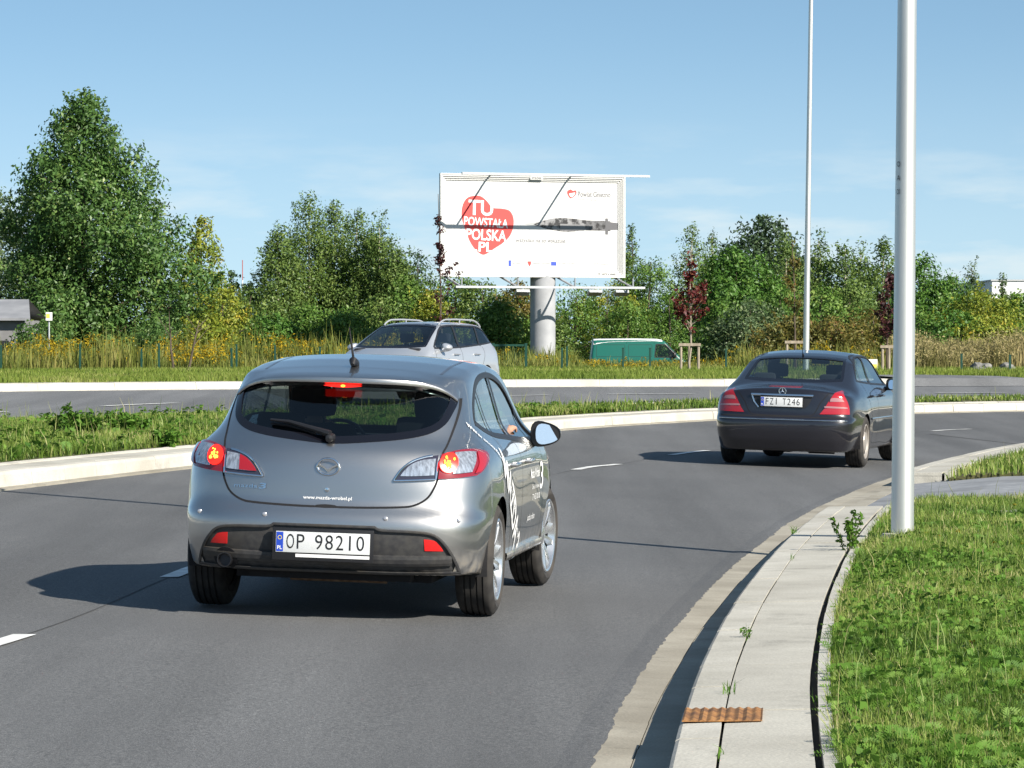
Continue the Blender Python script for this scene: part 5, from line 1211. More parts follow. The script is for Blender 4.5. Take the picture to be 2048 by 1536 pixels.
    flat('pointer_band', [(X(0.66), Z(0.47)), (X(0.80), Z(0.48)), (X(0.80), Z(0.545)), (X(0.66), Z(0.545))], mat('poster mid grey', (0.20, 0.20, 0.21), 0.6), 0.006)
    flat('pointer_tail', [(X(0.925), Z(0.405)), (X(0.940), Z(0.405)), (X(0.942), Z(0.445)), (X(0.998), Z(0.455)), (X(0.998), Z(0.530)), (X(0.942), Z(0.535)), (X(0.940), Z(0.585)), (X(0.925), Z(0.585))], MG, 0.0055)
    # sponsor strip
    flat('sponsor_mark', [(X(0.362), Z(0.885)), (X(0.376), Z(0.885)), (X(0.376), Z(0.950)), (X(0.362), Z(0.950))], mat('poster blue', (0.03, 0.07, 0.42), 0.5), 0.002)
    flat('sponsor_mark', smooth_loop([(X(0.470), Z(0.895), 1), (X(0.492), Z(0.895), 1), (X(0.490), Z(0.93)), (X(0.481), Z(0.948))], 4), MR, 0.002)
    flat('sponsor_mark', [(X(0.608), Z(0.898)), (X(0.638), Z(0.898)), (X(0.638), Z(0.940)), (X(0.608), Z(0.940))], _mats['poster blue'], 0.002)
    for u0, u1, st in ((0.382, 0.43, 'Program Regionalny'), (0.50, 0.545, 'Wielkopolska'), (0.555, 0.603, 'Unia Europejska'), (0.655, 0.94, 'Projekt współfinansowany przez Unię Europejską')): word(st, u0, 0.905, u1, 0.930, 0, ML)
    bb = MB(); bb.box((W / 2 - 0.56, -0.055, -Hh / 2 + 0.10), (0.62, 0.02, 0.12)); nt_ = bb.obj('number_tag', M_WFRAME, root)
    for st, cx, cz, w_, h_, par in (('STRÖER', 0.10, Hh / 2 - 0.10, 0.34, 0.065, None), ('0771 045', W / 2 - 0.56, -Hh / 2 + 0.10, 0.46, 0.06, nt_)):
        Vt, Ft = text_fit(st, w_, h_, bold=0.03)
        link('tag_lettering', mesh('tag_lettering', [(cx - w_ / 2 + a, -0.067, cz - h_ / 2 + q) for a, q in Vt], Ft), MK, par or [c for c in root.children if c.name.startswith('name_tag')][0])
    # light rail in front of the top edge on two arms, walkway rail in front of the bottom edge
    L_ = 2.1
    b = MB(); b.box((0.0, -L_, Hh / 2 - 0.09), (6.2, 0.09, 0.07)); rl = b.obj('top_rail', M_STEEL, root)
    for x in (-1.45, 1.25):
        b = MB(); b.tube([(x, 0.2, Hh / 2 - 0.02), (x, -L_, Hh / 2 - 0.08)], 0.030, 8); b.obj('rail_arm', M_STEEL, root)
    b = MB(); b.box((0.10, -1.35, -Hh / 2 - 0.34), (6.3, 0.08, 0.07)); b.obj('bottom_rail', M_STEEL, root)
    for x in (-2.85, -1.0, 0.9, 2.85):
        b = MB(); b.tube([(x, 0.3, -Hh / 2 + 0.02), (x, -1.35, -Hh / 2 - 0.34)], 0.035, 8); b.tube([(x, -1.35, -Hh / 2 - 0.34), (x, -1.35, -Hh / 2 - 0.05)], 0.028, 8); b.obj('rail_arm', M_STEEL, root)
    for x in (-0.78, 0.50 + 1.15, 2.55):
        b = MB(); b.box((x, -0.95, -Hh / 2 - 0.50), (0.30, 0.22, 0.10), Matrix.Rotation(R(-30), 3, 'X')); b.box((x + 0.22, -0.95, -Hh / 2 - 0.50), (0.14, 0.20, 0.11), Matrix.Rotation(R(-30), 3, 'X')); b.box((x + 0.1, -0.5, -Hh / 2 - 0.35), (0.05, 0.9, 0.05)); b.obj('floodlight', mat('lamp grey', (0.30, 0.31, 0.32), 0.4, 0.4), root)
    zb = 0.70 - root.location.z
    b = MB(); b.lathe([(zb, 0.001), (zb, 0.40), (-Hh / 2 + 0.05, 0.40), (-Hh / 2 + 0.05, 0.001)], 40, 'z', (0.45, 0.32, 0))
    b.obj('column', noise_mat('grey column paint', (0.30, 0.31, 0.33), (0.36, 0.37, 0.39), 2.5, 0.6, 6, 0.1, 20), root, True)
    return root
make_billboard()

def lamp_post(loc, r0, r1, h, tilt, label, head_dir):
    o = empty('lamp_post', loc, (0, tilt, 0)); tag(o, label, 'lamp post')
    M = noise_mat('galvanised pole', (0.66, 0.665, 0.64), (0.76, 0.76, 0.735), 3.0, 0.46, 5, metal=0.85, c3=(0.62, 0.625, 0.61), s3=1.0, stretch=(1, 1, 0.15))
    b = MB(); prof = [(-0.2, 0.001), (-0.2, r0)] + [(h * i / 12, r0 + (r1 - r0) * i / 12) for i in range(13)] + [(h, 0.001)]
    b.lathe(prof, 48, 'z'); b.obj('shaft', M, o, True)
    b = MB(); b.lathe([(-0.2, r0 * 2.1), (0.02, r0 * 1.95), (0.045, r0 * 1.75), (0.05, r0 * 0.9)], 32, 'z'); b.obj('footing', M_KERB, o, True)
    a = Vector((math.cos(head_dir), math.sin(head_dir), 0)); b = MB()
    b.tube([(0, 0, h - 0.15), (0, 0, h + 0.25), a * 0.35 + Vector((0, 0, h + 0.55)), a * 1.5 + Vector((0, 0, h + 0.72))], [r1, r1 * 0.9, r1 * 0.8, r1 * 0.7], 12); b.obj('arm', M, o, True)
    b = MB(); Mz = Matrix.Rotation(head_dir, 3, 'Z'); b.box(a * 1.85 + Vector((0, 0, h + 0.74)), (0.75, 0.28, 0.12), Mz); b.obj('lamp_head', M, o, True, 0.03)
    return o
lp = lamp_post((2.83, 26.45, 0.155), 0.083, 0.045, 10.5, R(0.45), 'tall pale galvanised lamp post in the grass close to the near kerb', R(150))
b = MB()
for z, st in ((2.70, 'O'), (2.60, 'A'), (2.50, 'O1')):
    Vt, Ft = text_fit(st, 0.030, 0.038); b.add([(math.sin(-0.75 + (a - 0.02) / 0.08) * 0.081, -math.cos(-0.75 + (a - 0.02) / 0.08) * 0.081, z + q) for a, q in Vt], Ft)
b.obj('post_number', M_INK, lp)
pf_ = world(1611.5, 759, 96)
lamp_post((pf_.x, 96, 0.74), 0.085, 0.05, 12.0, R(0.75), 'tall slim lamp post across the road behind the saloon car', R(-120))

# green posts of the wire fence, a gate frame, signs
M_GREEN = mat('green fence paint', (0.003, 0.045, 0.030), 0.5)
def fence_post(px, Y, top, label=None, w=0.055):
    p = world(px, top, Y); zb = float(land_z(p.x, Y)) - 0.05
    b = MB(); b.box((0, 0, (p.z - zb) / 2), (w, w, p.z - zb)); b.box((0, 0, p.z - zb + 0.012), (w * 1.15, w * 1.15, 0.024))
    o = b.obj('fence_post', M_GREEN, None, bevel=0.004); o.location = (p.x, Y, zb); return o
posts = [(2, 103.5, 692, 'thin green fence post at the far left edge of the photo'), (160, 103.5, 690, 'thin green fence post in the goldenrod left of the two bare saplings'), (283, 103.5, 698, 'green fence post left of the two bare saplings'), (318, 103.5, 688, 'thin dark green fence post just left of the two bare saplings'), (463, 103.5, 698, 'left post of the close pair of green fence posts left of the hatchback roof'), (473, 103.5, 690, 'right post of the close pair of green fence posts left of the hatchback roof'),
         (550, 103.5, 692, 'green fence post just above the left roof corner of the hatchback'), (640, 103.5, 695, 'green fence post above the hatchback roof, left of its aerial'), (1124, 103.5, 697, 'left post of the pair of green fence posts right of the billboard column'), (1134, 103.5, 694, 'right post of the pair of green fence posts right of the billboard column'), (1246, 103.5, 697, 'green fence post before the rear half of the green van'), (1300, 103.5, 697, 'green fence post before the front half of the green van'), (1452, 103.5, 700, 'green fence post left of the saloon car roof'), (1923, 98, 709, 'green fence post before the tall dry grass right of the near lamp post'), (2020, 97, 711, 'green fence post beside the heap of rubble at the right edge')]
for px, Y, top, lb in posts: tag(fence_post(px, Y, top), lb, 'fence post', 'green posts of the wire fence')
g = empty('gate_frame', (world(1020, 700, 103.6).x, 103.6, 0.72)); tag(g, 'green metal gate frame left of the billboard column', 'gate')
gx0, gx1 = world(987, 700, 103.6).x - g.location.x, world(1052, 700, 103.6).x - g.location.x; gz = world(1000, 687, 103.6).z - 0.72
for x in (gx0, gx1): b = MB(); b.box((x, 0, gz / 2 - 0.05), (0.075, 0.075, gz + 0.12)); b.obj('gate_post', M_GREEN, g)
b = MB(); b.box(((gx0 + gx1) / 2, 0, gz - 0.05), (gx1 - gx0 - 0.08, 0.05, 0.06)); b.box(((gx0 + gx1) / 2, 0, 0.15), (gx1 - gx0 - 0.08, 0.04, 0.05)); b.obj('gate_rail', M_GREEN, g)
b = MB()
for i in range(1, 14): b.tube([(gx0 + (gx1 - gx0) * i / 14, 0, 0.15), (gx0 + (gx1 - gx0) * i / 14, 0, gz - 0.06)], 0.004, 4)
b.obj('gate_mesh', M_GREEN, g)
p = world(1745, 728, 100); s_ = empty('info_sign', (p.x, 100, 0.74)); tag(s_, 'small white and yellow sign in the grass right of the saloon car roof', 'sign')
b = MB(); b.box((0, 0, p.z - 0.74), (0.27, 0.02, 0.26)); b.obj('sign_face', mat('sign white', (0.78, 0.78, 0.74), 0.5), s_)
b = MB(); b.box((0.04, -0.013, p.z - 0.80), (0.17, 0.006, 0.11)); b.obj('sign_band', mat('sign yellow', (0.72, 0.60, 0.10), 0.5), s_)
b = MB(); b.tube([(0, 0.02, -0.1), (0, 0.02, p.z - 0.66)], 0.02, 6); b.obj('sign_post', M_STEEL, s_)
# stakes round the young trees: three posts and the bar across their tops
M_WOOD = noise_mat('weathered stake wood', (0.24, 0.20, 0.15), (0.36, 0.31, 0.24), 14, 0.9, 6, stretch=(1, 1, 0.2))
def tree_stakes(pxs, Y, top, label):
    c = world(sum(pxs) / len(pxs), top, Y); o = empty('tree_stakes', (c.x, Y, 0.72)); tag(o, label, 'tree stakes', 'wooden stakes round the young roadside trees')
    ht = c.z - 0.72
    for i, px in enumerate(pxs):
        x = world(px, top, Y).x - c.x; b = MB(); b.tube([(x, 0.5 * (i % 2), -0.15), (x, 0.5 * (i % 2), ht)], 0.035, 8); b.obj('stake', M_WOOD, o)
    x0, x1 = world(pxs[0], top, Y).x - c.x, world(pxs[-1], top, Y).x - c.x
    b = MB(); b.box(((x0 + x1) / 2, -0.045, ht - 0.03), (x1 - x0 + 0.12, 0.025, 0.075)); b.obj('crossbar', M_WOOD, o)
    b = MB(); b.box(((x0 + x1) / 2 - (x1 - x0) * 0.25, 0.25, ht - 0.03), ((x1 - x0) * 0.62, 0.025, 0.07), Matrix.Rotation(R(38), 3, 'Z')); b.obj('crossbar', M_WOOD, o)
    return o
tree_stakes((1362, 1380, 1397), 98, 687, 'wooden stake frame round the red-leaved young tree')
tree_stakes((1574, 1593, 1614), 99, 682, 'wooden stake frame beside the far lamp post')
tree_stakes((1765, 1782, 1800), 98, 691, 'wooden stake frame half hidden by the near lamp post')
# white works building far right, shed and box far left, mast, rubble
p0, p1 = world(1984, 562, 300), world(2300, 562, 300)
wb = empty('works_building', (p0.x, 300, -0.2)); tag(wb, 'white flat-roofed building behind the trees at the right edge', 'building')
hh = p0.z + 0.2; b = MB(); b.box(((p1.x - p0.x) / 2, 12, hh / 2), (p1.x - p0.x, 24, hh)); b.obj('wall', noise_mat('white cladding', (0.66, 0.67, 0.68), (0.72, 0.73, 0.74), 0.8, 0.6, stretch=(6, 6, 0.3)), wb)
b = MB(); b.box(((p1.x - p0.x) / 2, 12, hh + 0.06), (p1.x - p0.x + 0.2, 24.2, 0.12)); b.obj('roof_edge', mat('grey roof edge', (0.40, 0.41, 0.42), 0.6), wb)
pr, pl = world(48, 630, 121), world(-90, 630, 121); sh = empty('shed', (pr.x, 121, 0.70)); tag(sh, 'grey shed with a pale roof behind the goldenrod at the left edge', 'shed')
we = pr.x - pl.x; zr = world(30, 602, 121).z - 0.70; ze = world(55, 640, 121).z - 0.70
b = MB(); b.box((-we / 2, 2.0, ze / 2), (we, 4.0, ze)); b.obj('wall', noise_mat('grey render', (0.17, 0.17, 0.175), (0.23, 0.23, 0.235), 2, 0.9), sh)
b = MB(); b.add([(-we - .2, -0.35, ze - 0.02), (0.25, -0.35, ze - 0.02), (-0.10, 2.0, zr), (-we - .2, 2.0, zr), (-we - .2, -0.35, ze + 0.06), (0.25, -0.35, ze + 0.06), (-0.10, 2.0, zr + 0.08), (-we - .2, 2.0, zr + 0.08), (-we - .2, 4.3, ze), (0.25, 4.3, ze)], [(0, 1, 5, 4), (4, 5, 6, 7), (7, 6, 9, 8), (0, 3, 2, 1), (1, 2, 6, 5)])
b.obj('roof', noise_mat('grey roof sheet', (0.20, 0.205, 0.22), (0.27, 0.275, 0.29), 1.5, 0.55), sh)
b = MB(); b.box((-0.75, -0.03, 0.75), (0.5, 0.06, 0.5)); b.obj('window', mat('dark window', (0.02, 0.02, 0.025), 0.1), sh)
p = world(98, 633, 118); bx = empty('meter_box', (p.x, 118, 0.7)); tag(bx, 'small white and yellow box on a post before the big green tree', 'meter box')
b = MB(); b.box((0, 0, p.z - 0.7), (0.20, 0.16, 0.27)); b.obj('box', mat('sign white', (0.78, 0.78, 0.74), 0.5), bx, bevel=0.01); b = MB(); b.box((-0.02, -0.085, p.z - 0.68), (0.11, 0.01, 0.13)); b.obj('box_sticker', mat('sign yellow', (0.72, 0.60, 0.10), 0.5), bx); b = MB(); b.tube([(0, 0, 0), (0, 0, p.z - 0.83)], 0.03, 6); b.obj('box_post', M_STEEL, bx)
pm = world(485, 520, 420); ms = empty('mast', (pm.x, 420, -0.2)); tag(ms, 'distant red and white radio mast between the trees', 'mast')
for i in range(5):
    b = MB(); hz = (pm.z + 0.2) / 5; b.tube([(0, 0, hz * i), (0, 0, hz * (i + 1))], 0.13 - 0.02 * i, 8); b.obj('mast_section', mat('mast red', (0.35, 0.08, 0.07), 0.6) if i % 2 == 0 else mat('mast white', (0.6, 0.6, 0.6), 0.6), ms)
rr = random.Random(4)
p = world(1990, 742, 101); rb_ = empty('rubble_heap', (p.x, 101, 0.72)); tag(rb_, 'low heap of grey rubble beside a green fence post at the right edge', 'rubble')
for i in range(9):
    bm = bmesh.new(); bmesh.ops.create_icosphere(bm, subdivisions=2, radius=rr.uniform(0.12, 0.26))
    for v in bm.verts: v.co *= rr.uniform(0.78, 1.15); v.co.z *= 0.75
    bmesh.ops.translate(bm, verts=bm.verts, vec=(rr.uniform(-0.55, 0.5), rr.uniform(-0.3, 0.3), rr.uniform(0.02, 0.22)))
    me = bpy.data.meshes.new('stone'); bm.to_mesh(me); bm.free(); link('stone', me, noise_mat('rubble', (0.12, 0.12, 0.115), (0.24, 0.235, 0.22), 6, 0.95), rb_)
# rusty inlet sheet across the near kerb, pale patch in the gutter, concrete block at the right edge
gi = np.argmin(np.abs(GR[:, 1] - 13.95)); gp = GR[gi]; gn = side(GR)[gi]; gt = Vector((-gn[1], gn[0], 0)); go = Vector((gp[0], gp[1], 0))
b = MB(); V = []; nn_ = 40
for i in range(nn_ + 1):
    u = i / nn_; z = 0.160 + 0.0035 * math.sin(u * 2 * math.pi * 9) + 0.002
    for q in (-0.24, 0.24):
        P_ = go + Vector((gn[0], gn[1], 0)) * (0.345 + 0.30 * u) + gt * (q + 0.05 * u); V.append((P_.x, P_.y, z))
for i in range(nn_ + 1):
    for q in (0, 1): x, y, z = V[i * 2 + q]; V.append((x, y, 0.158))
o_ = 2 * (nn_ + 1)
b.add(V, [(2 * i, 2 * i + 1, 2 * i + 3, 2 * i + 2) for i in range(nn_)] + [(2 * i, 2 * i + 2, o_ + 2 * i + 2, o_ + 2 * i) for i in range(nn_)] + [(2 * i + 1, o_ + 2 * i + 1, o_ + 2 * i + 3, 2 * i + 3) for i in range(nn_)] + [(0, o_, o_ + 1, 1), (2 * nn_, 2 * nn_ + 1, o_ + 2 * nn_ + 1, o_ + 2 * nn_)])
tag(b.obj('drain_cover', noise_mat('rust', (0.20, 0.090, 0.030), (0.36, 0.18, 0.062), 22, 0.85, 6, 0.3, 60, (0.11, 0.055, 0.028), 9), None, True), 'rusty corrugated drain cover across the near kerb at the bottom of the photo', 'drain cover')
pb_ = np.array([gp[0], gp[1] - 0.9]); gj = np.argmin(np.abs(GR[:, 1] - 13.1)); q0 = off(GR[gj - 1:gj + 2], 0.19, 0.008); q1 = off(GR[gj - 1:gj + 2], 0.29, 0.008)
loft('gutter_patch', [q0, q1], M_KERB2)
cb = MB(); p = world(2062, 1030, 29.6); Mz = Matrix.Rotation(R(-38), 3, 'Z'); cb.box((p.x, 29.6, 0.17), (0.45, 0.34, 0.10), Mz); o = cb.obj('concrete_block', M_KERB2, None, bevel=0.01); tag(o, 'pale concrete block lying in the grass at the right edge', 'concrete block')

# ------------------------------------------------------------------ people in the hatchback
def seated_person(car, x, label, seed, wheel_hands):
    """one continuous figure grown over a skeleton, in the car's own axes: seated, facing forwards"""
    J = {}; V = []; Rd = []; E = []
    def j(n, p, r, par=None):
        J[n] = len(V); V.append((p[0] + x, p[1], p[2])); Rd.append(r)
        if par is not None: E.append((J[par], J[n]))
    j('pelvis', (0, 1.16, 0.56), 0.15); j('waist', (0, 1.10, 0.68), 0.135, 'pelvis'); j('chest', (0, 1.03, 0.86), 0.15, 'waist'); j('collar', (0, 0.99, 0.98), 0.09, 'chest')
    j('neck', (0, 0.99, 1.055), 0.052, 'collar'); j('jaw', (0, 1.02, 1.11), 0.066, 'neck'); j('brow', (0, 1.01, 1.185), 0.082, 'jaw'); j('crown', (0, 1.0, 1.235), 0.060, 'brow')
    j('nose', (0, 1.105, 1.145), 0.016, 'jaw')
    for s, n in ((1, 'r'), (-1, 'l')):
        j('ear' + n, (s * 0.085, 1.0, 1.15), 0.016, 'brow')
        j('sh' + n, (s * 0.19, 0.99, 0.945), 0.065, 'collar')
        el = (s * 0.235, 1.17, 0.76); hd = (s * 0.155, 1.60, 0.93) if wheel_hands else (s * 0.13 + 0.04, 1.45, 0.80)
        if not wheel_hands and s > 0: el = (0.30, 1.20, 0.93); hd = (0.36, 1.46, 1.02)      # elbow on the window sill
        j('el' + n, el, 0.048, 'sh' + n); j('wr' + n, tuple(a + (b - a) * 0.82 for a, b in zip(el, hd)), 0.030, 'el' + n); j('pa' + n, hd, 0.036, 'wr' + n)
        for k in range(4): 
            q = (hd[0] + (k - 1.5) * 0.022, hd[1] + 0.055 - 0.006 * abs(k - 1.5), hd[2] + 0.008); j('f%d%s' % (k, n), q, 0.010, 'pa' + n); j('g%d%s' % (k, n), (q[0], q[1] + 0.022, q[2] - 0.030), 0.009, 'f%d%s' % (k, n))
        j('th' + n, (hd[0] - s * 0.042, hd[1] + 0.02, hd[2] - 0.005), 0.011, 'pa' + n)
        j('hip' + n, (s * 0.10, 1.22, 0.54), 0.10, 'pelvis'); j('kn' + n, (s * 0.14, 1.62, 0.62), 0.072, 'hip' + n); j('an' + n, (s * 0.12, 1.92, 0.36), 0.048, 'kn' + n); j('to' + n, (s * 0.12, 2.06, 0.34), 0.038, 'an' + n)
    me = bpy.data.meshes.new('person'); me.from_pydata(V, E, []); o = bpy.data.objects.new('person', me); COL.objects.link(o)
    md = o.modifiers.new('skin', 'SKIN'); md.use_smooth_shade = True
    for i, r_ in enumerate(Rd): me.skin_vertices[0].data[i].radius = (r_, r_)
    me.skin_vertices[0].data[0].use_root = True
    sb = o.modifiers.new('smooth', 'SUBSURF'); sb.levels = sb.render_levels = 2
    dg = bpy.context.evaluated_depsgraph_get(); nm = bpy.data.meshes.new_from_object(o.evaluated_get(dg)); bpy.data.objects.remove(o)
    o = bpy.data.objects.new('person', nm); COL.objects.link(o); nm.materials.clear(); nm.materials.append(M_SHIRT); nm.materials.append(M_SKIN)
    for p in nm.polygons:
        c = p.center; hand = any((Vector(c) - Vector(V[J[k]])).length < 0.14 for k in ('par', 'pal')); p.material_index = 1 if c.z > 1.03 or hand else 0
    o.location = car.location; o.rotation_euler = car.rotation_euler; tag(o, label, 'person')
    bm = bmesh.new(); bmesh.ops.create_uvsphere(bm, u_segments=20, v_segments=14, radius=0.098)
    for v in list(bm.verts):
        v.co.z *= 1.02; v.co.y *= 1.05
        if v.co.z < -0.045 or (v.co.y > 0.045 and v.co.z < 0.035): v.co *= 0.72
    bmesh.ops.translate(bm, verts=bm.verts, vec=(x, 0.99, 1.185)); hm_ = bpy.data.meshes.new('hair'); bm.to_mesh(hm_); bm.free(); hm_.polygons.foreach_set('use_smooth', [True] * len(hm_.polygons)); link('hair', hm_, M_HAIR, o)
    return o
seated_person(hatch, -0.37, 'driver in dark clothes at the wheel of the silver hatchback', 1, True)
seated_person(hatch, 0.37, 'front passenger in dark clothes, arm on the window sill of the silver hatchback', 2, False)

# ================================================================== plants
def leaf_mat(name, cols, trans=0.38, rough=0.5, spec=0.35):
    """leaf colours chosen per leaf by its tint, some light passing through"""
    if name in _mats: return _mats[name]
    m = bpy.data.materials.new(name); m.use_nodes = True; t = m.node_tree; n = t.nodes.new; L = t.links.new
    b = t.nodes['Principled BSDF']; o = t.nodes['Material Output']; b.inputs['Roughness'].default_value = rough; b.inputs['Specular IOR Level'].default_value = spec
    at = n('ShaderNodeAttribute'); at.attribute_name = 'tint'
    r = n('ShaderNodeValToRGB'); e = r.color_ramp.elements
    for i, (p, c) in enumerate(cols):
        x = e[i] if i < 2 else e.new(p); x.position = p; x.color = (*c, 1)
    L(at.outputs['Fac'], r.inputs[0]); L(r.outputs[0], b.inputs['Base Color'])
    tr = n('ShaderNodeBsdfTranslucent'); L(r.outputs[0], tr.inputs[0])
    mx = n('ShaderNodeMixShader'); mx.inputs[0].default_value = trans; L(b.outputs[0], mx.inputs[1]); L(tr.outputs[0], mx.inputs[2]); L(mx.outputs[0], o.inputs[0])
    _mats[name] = m; return m
LM = {
    'oak': leaf_mat('dark green leaves', [(0.0, (0.046, 0.104, 0.026)), (0.5, (0.091, 0.183, 0.044)), (0.85, (0.170, 0.271, 0.070)), (1.0, (0.273, 0.323, 0.099))], 0.34, 0.44, 0.35),
    'grey': leaf_mat('grey green leaves', [(0.0, (0.061, 0.102, 0.047)), (0.5, (0.114, 0.179, 0.076)), (1.0, (0.245, 0.290, 0.143))], 0.36, 0.45),
    'yellow': leaf_mat('yellow green leaves', [(0.0, (0.105, 0.162, 0.020)), (0.5, (0.227, 0.282, 0.034)), (0.9, (0.385, 0.359, 0.047)), (1.0, (0.525, 0.376, 0.050))], 0.32),
    'birch': leaf_mat('birch leaves', [(0.0, (0.059, 0.114, 0.025)), (0.5, (0.125, 0.202, 0.045)), (0.88, (0.206, 0.273, 0.070)), (1.0, (0.210, 0.278, 0.068))], 0.30),
    'bush': leaf_mat('bush leaves', [(0.0, (0.051, 0.124, 0.021)), (0.5, (0.110, 0.211, 0.036)), (0.88, (0.191, 0.290, 0.057)), (1.0, (0.210, 0.278, 0.068))], 0.28),
    'lush': leaf_mat('lush green leaves', [(0.0, (0.039, 0.106, 0.017)), (0.6, (0.088, 0.196, 0.030)), (1.0, (0.175, 0.282, 0.054))], 0.26),
    'far': leaf_mat('far dark leaves', [(0.0, (0.031, 0.065, 0.030)), (1.0, (0.088, 0.137, 0.059))], 0.2),
    'rust': leaf_mat('rusty leaves', [(0.0, (0.088, 0.091, 0.024)), (0.5, (0.163, 0.165, 0.038)), (0.8, (0.250, 0.183, 0.048)), (1.0, (0.237, 0.122, 0.048))], 0.34),
    'purple': leaf_mat('purple leaves', [(0.0, (0.031, 0.013, 0.016)), (0.7, (0.077, 0.024, 0.027)), (1.0, (0.154, 0.060, 0.040))], 0.25),
    'red': leaf_mat('red leaves', [(0.0, (0.065, 0.010, 0.012)), (0.6, (0.141, 0.023, 0.023)), (1.0, (0.174, 0.079, 0.026))], 0.3),
    'pine': leaf_mat('pine needles', [(0.0, (0.031, 0.072, 0.026)), (1.0, (0.096, 0.145, 0.050))], 0.1, 0.6),
}
M_BARK = noise_mat('brown bark', (0.055, 0.042, 0.030), (0.12, 0.095, 0.068), 9, 0.95, 6, 0.5, 12, stretch=(1, 1, 0.25))
M_BIRCH = noise_mat('birch bark', (0.42, 0.38, 0.30), (0.62, 0.57, 0.46), 6, 0.8, 6, c3=(0.06, 0.05, 0.04), s3=5, stretch=(1, 1, 2.0))

def leaf_cloud(C, Rr, nl, size, r, up=0.35, elong=1.0, flat=0.45, outward=None):
    """nl leaves round every clump centre C; returns vertices and quads"""
    n = len(C) * nl
    c = np.repeat(C, nl, 0); rad = np.repeat(Rr, nl)
    d = r.normal(0, 1, (n, 3)); d /= np.linalg.norm(d, axis=1)[:, None]; d *= (rad * r.random(n) ** 0.45)[:, None]; d[:, 2] *= elong
    p = c + d
    nn = r.normal(0, 1, (n, 3)); nn[:, 2] += up * 2
    if outward is not None: nn += np.repeat(outward, nl, 0) * 0.9
    nn += d / (rad[:, None] + 1e-6) * 0.7
    nn /= np.linalg.norm(nn, axis=1)[:, None]
    a = np.cross(nn, r.normal(0, 1, (n, 3))); a /= np.linalg.norm(a, axis=1)[:, None]; b = np.cross(nn, a)
    s = size * r.uniform(0.45, 1.55, n)
    fold = nn * (s * 0.18)[:, None]
    A = a * (s * 0.5)[:, None]; Bv = b * (s * flat * 0.5)[:, None]
    V = np.stack([p - A, p + Bv * 1.0 + fold - A * 0.1, p + A, p - Bv + fold - A * 0.1], 1).reshape(-1, 3)
    return V, np.arange(n * 4).reshape(n, 4)

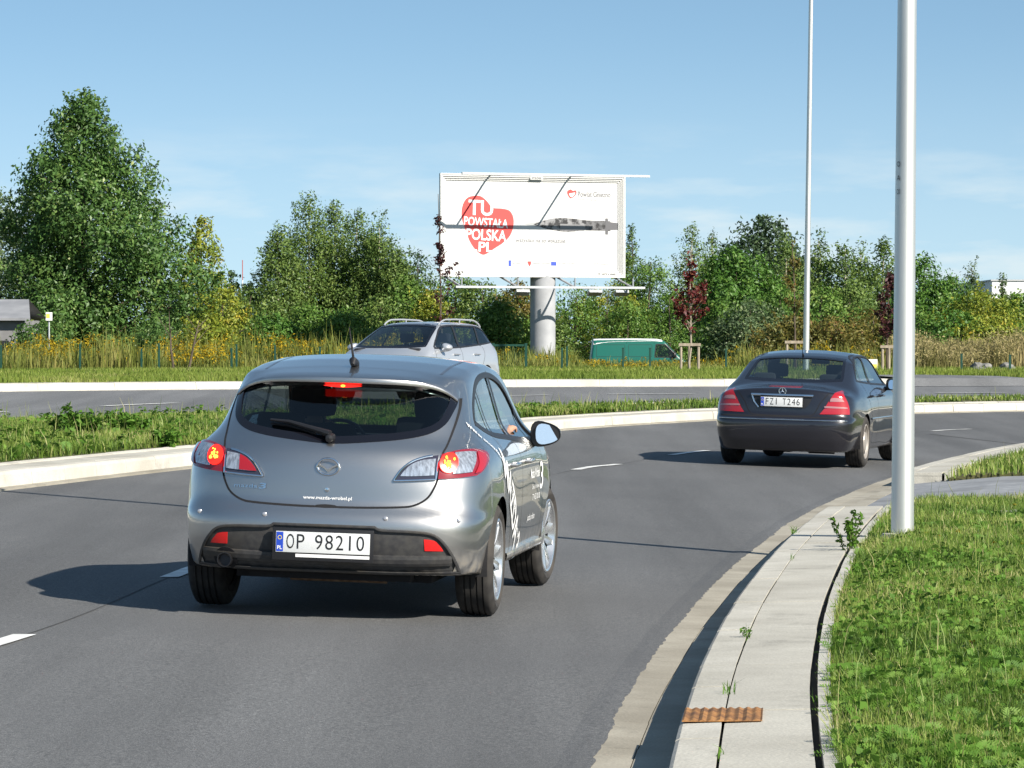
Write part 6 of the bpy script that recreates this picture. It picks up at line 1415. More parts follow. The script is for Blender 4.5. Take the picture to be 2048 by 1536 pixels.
WF = 1.36                                                   # crowns of neighbours run into each other
def tree(name, label, cat, px, top, Y, prof, kind, seed, leaves=5000, size=0.16, clump=0.42, base=None, group=None, birch=False, elong=1.0, gaps=0.0, trunk_r=0.09, nl=34, lean=0.0, twigs=True, limbs=9):
    """a tree whose crown outline is prof = [(height fraction, half width left m, half width right m)]; it stands where the photo shows its crown's middle px at distance Y, its top at pixel row top"""
    r = np.random.default_rng(seed); p = world(px, top, Y); zb = float(land_z(p.x, Y)) - 0.05 if base is None else base; Hh = p.z - zb
    root = empty(name, (p.x, Y, zb)); tag(root, label, cat, group)
    pr = np.array(prof, float); z0 = pr[0, 0] * Hh
    fl = lambda h: np.interp(h, pr[:, 0], pr[:, 1]); fr = lambda h: np.interp(h, pr[:, 0], pr[:, 2])
    leaves = int(leaves * 2.3); size *= 0.82; clump *= 0.92; nc = max(10, leaves // nl)
    # clump centres: more of them where the crown is wide, most near its surface
    hh = np.linspace(pr[0, 0], pr[-1, 0], 200); wgt = (fl(hh) + fr(hh)) ** 1.35 + 0.03; cdf = np.cumsum(wgt); cdf /= cdf[-1]
    # ragged outline: lobes by angle and height
    h = np.interp(r.random(nc), cdf, hh); th = r.random(nc) * 2 * math.pi
    lobes = 1 + 0.20 * np.sin(th * 3 + h * 13 + seed) + 0.15 * np.sin(th * 5 - h * 21 + seed * 2.1) + r.normal(0, 0.06, nc)
    u = r.random(nc) ** 0.36
    ex = np.where(np.cos(th) < 0, fl(h), fr(h)); ey = 0.5 * (fl(h) + fr(h))
    rx = np.maximum(ex * lobes * WF - clump * 0.35, 0.03); ry = np.maximum(ey * lobes * WF - clump * 0.35, 0.03)
    C = np.stack([rx * u * np.cos(th) + lean * h, ry * u * np.sin(th), h * Hh + r.normal(0, 0.05, nc)], 1)
    wl = np.minimum(clump, 0.22 + 0.5 * ey); Rr = wl * r.uniform(0.6, 1.25, nc)
    outw = np.stack([np.cos(th) * u, np.sin(th) * u, np.zeros(nc)], 1)
    V, Q = leaf_cloud(C, Rr, nl, size, r, elong=elong, outward=outw)
    ct = np.clip(r.normal(0.46, 0.17, nc), 0, 1)
    tint = np.clip(np.repeat(ct, nl) + r.normal(0, 0.16, nc * nl), 0, 1)
    if twigs:                                               # shoots standing out of the outline
        k = max(8, nc // 8); i = r.choice(nc, k, p=(u ** 3) / np.sum(u ** 3)); st = C[i] + outw[i] * Rr[i][:, None] * 0.5
        dr = outw[i] * 0.55 + np.array([0, 0, 1.0]) + r.normal(0, 0.25, (k, 3)); dr /= np.linalg.norm(dr, axis=1)[:, None]
        ln = r.uniform(0.35, 0.95, k) * clump * 1.5; m_ = 9; tt = np.linspace(0.15, 1, m_)
        Ct = (st[:, None] + dr[:, None] * (ln[:, None] * tt[None])[..., None]).reshape(-1, 3)
        V2, Q2 = leaf_cloud(Ct, np.full(len(Ct), 0.07), 2, size * 0.85, r)
        Q = np.concatenate([Q, Q2 + len(V)]); V = np.concatenate([V, V2]); tint = np.concatenate([tint, np.clip(r.normal(0.55, 0.2, len(Q2)), 0, 1)])
    me = quads('crown', V, Q, tint); link('crown', me, LM[kind], root)
    # trunk and limbs
    b = MB(); mb = M_BIRCH if birch else M_BARK
    tp = [Vector((lean * t * 0.9 + r.normal(0, 0.03), r.normal(0, 0.03), Hh * t * 0.94)) for t in np.linspace(0, 1, 9)]; tp[0] = Vector((0, 0, -0.1))
    b.tube(tp, [trunk_r * (1 - 0.9 * t) + 0.006 for t in np.linspace(0, 1, 9)], 9)
    for k in range(limbs):
        i = r.integers(0, nc); t = np.clip(C[i, 2] / Hh - 0.12 - 0.1 * r.random(), 0.12, 0.85); s = tp[int(t * 8)].lerp(tp[min(int(t * 8) + 1, 8)], (t * 8) % 1); e_ = Vector(C[i]); md = s.lerp(e_, 0.5) + Vector((0, 0, 0.10 * (e_ - s).length))
        q = trunk_r * (1 - 0.9 * t) * 0.55 + 0.006; b.tube([s, md, e_], [q, q * 0.6, 0.006], 6)
    b.obj('trunk', mb, root, True)
    return root
conic = lambda w, lo=0.0: [(lo, w * 0.75, w * 0.75), (lo + 0.2 * (1 - lo), w, w), (lo + 0.5 * (1 - lo), w * 0.82, w * 0.82), (lo + 0.8 * (1 - lo), w * 0.40, w * 0.40), (1.0, 0.06, 0.06)]
dome = lambda w, lo=0.0: [(lo, w * 0.85, w * 0.85), (lo + 0.35 * (1 - lo), w, w), (lo + 0.7 * (1 - lo), w * 0.78, w * 0.78), (lo + 0.92 * (1 - lo), w * 0.4, w * 0.4), (1.0, 0.10, 0.10)]
G1 = 'trees and bushes beyond the far road'
def T(*a, **k): return tree(*a, group=G1, **k)
# the left-hand group
T('broad_tree', 'tallest dark green leafy tree, left in the photo', 'tree', 165, 188, 131, [(0.0, 1.3, 3.2), (0.10, 1.45, 3.8), (0.25, 1.45, 3.7), (0.42, 1.75, 3.1), (0.58, 1.95, 2.35), (0.70, 1.75, 1.75), (0.80, 1.25, 1.25), (0.90, 0.8, 0.85), (0.97, 0.6, 0.6), (1.0, 0.1, 0.1)], 'oak', 11, leaves=40000, size=0.19, clump=0.55, trunk_r=0.22, nl=40, limbs=16)
T('leafy_tree', 'grey green tree cut by the left edge of the photo', 'tree', -6, 368, 139, [(0, 1.6, 1.5), (0.25, 1.8, 1.6), (0.6, 1.6, 1.4), (0.85, 0.9, 0.9), (1, 0.1, 0.1)], 'grey', 12, leaves=7000, size=0.20, clump=0.5, trunk_r=0.14)
T('leafy_tree', 'yellow green tree against the right flank of the tallest tree', 'tree', 402, 440, 136, [(0, 1.2, 1.7), (0.3, 1.2, 1.5), (0.6, 0.9, 0.95), (0.85, 0.45, 0.55), (1, 0.08, 0.08)], 'yellow', 13, leaves=6000, size=0.17, clump=0.42)
T('bush', 'low yellow green bush right of the two bare saplings', 'bush', 445, 583, 122, dome(1.05), 'yellow', 14, leaves=2600, size=0.15, clump=0.35)
T('thin_tree', 'slim dark treetop just left of the distant mast', 'tree', 464, 545, 180, conic(0.8), 'far', 15, leaves=1500, size=0.22, clump=0.3)
T('thin_tree', 'dark treetop just right of the distant mast', 'tree', 500, 556, 180, conic(0.9), 'far', 16, leaves=1500, size=0.22, clump=0.3)
T('bush', 'brownish green bush at the left foot of the birch clump', 'bush', 500, 580, 127, dome(1.5), 'birch', 17, leaves=4000, size=0.14, clump=0.4)
# birch clump
for i, (px, top, w_, Y, lb) in enumerate([(557, 452, 0.75, 129, 'leftmost birch of the clump, leaning out with a pale trunk'), (618, 383, 0.95, 131, 'tallest birch of the clump left of the billboard'), (668, 402, 0.95, 133, 'second tallest birch of the clump, right of the tallest'), (716, 420, 0.95, 131, 'round birch in the middle right of the clump'), (758, 436, 0.85, 130, 'birch at the right shoulder of the clump'), (793, 492, 0.6, 129, 'lowest birch at the right end of the clump')]):
    T('birch_tree', lb, 'birch', px, top, Y, [(0.04, w_ * 1.0, w_ * 1.0), (0.2, w_ * 1.25, w_ * 1.25), (0.5, w_ * 1.15, w_ * 1.15), (0.72, w_ * 0.80, w_ * 0.80), (0.88, w_ * 0.42, w_ * 0.42), (1.0, 0.05, 0.05)], 'birch', 30 + i, leaves=9500, size=0.12, clump=0.36, birch=True, elong=1.35, trunk_r=0.075, nl=26)
for i, (px, top, w_, Y, k, lb) in enumerate([(545, 632, 0.9, 119, 'lush', 'dark green bush before the leftmost birch'), (615, 612, 1.0, 121, 'bush', 'green bush before the tallest birch'), (690, 622, 1.1, 120, 'bush', 'green bush above the hatchback aerial'), (760, 600, 1.1, 122, 'birch', 'brownish bush before the right end of the birch clump'), (815, 556, 0.75, 124, 'bush', 'pale green bush behind the roof of the estate car'), (835, 508, 0.9, 138, 'pine', 'dark pine top between the birch clump and the billboard'), (862, 590, 0.9, 122, 'yellow', 'yellow green bush left of the purple sapling'), (910, 545, 1.3, 127, 'bush', 'bush under the left end of the billboard'), (965, 565, 1.2, 125, 'birch', 'olive bush under the billboard, left of its column'), (1035, 572, 1.0, 124, 'rust', 'bush with orange leaves just left of the billboard column'), (1000, 610, 0.9, 120, 'bush', 'low green bush behind the green gate frame')]):
    T('bush', lb, 'bush', px, top, Y, dome(w_), k, 50 + i, leaves=4200, size=0.14, clump=0.38)
# right of the column
for i, (nm, px, top, prof, Y, k, lv, kw, lb) in enumerate([
    ('poplar_tree', 1264, 452, conic(0.95), 172, 'birch', 5000, dict(elong=1.5), 'slim pointed tree rising right behind the billboard'),
    ('bush', 1150, 572, dome(1.7), 168, 'bush', 5000, {}, 'green bush right of the billboard column'),
    ('bush', 1215, 560, dome(1.7), 169, 'yellow', 4500, {}, 'bush with yellow leaves above the green van'),
    ('leafy_tree', 1300, 508, dome(1.55), 170, 'bush', 8000, {}, 'round olive tree right of the slim pointed tree'),
    ('birch_tree', 1384, 444, conic(1.45, 0.0), 171, 'birch', 6000, dict(elong=1.35, birch=True), 'tall birch just behind the red-leaved young tree'),
    ('birch_tree', 1424, 452, conic(1.25, 0.0), 173, 'birch', 4500, dict(elong=1.35, birch=True), 'birch second to the right of the red-leaved young tree'),
    ('leafy_tree', 1470, 500, [(0, 0.7, 1.5), (0.3, 1.2, 1.7), (0.65, 1.25, 1.3), (0.9, 0.7, 0.7), (1, 0.1, 0.1)], 127, 'lush', 9000, dict(size=0.16), 'big lush green tree left of the far lamp post'),
    ('oak_tree', 1528, 433, [(0.25, 1.2, 1.5), (0.5, 2.0, 2.1), (0.75, 1.7, 1.8), (0.92, 0.9, 0.9), (1, 0.2, 0.2)], 172, 'far', 7000, dict(size=0.24, clump=0.6), 'dark round-topped oak rising behind the other trees'),
    ('birch_tree', 1573, 474, conic(1.15, 0.0), 134, 'birch', 5500, dict(elong=1.35, birch=True), 'birch just left of the far lamp post'),
    ('birch_tree', 1638, 462, conic(0.95, 0.0), 135, 'birch', 5000, dict(elong=1.4, birch=True), 'pointed birch just right of the far lamp post'),
    ('birch_tree', 1690, 482, conic(1.0, 0.0), 134, 'birch', 5000, dict(elong=1.4, birch=True), 'birch midway between the two lamp posts'),
    ('birch_tree', 1722, 492, conic(0.8, 0.0), 137, 'birch', 3500, dict(elong=1.4, birch=True), 'thin birch left of the near lamp post'),
    ('birch_tree', 1768, 480, conic(1.15, 0.0), 135, 'birch', 5500, dict(elong=1.35, birch=True), 'full birch touching the near lamp post on its left'),
    ('leafy_tree', 1848, 512, [(0, 1.4, 1.3), (0.35, 1.5, 1.2), (0.7, 1.0, 0.8), (0.92, 0.5, 0.4), (1, 0.1, 0.1)], 126, 'lush', 7500, {}, 'dark green tree just right of the near lamp post'),
    ('leafy_tree', 1902, 560, dome(1.3), 128, 'oak', 5000, {}, 'second dark tree right of the near lamp post'),
    ('poplar_tree', 1943, 524, conic(0.6), 139, 'grey', 2600, dict(elong=1.4), 'slim pointed treetop left of the white building'),
    ('thin_tree', 2005, 550, conic(0.28, 0.2), 140, 'grey', 700, dict(elong=1.5, clump=0.2), 'thin lone treetop before the white building'),
    ('leafy_tree', 1968, 585, dome(1.4), 124, 'yellow', 5500, {}, 'yellow green tree below the white building'),
    ('leafy_tree', 2035, 592, dome(1.4), 125, 'bush', 5000, {}, 'green tree cut by the right edge of the photo'),
]): T(nm, lb, 'birch' if 'birch' in nm else 'bush' if nm == 'bush' else 'tree', px, top, Y, prof, k, 80 + i, leaves=lv, **{**dict(size=0.14, clump=0.40), **kw})
for i, (px, top, w_, Y, k, lb) in enumerate([(1095, 620, 0.7, 121, 'birch', 'low olive bush behind the billboard column'), (1255, 600, 1.1, 165, 'bush', 'green bush behind the rear of the van'), (1340, 585, 1.5, 168, 'bush', 'green bush left of the red-leaved young tree'), (1450, 600, 0.8, 121, 'bush', 'bush right of the red-leaved young tree'), (1500, 610, 1.2, 120, 'grey', 'grey green bush above the left of the saloon roof'), (1560, 575, 1.2, 123, 'bush', 'bush between the lush tree and the far lamp post'), (1640, 580, 1.3, 122, 'bush', 'green bush right of the far lamp post'), (1700, 570, 1.2, 123, 'birch', 'olive bush midway between the lamp posts'), (1590, 640, 1.1, 117, 'rust', 'low rusty bush behind the saloon roof'), (1670, 645, 1.2, 117, 'rust', 'low rusty bush right of the saloon roof'), (1745, 625, 1.2, 119, 'rust', 'reddish bush left of the near lamp post'), (1835, 620, 1.0, 118, 'bush', 'low green bush right of the near lamp post'), (1905, 630, 1.2, 117, 'lush', 'dark bush behind the tall dry grass'), (1975, 640, 1.2, 116, 'yellow', 'yellow green bush above the rubble heap'), (2050, 650, 1.2, 118, 'lush', 'dark bush at the right edge of the photo'), (82, 648, 1.0, 119.5, 'oak', 'dark bush at the left foot of the tallest tree'), (330, 640, 1.2, 121, 'oak', 'dark bush behind the left bare sapling'), (420, 640, 0.8, 117, 'yellow', 'low yellowish bush right behind the right bare sapling')]):
    T('bush', lb, 'bush', px, top, Y, dome(w_), k, 120 + i, leaves=3600, size=0.14, clump=0.38)

# the wood that closes the view behind the nearer trees: one leafy mass
rw_ = np.random.default_rng(77); nw = 1500; xw = rw_.uniform(-52, 58, nw); hw_ = 3.3 + 0.7 * np.sin(xw * 0.35) + 0.5 * np.sin(xw * 0.83 + 1) + 0.25 * np.sin(xw * 2.1); Cw_ = np.stack([xw, 186 + rw_.uniform(-2.5, 2.5, nw), -0.1 + hw_ * rw_.random(nw) ** 0.7], 1)
vw, qw = leaf_cloud(Cw_, rw_.uniform(0.35, 0.8, nw), 26, 0.26, rw_); fw_ = link('far_wood', quads('far_wood', vw, qw, np.clip(np.repeat(rw_.normal(0.5, 0.2, nw), 26), 0, 1)), LM['bush']); fw_['kind'] = 'stuff'

def sapling(px, top, base, Y, kind, prof, leaves, label, seed, lean=0.0, branches=10):
    r = np.random.default_rng(seed); p = world(px, top, Y); zb = 0.72; Hh = p.z - zb; root = empty('young_tree', (p.x, Y, zb)); tag(root, label, 'young tree', 'young trees along the far verge')
    b = MB(); tp = [Vector((lean * t + r.normal(0, 0.015), r.normal(0, 0.015), Hh * t)) for t in np.linspace(0, 1, 10)]; tp[0] = Vector((0, 0, -0.1)); b.tube(tp, [0.030 * (1 - 0.85 * t) + 0.004 for t in np.linspace(0, 1, 10)], 7)
    pr = np.array(prof, float); C = []
    for k in range(branches):
        t = r.uniform(pr[0, 0], pr[-1, 0] * 0.97); wv = np.interp(t, pr[:, 0], pr[:, 1]); a = r.random() * 6.283; s = tp[int(t * 9)]; s = Vector((s.x, s.y, t * Hh * 0.92)); e_ = s + Vector((math.cos(a) * wv, math.sin(a) * wv, wv * r.uniform(0.8, 1.6)))
        b.tube([s, s.lerp(e_, 0.5) + Vector((0, 0, -0.05)), e_], [0.012, 0.008, 0.004], 5)
        for q in r.random(6): C.append(s.lerp(e_, 0.25 + 0.75 * q))
    b.obj('trunk', M_BARK if kind != 'red' else mat('pale sapling bark', (0.28, 0.24, 0.19), 0.9), root, True)
    for t in r.uniform(pr[0, 0], 0.86 if kind == 'purple' else 1.0, max(6, branches // 2)): C.append(Vector((lean * t, 0, t * Hh)))
    C = np.array([tuple(c) for c in C]); nl = max(1, leaves // len(C))
    if leaves:
        V, Q = leaf_cloud(C, r.uniform(0.05, 0.16, len(C)), nl, 0.11, r); link('crown', quads('crown', V, Q, np.clip(r.normal(0.5, 0.22, len(Q)), 0, 1)), LM[kind], root)
    return root
sapling(884, 388, 690, 104, 'purple', [(0.28, 0.30), (0.45, 0.55), (0.62, 0.50), (0.66, 0.12), (1.0, 0.08)], 620, 'purple-leaved young tree with a long bare leader before the left edge of the billboard', 5, -0.10, 16)
sapling(1381, 500, 690, 98, 'red', [(0.32, 0.35), (0.5, 0.52), (0.68, 0.40), (0.8, 0.12), (1.0, 0.06)], 1300, 'red-leaved young tree tied to wooden stakes', 6, 0.0, 26)
sapling(1592, 480, 690, 99, 'rust', [(0.4, 0.25), (0.6, 0.3), (0.8, 0.2), (1.0, 0.08)], 420, 'thin brown young tree just left of the far lamp post', 7, -0.08, 14)
sapling(1776, 535, 690, 98, 'purple', [(0.30, 0.35), (0.5, 0.45), (0.8, 0.3), (1.0, 0.1)], 1000, 'dark purple young tree half hidden by the near lamp post', 8, 0.0, 18)
def bare(px, top, Y, lean, label, seed):
    r = random.Random(seed); p = world(px, top, Y); root = empty('bare_sapling', (p.x - lean, Y, 0.72)); tag(root, label, 'young tree'); Hh = p.z - 0.72; b = MB()
    tp = [Vector((lean * t + r.gauss(0, 0.01), 0, Hh * t)) for t in (0, .25, .5, .75, 1)]; b.tube(tp, [0.04, 0.035, 0.028, 0.02, 0.008], 7)
    for k in range(6):
        t = r.uniform(0.45, 0.9); s = Vector((lean * t, 0, Hh * t)); e_ = s + Vector((r.uniform(-0.5, 0.5), r.uniform(-0.3, 0.3), r.uniform(0.2, 0.6))); b.tube([s, e_], [0.014, 0.005], 5)
    b.obj('trunk', M_BARK, root, True)
bare(338, 645, 100, -0.12, 'left one of the two bare brown saplings before the goldenrod', 3)
bare(398, 640, 100, 0.32, 'right one of the two bare brown saplings, leaning right', 4)

# ------------------------------------------------------------------ grass and weeds
LG = {
    'grass': leaf_mat('grass blades', [(0.0, (0.065, 0.125, 0.018)), (0.45, (0.158, 0.248, 0.038)), (0.80, (0.275, 0.335, 0.080)), (1.0, (0.46, 0.42, 0.20))], 0.35, 0.5, 0.3),
    'far': leaf_mat('verge grass', [(0.0, (0.110, 0.170, 0.025)), (0.5, (0.200, 0.265, 0.045)), (0.8, (0.30, 0.325, 0.085)), (1.0, (0.40, 0.36, 0.17))], 0.35, 0.55, 0.2),
    'dry': leaf_mat('dry grass', [(0.0, (0.17, 0.165, 0.055)), (0.5, (0.30, 0.265, 0.115)), (1.0, (0.46, 0.38, 0.20))], 0.35, 0.6, 0.2),
    'weed': leaf_mat('weed leaves', [(0.0, (0.050, 0.125, 0.016)), (0.6, (0.105, 0.215, 0.030)), (1.0, (0.19, 0.300, 0.060))], 0.35, 0.55, 0.15),
    'gold': leaf_mat('goldenrod flowers', [(0.0, (0.16, 0.15, 0.02)), (0.5, (0.36, 0.26, 0.018)), (1.0, (0.55, 0.38, 0.02))], 0.25, 0.7, 0.1),
    'stalk': leaf_mat('weed stalks', [(0.0, (0.090, 0.120, 0.022)), (0.5, (0.175, 0.200, 0.042)), (1.0, (0.31, 0.275, 0.095))], 0.3, 0.6, 0.2),
}
def blades(P, ht, wd, r, bend=0.5, tip=0.15, lean=None):
    """curved grass blades at points P: two quads each"""
    n = len(P); h = ht * r.uniform(0.45, 1.3, n); a = r.random(n) * 2 * math.pi; d = np.stack([np.cos(a), np.sin(a), np.zeros(n)], 1)
    a2 = r.random(n) * 2 * math.pi; s = np.stack([np.cos(a2), np.sin(a2), np.zeros(n)], 1) * (wd * r.uniform(0.6, 1.3, n))[:, None] * 0.5
    b = bend * r.uniform(0.1, 1.2, n); up = np.array([0, 0, 1.0])
    p1 = P + up * (h * 0.55)[:, None] + d * (h * b * 0.25)[:, None]; p2 = P + up * (h * (1 - 0.25 * b))[:, None] + d * (h * b * 0.8)[:, None]
    V = np.stack([P - s, P + s, p1 + s * 0.8, p1 - s * 0.8, p2 + s * tip, p2 - s * tip], 1).reshape(-1, 3); i = np.arange(n)[:, None] * 6
    return V, np.concatenate([i + [0, 1, 2, 3], i + [3, 2, 4, 5]], 1).reshape(-1, 4)
def field(name, parts, kind):
    V = []; Q = []; Tn = []; o = 0
    for v, q, t in parts: V.append(v); Q.append(q + o); Tn.append(t); o += len(v)
    ob = link(name, quads(name, np.concatenate(V), np.concatenate(Q), np.concatenate(Tn)), LG[kind]); ob['kind'] = 'stuff'; return ob
def patchy(P, r, sc=0.6, amt=0.28):
    ph = r.random(6) * 6.28
    return amt * (np.sin(P[:, 0] / sc + ph[0]) * np.sin(P[:, 1] / (sc * 1.7) + ph[1]) + 0.7 * np.sin(P[:, 0] / (sc * 0.4) + P[:, 1] / (sc * 0.9) + ph[2]))
def strip_points(P, o0, o1, n, r, z0=0.0, z1=None):
    """random points between two offsets of a line"""
    k = r.integers(0, len(P) - 1, n); f = r.random(n); u = r.random(n); nn_ = side(P); base = P[k] + (P[k + 1] - P[k]) * f[:, None]; o = o0 + (o1 - o0) * u
    Q = base.copy(); Q[:, :2] += nn_[k] * o[:, None]; Q[:, 2] += z0 + ((z1 if z1 is not None else z0) - z0) * u; return Q, o
def rv_z(o): return np.interp(o, [0.915, 1.2, 2, 4, 8, 14], [0.10, 0.15, 0.17, 0.18, 0.12, 0.0])
r = np.random.default_rng(21)
# near verge: dense blades, finer close to the camera
parts = []
for (a, b_, n, ht, wd, o1) in ((9.5, 15, 98000, 0.105, 0.0060, 2.5), (15, 21, 90000, 0.105, 0.0065, 3.2), (21, 27, 70000, 0.10, 0.0075, 3.8), (27, 33.0, 56000, 0.10, 0.009, 4.6), (40.05, 60, 40000, 0.12, 0.014, 6.0)):
    Pg = span(GR, a, b_); pts, o = strip_points(Pg, 0.90, o1, n, r); pts[:, 2] = rv_z(o) - 0.01
    keep = r.random(n) < np.clip(0.80 + patchy(pts, r, 0.40, 0.45), 0.12, 1); pts = pts[keep]
    v, q = blades(pts, ht, wd, r, 0.55); t = np.clip(0.42 + patchy(pts, r, 0.55, 0.28) + r.normal(0, 0.22, len(pts)), 0, 1); t = np.where(r.random(len(pts)) < 0.045, r.uniform(0.8, 1, len(pts)), t); parts.append((v, q, np.repeat(t, 2)))
    pts2 = pts[r.choice(len(pts), max(10, len(pts) // 420))]; v, q = blades(pts2, ht * 2.6, wd * 0.6, r, 0.5); parts.append((v, q, np.repeat(np.clip(r.normal(0.8, 0.15, len(pts2)), 0, 1), 2)))
field('near_grass', parts, 'grass')
# leafy weeds among it: feathery rosettes of paired leaflets and broad-leaved patches
def feather(P, ln, r, lw=0.008):
    """one arching leaf with leaflets on both sides per point"""
    V = []; n = len(P); a = r.random(n) * 2 * math.pi; el = r.uniform(0.55, 1.35, n); d = np.stack([np.cos(a) * np.cos(el), np.sin(a) * np.cos(el), np.sin(el)], 1); sd_ = np.stack([-np.sin(a), np.cos(a), np.zeros(n)], 1); L_ = ln * r.uniform(0.6, 1.3, n)
    for t in np.linspace(0.22, 1.0, 8):
        c = P + d * (L_ * t)[:, None] + np.array([0, 0, -1.0]) * (L_ * 0.30 * t * t)[:, None]; w_ = L_ * 0.26 * math.sin(math.pi * (0.15 + 0.8 * t)) + 0.004
        for sg in (1, -1):
            e_ = c + sd_ * (sg * w_)[:, None] + d * (w_ * 0.55)[:, None] + np.array([0, 0, 0.15]) * w_[:, None]; m_ = (c + e_) / 2; q = d * lw * 0.7
            V.append(np.stack([c, m_ - q, e_, m_ + q], 1))
    V = np.stack(V, 1).reshape(-1, 3); return V, np.arange(len(V)).reshape(-1, 4), 16
parts = []
for (a, b_, n, ln, spread) in ((9.5, 14.5, 6500, 0.13, 1.9), (14.5, 18.5, 4200, 0.12, 2.0), (18.5, 30, 3400, 0.11, 2.6)):
    Pg = span(GR, a, b_); pts, o = strip_points(Pg, 0.93, spread, n * 2, r); pts[:, 2] = rv_z(o)
    keep = (patchy(pts, np.random.default_rng(5), 0.28, 0.5) + r.normal(0, 0.3, len(pts)) > 0.12); pts = pts[keep][:n]
    v, q, k = feather(pts, ln, r); parts.append((v, q, np.clip(np.repeat(r.normal(0.55, 0.2, len(pts)), k) + r.normal(0, 0.06, len(q)), 0, 1)))
Cw, ow = strip_points(span(GR, 10, 24), 0.95, 1.9, 560, r); Cw[:, 2] = rv_z(ow) + 0.055
v, q = leaf_cloud(Cw, np.full(len(Cw), 0.065), 13, 0.036, r, up=0.5, flat=0.65); parts.append((v, q, np.clip(r.normal(0.6, 0.2, len(q)), 0, 1)))
field('near_weeds', parts, 'weed')
Pd_, od = strip_points(span(GR, 10, 32), 0.95, 2.2, 60, r); Pd_[:, 2] = rv_z(od) + r.uniform(0.06, 0.10, 60)
v, q = leaf_cloud(Pd_[:14], np.full(14, 0.010), 5, 0.028, r, up=2, flat=0.9); field('clover_flowers', [(v, q, r.random(len(q)))], 'gold')
# tufts growing out of the kerb joints, and the tall leafy weed by the lamp post
parts = []
for y0, o0, n, h_ in ((12.6, 0.50, 12, 0.05), (14.9, 0.50, 16, 0.07), (17.6, 0.50, 14, 0.075), (27.5, 0.34, 18, 0.10), (24.0, 0.5, 8, 0.06), (14.6, 0.845, 12, 0.05), (17.6, 0.845, 10, 0.04)):
    i = np.argmin(np.abs(GR[:, 1] - y0)); c = off(GR[i - 1:i + 2], o0)[1]; pts = np.array([c[0], c[1], 0.135]) + r.normal(0, 1, (n, 3)) * [0.012, 0.07, 0]; v, q = blades(pts, h_, 0.005, r, 0.9); parts.append((v, q, np.repeat(np.clip(r.normal(0.5, 0.2, n), 0, 1), 2)))
    if y0 == 17.6 and o0 == 0.50: v, q = leaf_cloud(pts[:5] + [0, 0, 0.05], np.full(5, 0.022), 6, 0.020, r); parts.append((v, q, np.clip(r.normal(0.6, 0.2, len(q)), 0, 1)))
field('joint_weeds', parts, 'weed')
def leafy_weed(loc, h, nst, label, seed, wl=0.045, spread=0.10):
    rr_ = np.random.default_rng(seed); root = empty('tall_weed', loc); tag(root, label, 'weed'); b = MB(); C = []
    for k in range(nst):
        a = rr_.random() * 6.28; tipv = Vector((math.cos(a) * spread, math.sin(a) * spread, h * rr_.uniform(0.65, 1.0))); s = Vector((math.cos(a) * 0.02, math.sin(a) * 0.02, -0.02)); b.tube([s, s.lerp(tipv, 0.5) + Vector((0, 0, 0.02)), tipv], [0.005, 0.004, 0.002], 5)
        for t in np.linspace(0.2, 1.0, 13): C.append(tuple(s.lerp(tipv, t)))
    b.obj('stem', mat('weed stem', (0.10, 0.12, 0.03), 0.7), root); C = np.array(C)
    v, q = leaf_cloud(C, np.full(len(C), wl * 0.6), 4, wl, rr_, up=0.6, flat=0.38); link('leaves', quads('leaves', v, q, np.clip(rr_.normal(0.35, 0.2, len(q)), 0, 1)), LG['weed'], root); return root
pw_ = world(1712, 1122, 25.2)
leafy_weed((2.30, 25.0, 0.15), 0.30, 3, 'tall leafy weed growing at the edging left of the near lamp post', 5)
leafy_weed((2.42, 25.4, 0.15), 0.24, 2, 'shorter leafy weed touching the foot of the near lamp post', 6)
# median
parts = []; wparts = []
Lm = resample(FOOT, 0.3); Lm = Lm[(Lm[:, 1] > 28)]; wmed = np.maximum(near_at(Lm) - 0.12, 0.75)
def median_points(n, r, a=28, b_=90, lo=0.0, hi=1.0):
    ok = np.where((Lm[:, 1] > a) & (Lm[:, 1] < b_))[0][:-1]; wgt = np.minimum(wmed[ok], 12); k = r.choice(ok, n, p=wgt / wgt.sum()); u = lo + (hi - lo) * r.random(n); o = 0.64 + (np.minimum(wmed[k], 14) - 0.64) * u
    nn_ = side(Lm); Q = Lm[k].copy(); Q[:, :2] -= nn_[k] * o[:, None]; Q[:, 2] = 0.23 + 0.19 + 0.03 * u; return Q
for a, b_, n, ht, wd in ((28, 45, 80000, 0.12, 0.012), (45, 62, 60000, 0.115, 0.017), (62, 90, 36000, 0.10, 0.022)):
    pts = median_points(n, r, a, b_, 0, 0.94); v, q = blades(pts, ht, wd, r, 0.6); t = np.clip(0.42 + patchy(pts, r, 1.1, 0.22) + r.normal(0, 0.16, n), 0, 1); t = np.where(r.random(n) < 0.06, 0.9, t); parts.append((v, q, np.repeat(t, 2)))
    pts = pts[r.choice(n, n // 70)]; v, q = blades(pts, ht * 2.6, wd * 0.6, r, 0.4); parts.append((v, q, np.repeat(np.clip(r.normal(0.75, 0.2, len(pts)), 0, 1), 2)))
field('median_grass', parts, 'grass')
pts = median_points(700, r, 30, 60); v, q, k = feather(pts, 0.17, r, 0.022); v2, q2 = leaf_cloud(median_points(420, r, 30, 62) + [0, 0, 0.10], np.full(420, 0.11), 16, 0.075, r, up=0.9, flat=0.5)
field('median_weeds', [(v, q, np.clip(r.normal(0.5, 0.2, len(q)), 0, 1)), (v2, q2, np.clip(r.normal(0.45, 0.2, len(q2)), 0, 1))], 'weed')
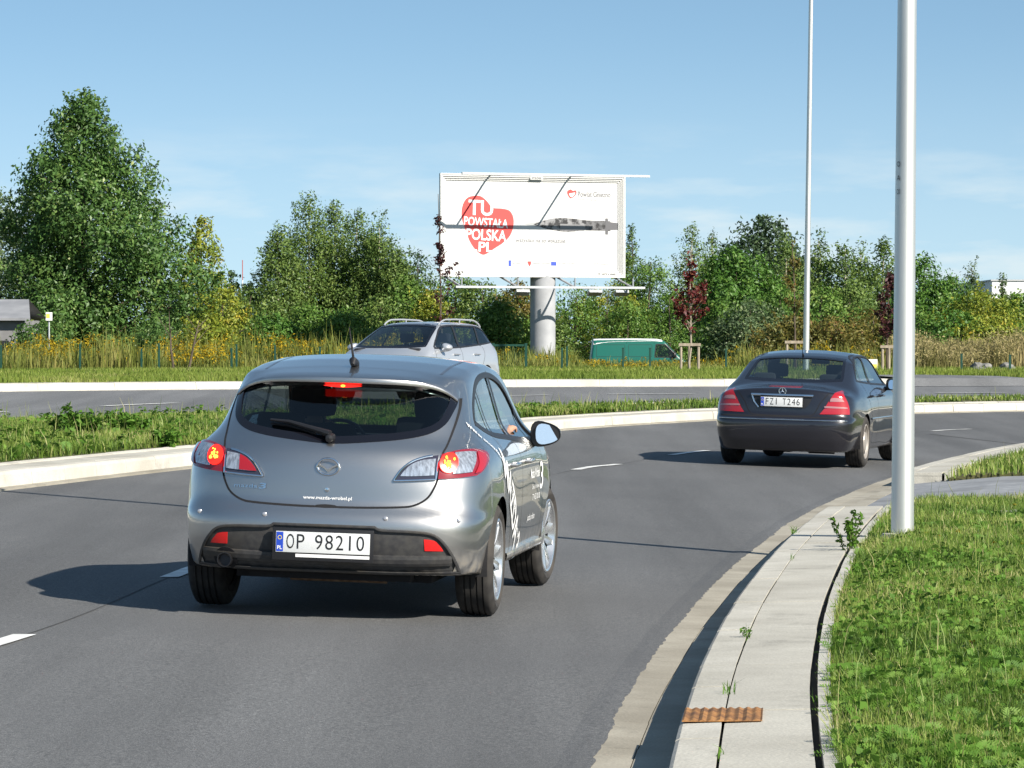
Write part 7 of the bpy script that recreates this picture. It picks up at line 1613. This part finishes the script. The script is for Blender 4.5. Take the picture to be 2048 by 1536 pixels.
for i, (px, py, Y, h, w_, lb) in enumerate(((150, 868, 44.5, 0.40, 0.09, 'tallest leafy weed standing up from the median grass at left'), (185, 868, 44, 0.28, 0.09, 'bushy weed right of the tallest median weed'), (128, 866, 45, 0.26, 0.08, 'leafy weed left of the tallest median weed'), (245, 862, 45.5, 0.27, 0.09, 'broad dark weed on the median midway to the hatchback'), (270, 862, 45, 0.20, 0.08, 'low dark weed beside the broad median weed'), (330, 880, 41, 0.14, 0.06, 'low dark weed on the median just left of the hatchback'))):
    p = world(px, py, Y); leafy_weed((p.x, Y, 0.44), h, 7, lb, 70 + i, 0.085 if i else 0.07, w_ * 2.2)
# far verge grass, then taller weeds with goldenrod, dry grass on the right
def land_points(n, r, x0, x1, d0, d1):
    x = r.uniform(x0, x1, n); d = r.uniform(d0, d1, n); y = np.interp(x, FAR[:, 0], FAR[:, 1]) + d; return np.stack([x, y, land_z(x, y)], 1)
parts = []
for d0, d1, n, ht, wd in ((0.4, 5, 60000, 0.13, 0.016), (5, 12, 80000, 0.15, 0.020), (12, 26, 90000, 0.18, 0.024)):
    pts = land_points(n, r, -24, 24, d0, d1)
    pts = pts[~((pts[:, 0] > 8.4) & (pts[:, 0] < 12.2) & (d0 < 8) & (pts[:, 1] < np.interp(pts[:, 0], FAR[:, 0], FAR[:, 1]) + 8))]
    v, q = blades(pts, ht, wd, r, 0.6); t = np.clip(0.40 + patchy(pts, r, 1.6, 0.2) + r.normal(0, 0.17, len(pts)), 0, 1); parts.append((v, q, np.repeat(t, 2)))
field('verge_grass', parts, 'far')
def weeds(name, n, x0, x1, d0, d1, hmin, hmax, kind, wd=0.05, bend=0.25):
    pts = land_points(n, r, x0, x1, d0, d1)
    if d0 > 60: pts[:, 1] = r.uniform(d0, d1, n); pts[:, 2] = land_z(pts[:, 0], pts[:, 1])
    v, q = blades(pts, 1.0, wd, r, bend); hh = r.uniform(hmin, hmax, n) * np.clip(1 + patchy(pts, r, 1.2, 0.35), 0.45, 1.6)
    hh = hh * np.where((pts[:, 0] > 2.0) & (pts[:, 0] < 6.6) & (d0 > 60), 0.5, 1.0); hs = np.repeat(hh, 6); zb = np.repeat(pts[:, 2], 6); v[:, 2] = zb + (v[:, 2] - zb) * hs * 0.9
    t = np.clip(0.45 + patchy(pts, r, 0.9, 0.25) + r.normal(0, 0.15, n), 0, 1); return pts, hs[::6], (v, q, np.repeat(t, 2))
p1_, h1_, a1_ = weeds('x', 38000, -24, -2.5, 104.6, 124, 0.45, 1.0, 'stalk', 0.032); p2_, h2_, a2_ = weeds('x', 42000, -2.5, 18, 104.2, 124, 0.28, 0.66, 'stalk', 0.032)
field('verge_weeds', [a1_, a2_], 'stalk')
sel = (patchy(p1_, np.random.default_rng(9), 1.3, 0.5) + r.normal(0, 0.2, len(p1_)) > 0.22); c1 = p1_[sel]; c1 = c1 + np.stack([np.zeros(len(c1)), np.zeros(len(c1)), h1_[sel] * 0.85], 1); c1 = c1[:3800]
sel2 = (patchy(p2_, np.random.default_rng(8), 1.0, 0.5) + r.normal(0, 0.2, len(p2_)) > 0.42); c2 = p2_[sel2]; c2 = c2 + np.stack([np.zeros(len(c2)), np.zeros(len(c2)), h2_[sel2] * 0.85], 1); c2 = c2[:1300]
cc = np.concatenate([c1, c2]); v, q = leaf_cloud(cc, r.uniform(0.05, 0.12, len(cc)), 9, 0.07, r, up=0.4, elong=1.3); field('goldenrod', [(v, q, np.clip(r.normal(0.5, 0.25, len(q)), 0, 1))], 'gold')
p3_, h3_, a3_ = weeds('x', 9000, 11.2, 18, 17, 25, 0.45, 0.95, 'dry', 0.03, 0.2); q3 = p3_[::2].copy(); q3[:, 2] += h3_[::2] * 0.85; v, q = leaf_cloud(q3, np.full(len(q3), 0.10), 5, 0.10, r, elong=1.8, flat=0.3)
field('dry_grass', [a3_, (v, q, np.clip(r.normal(0.6, 0.2, len(q)), 0, 1))], 'dry')
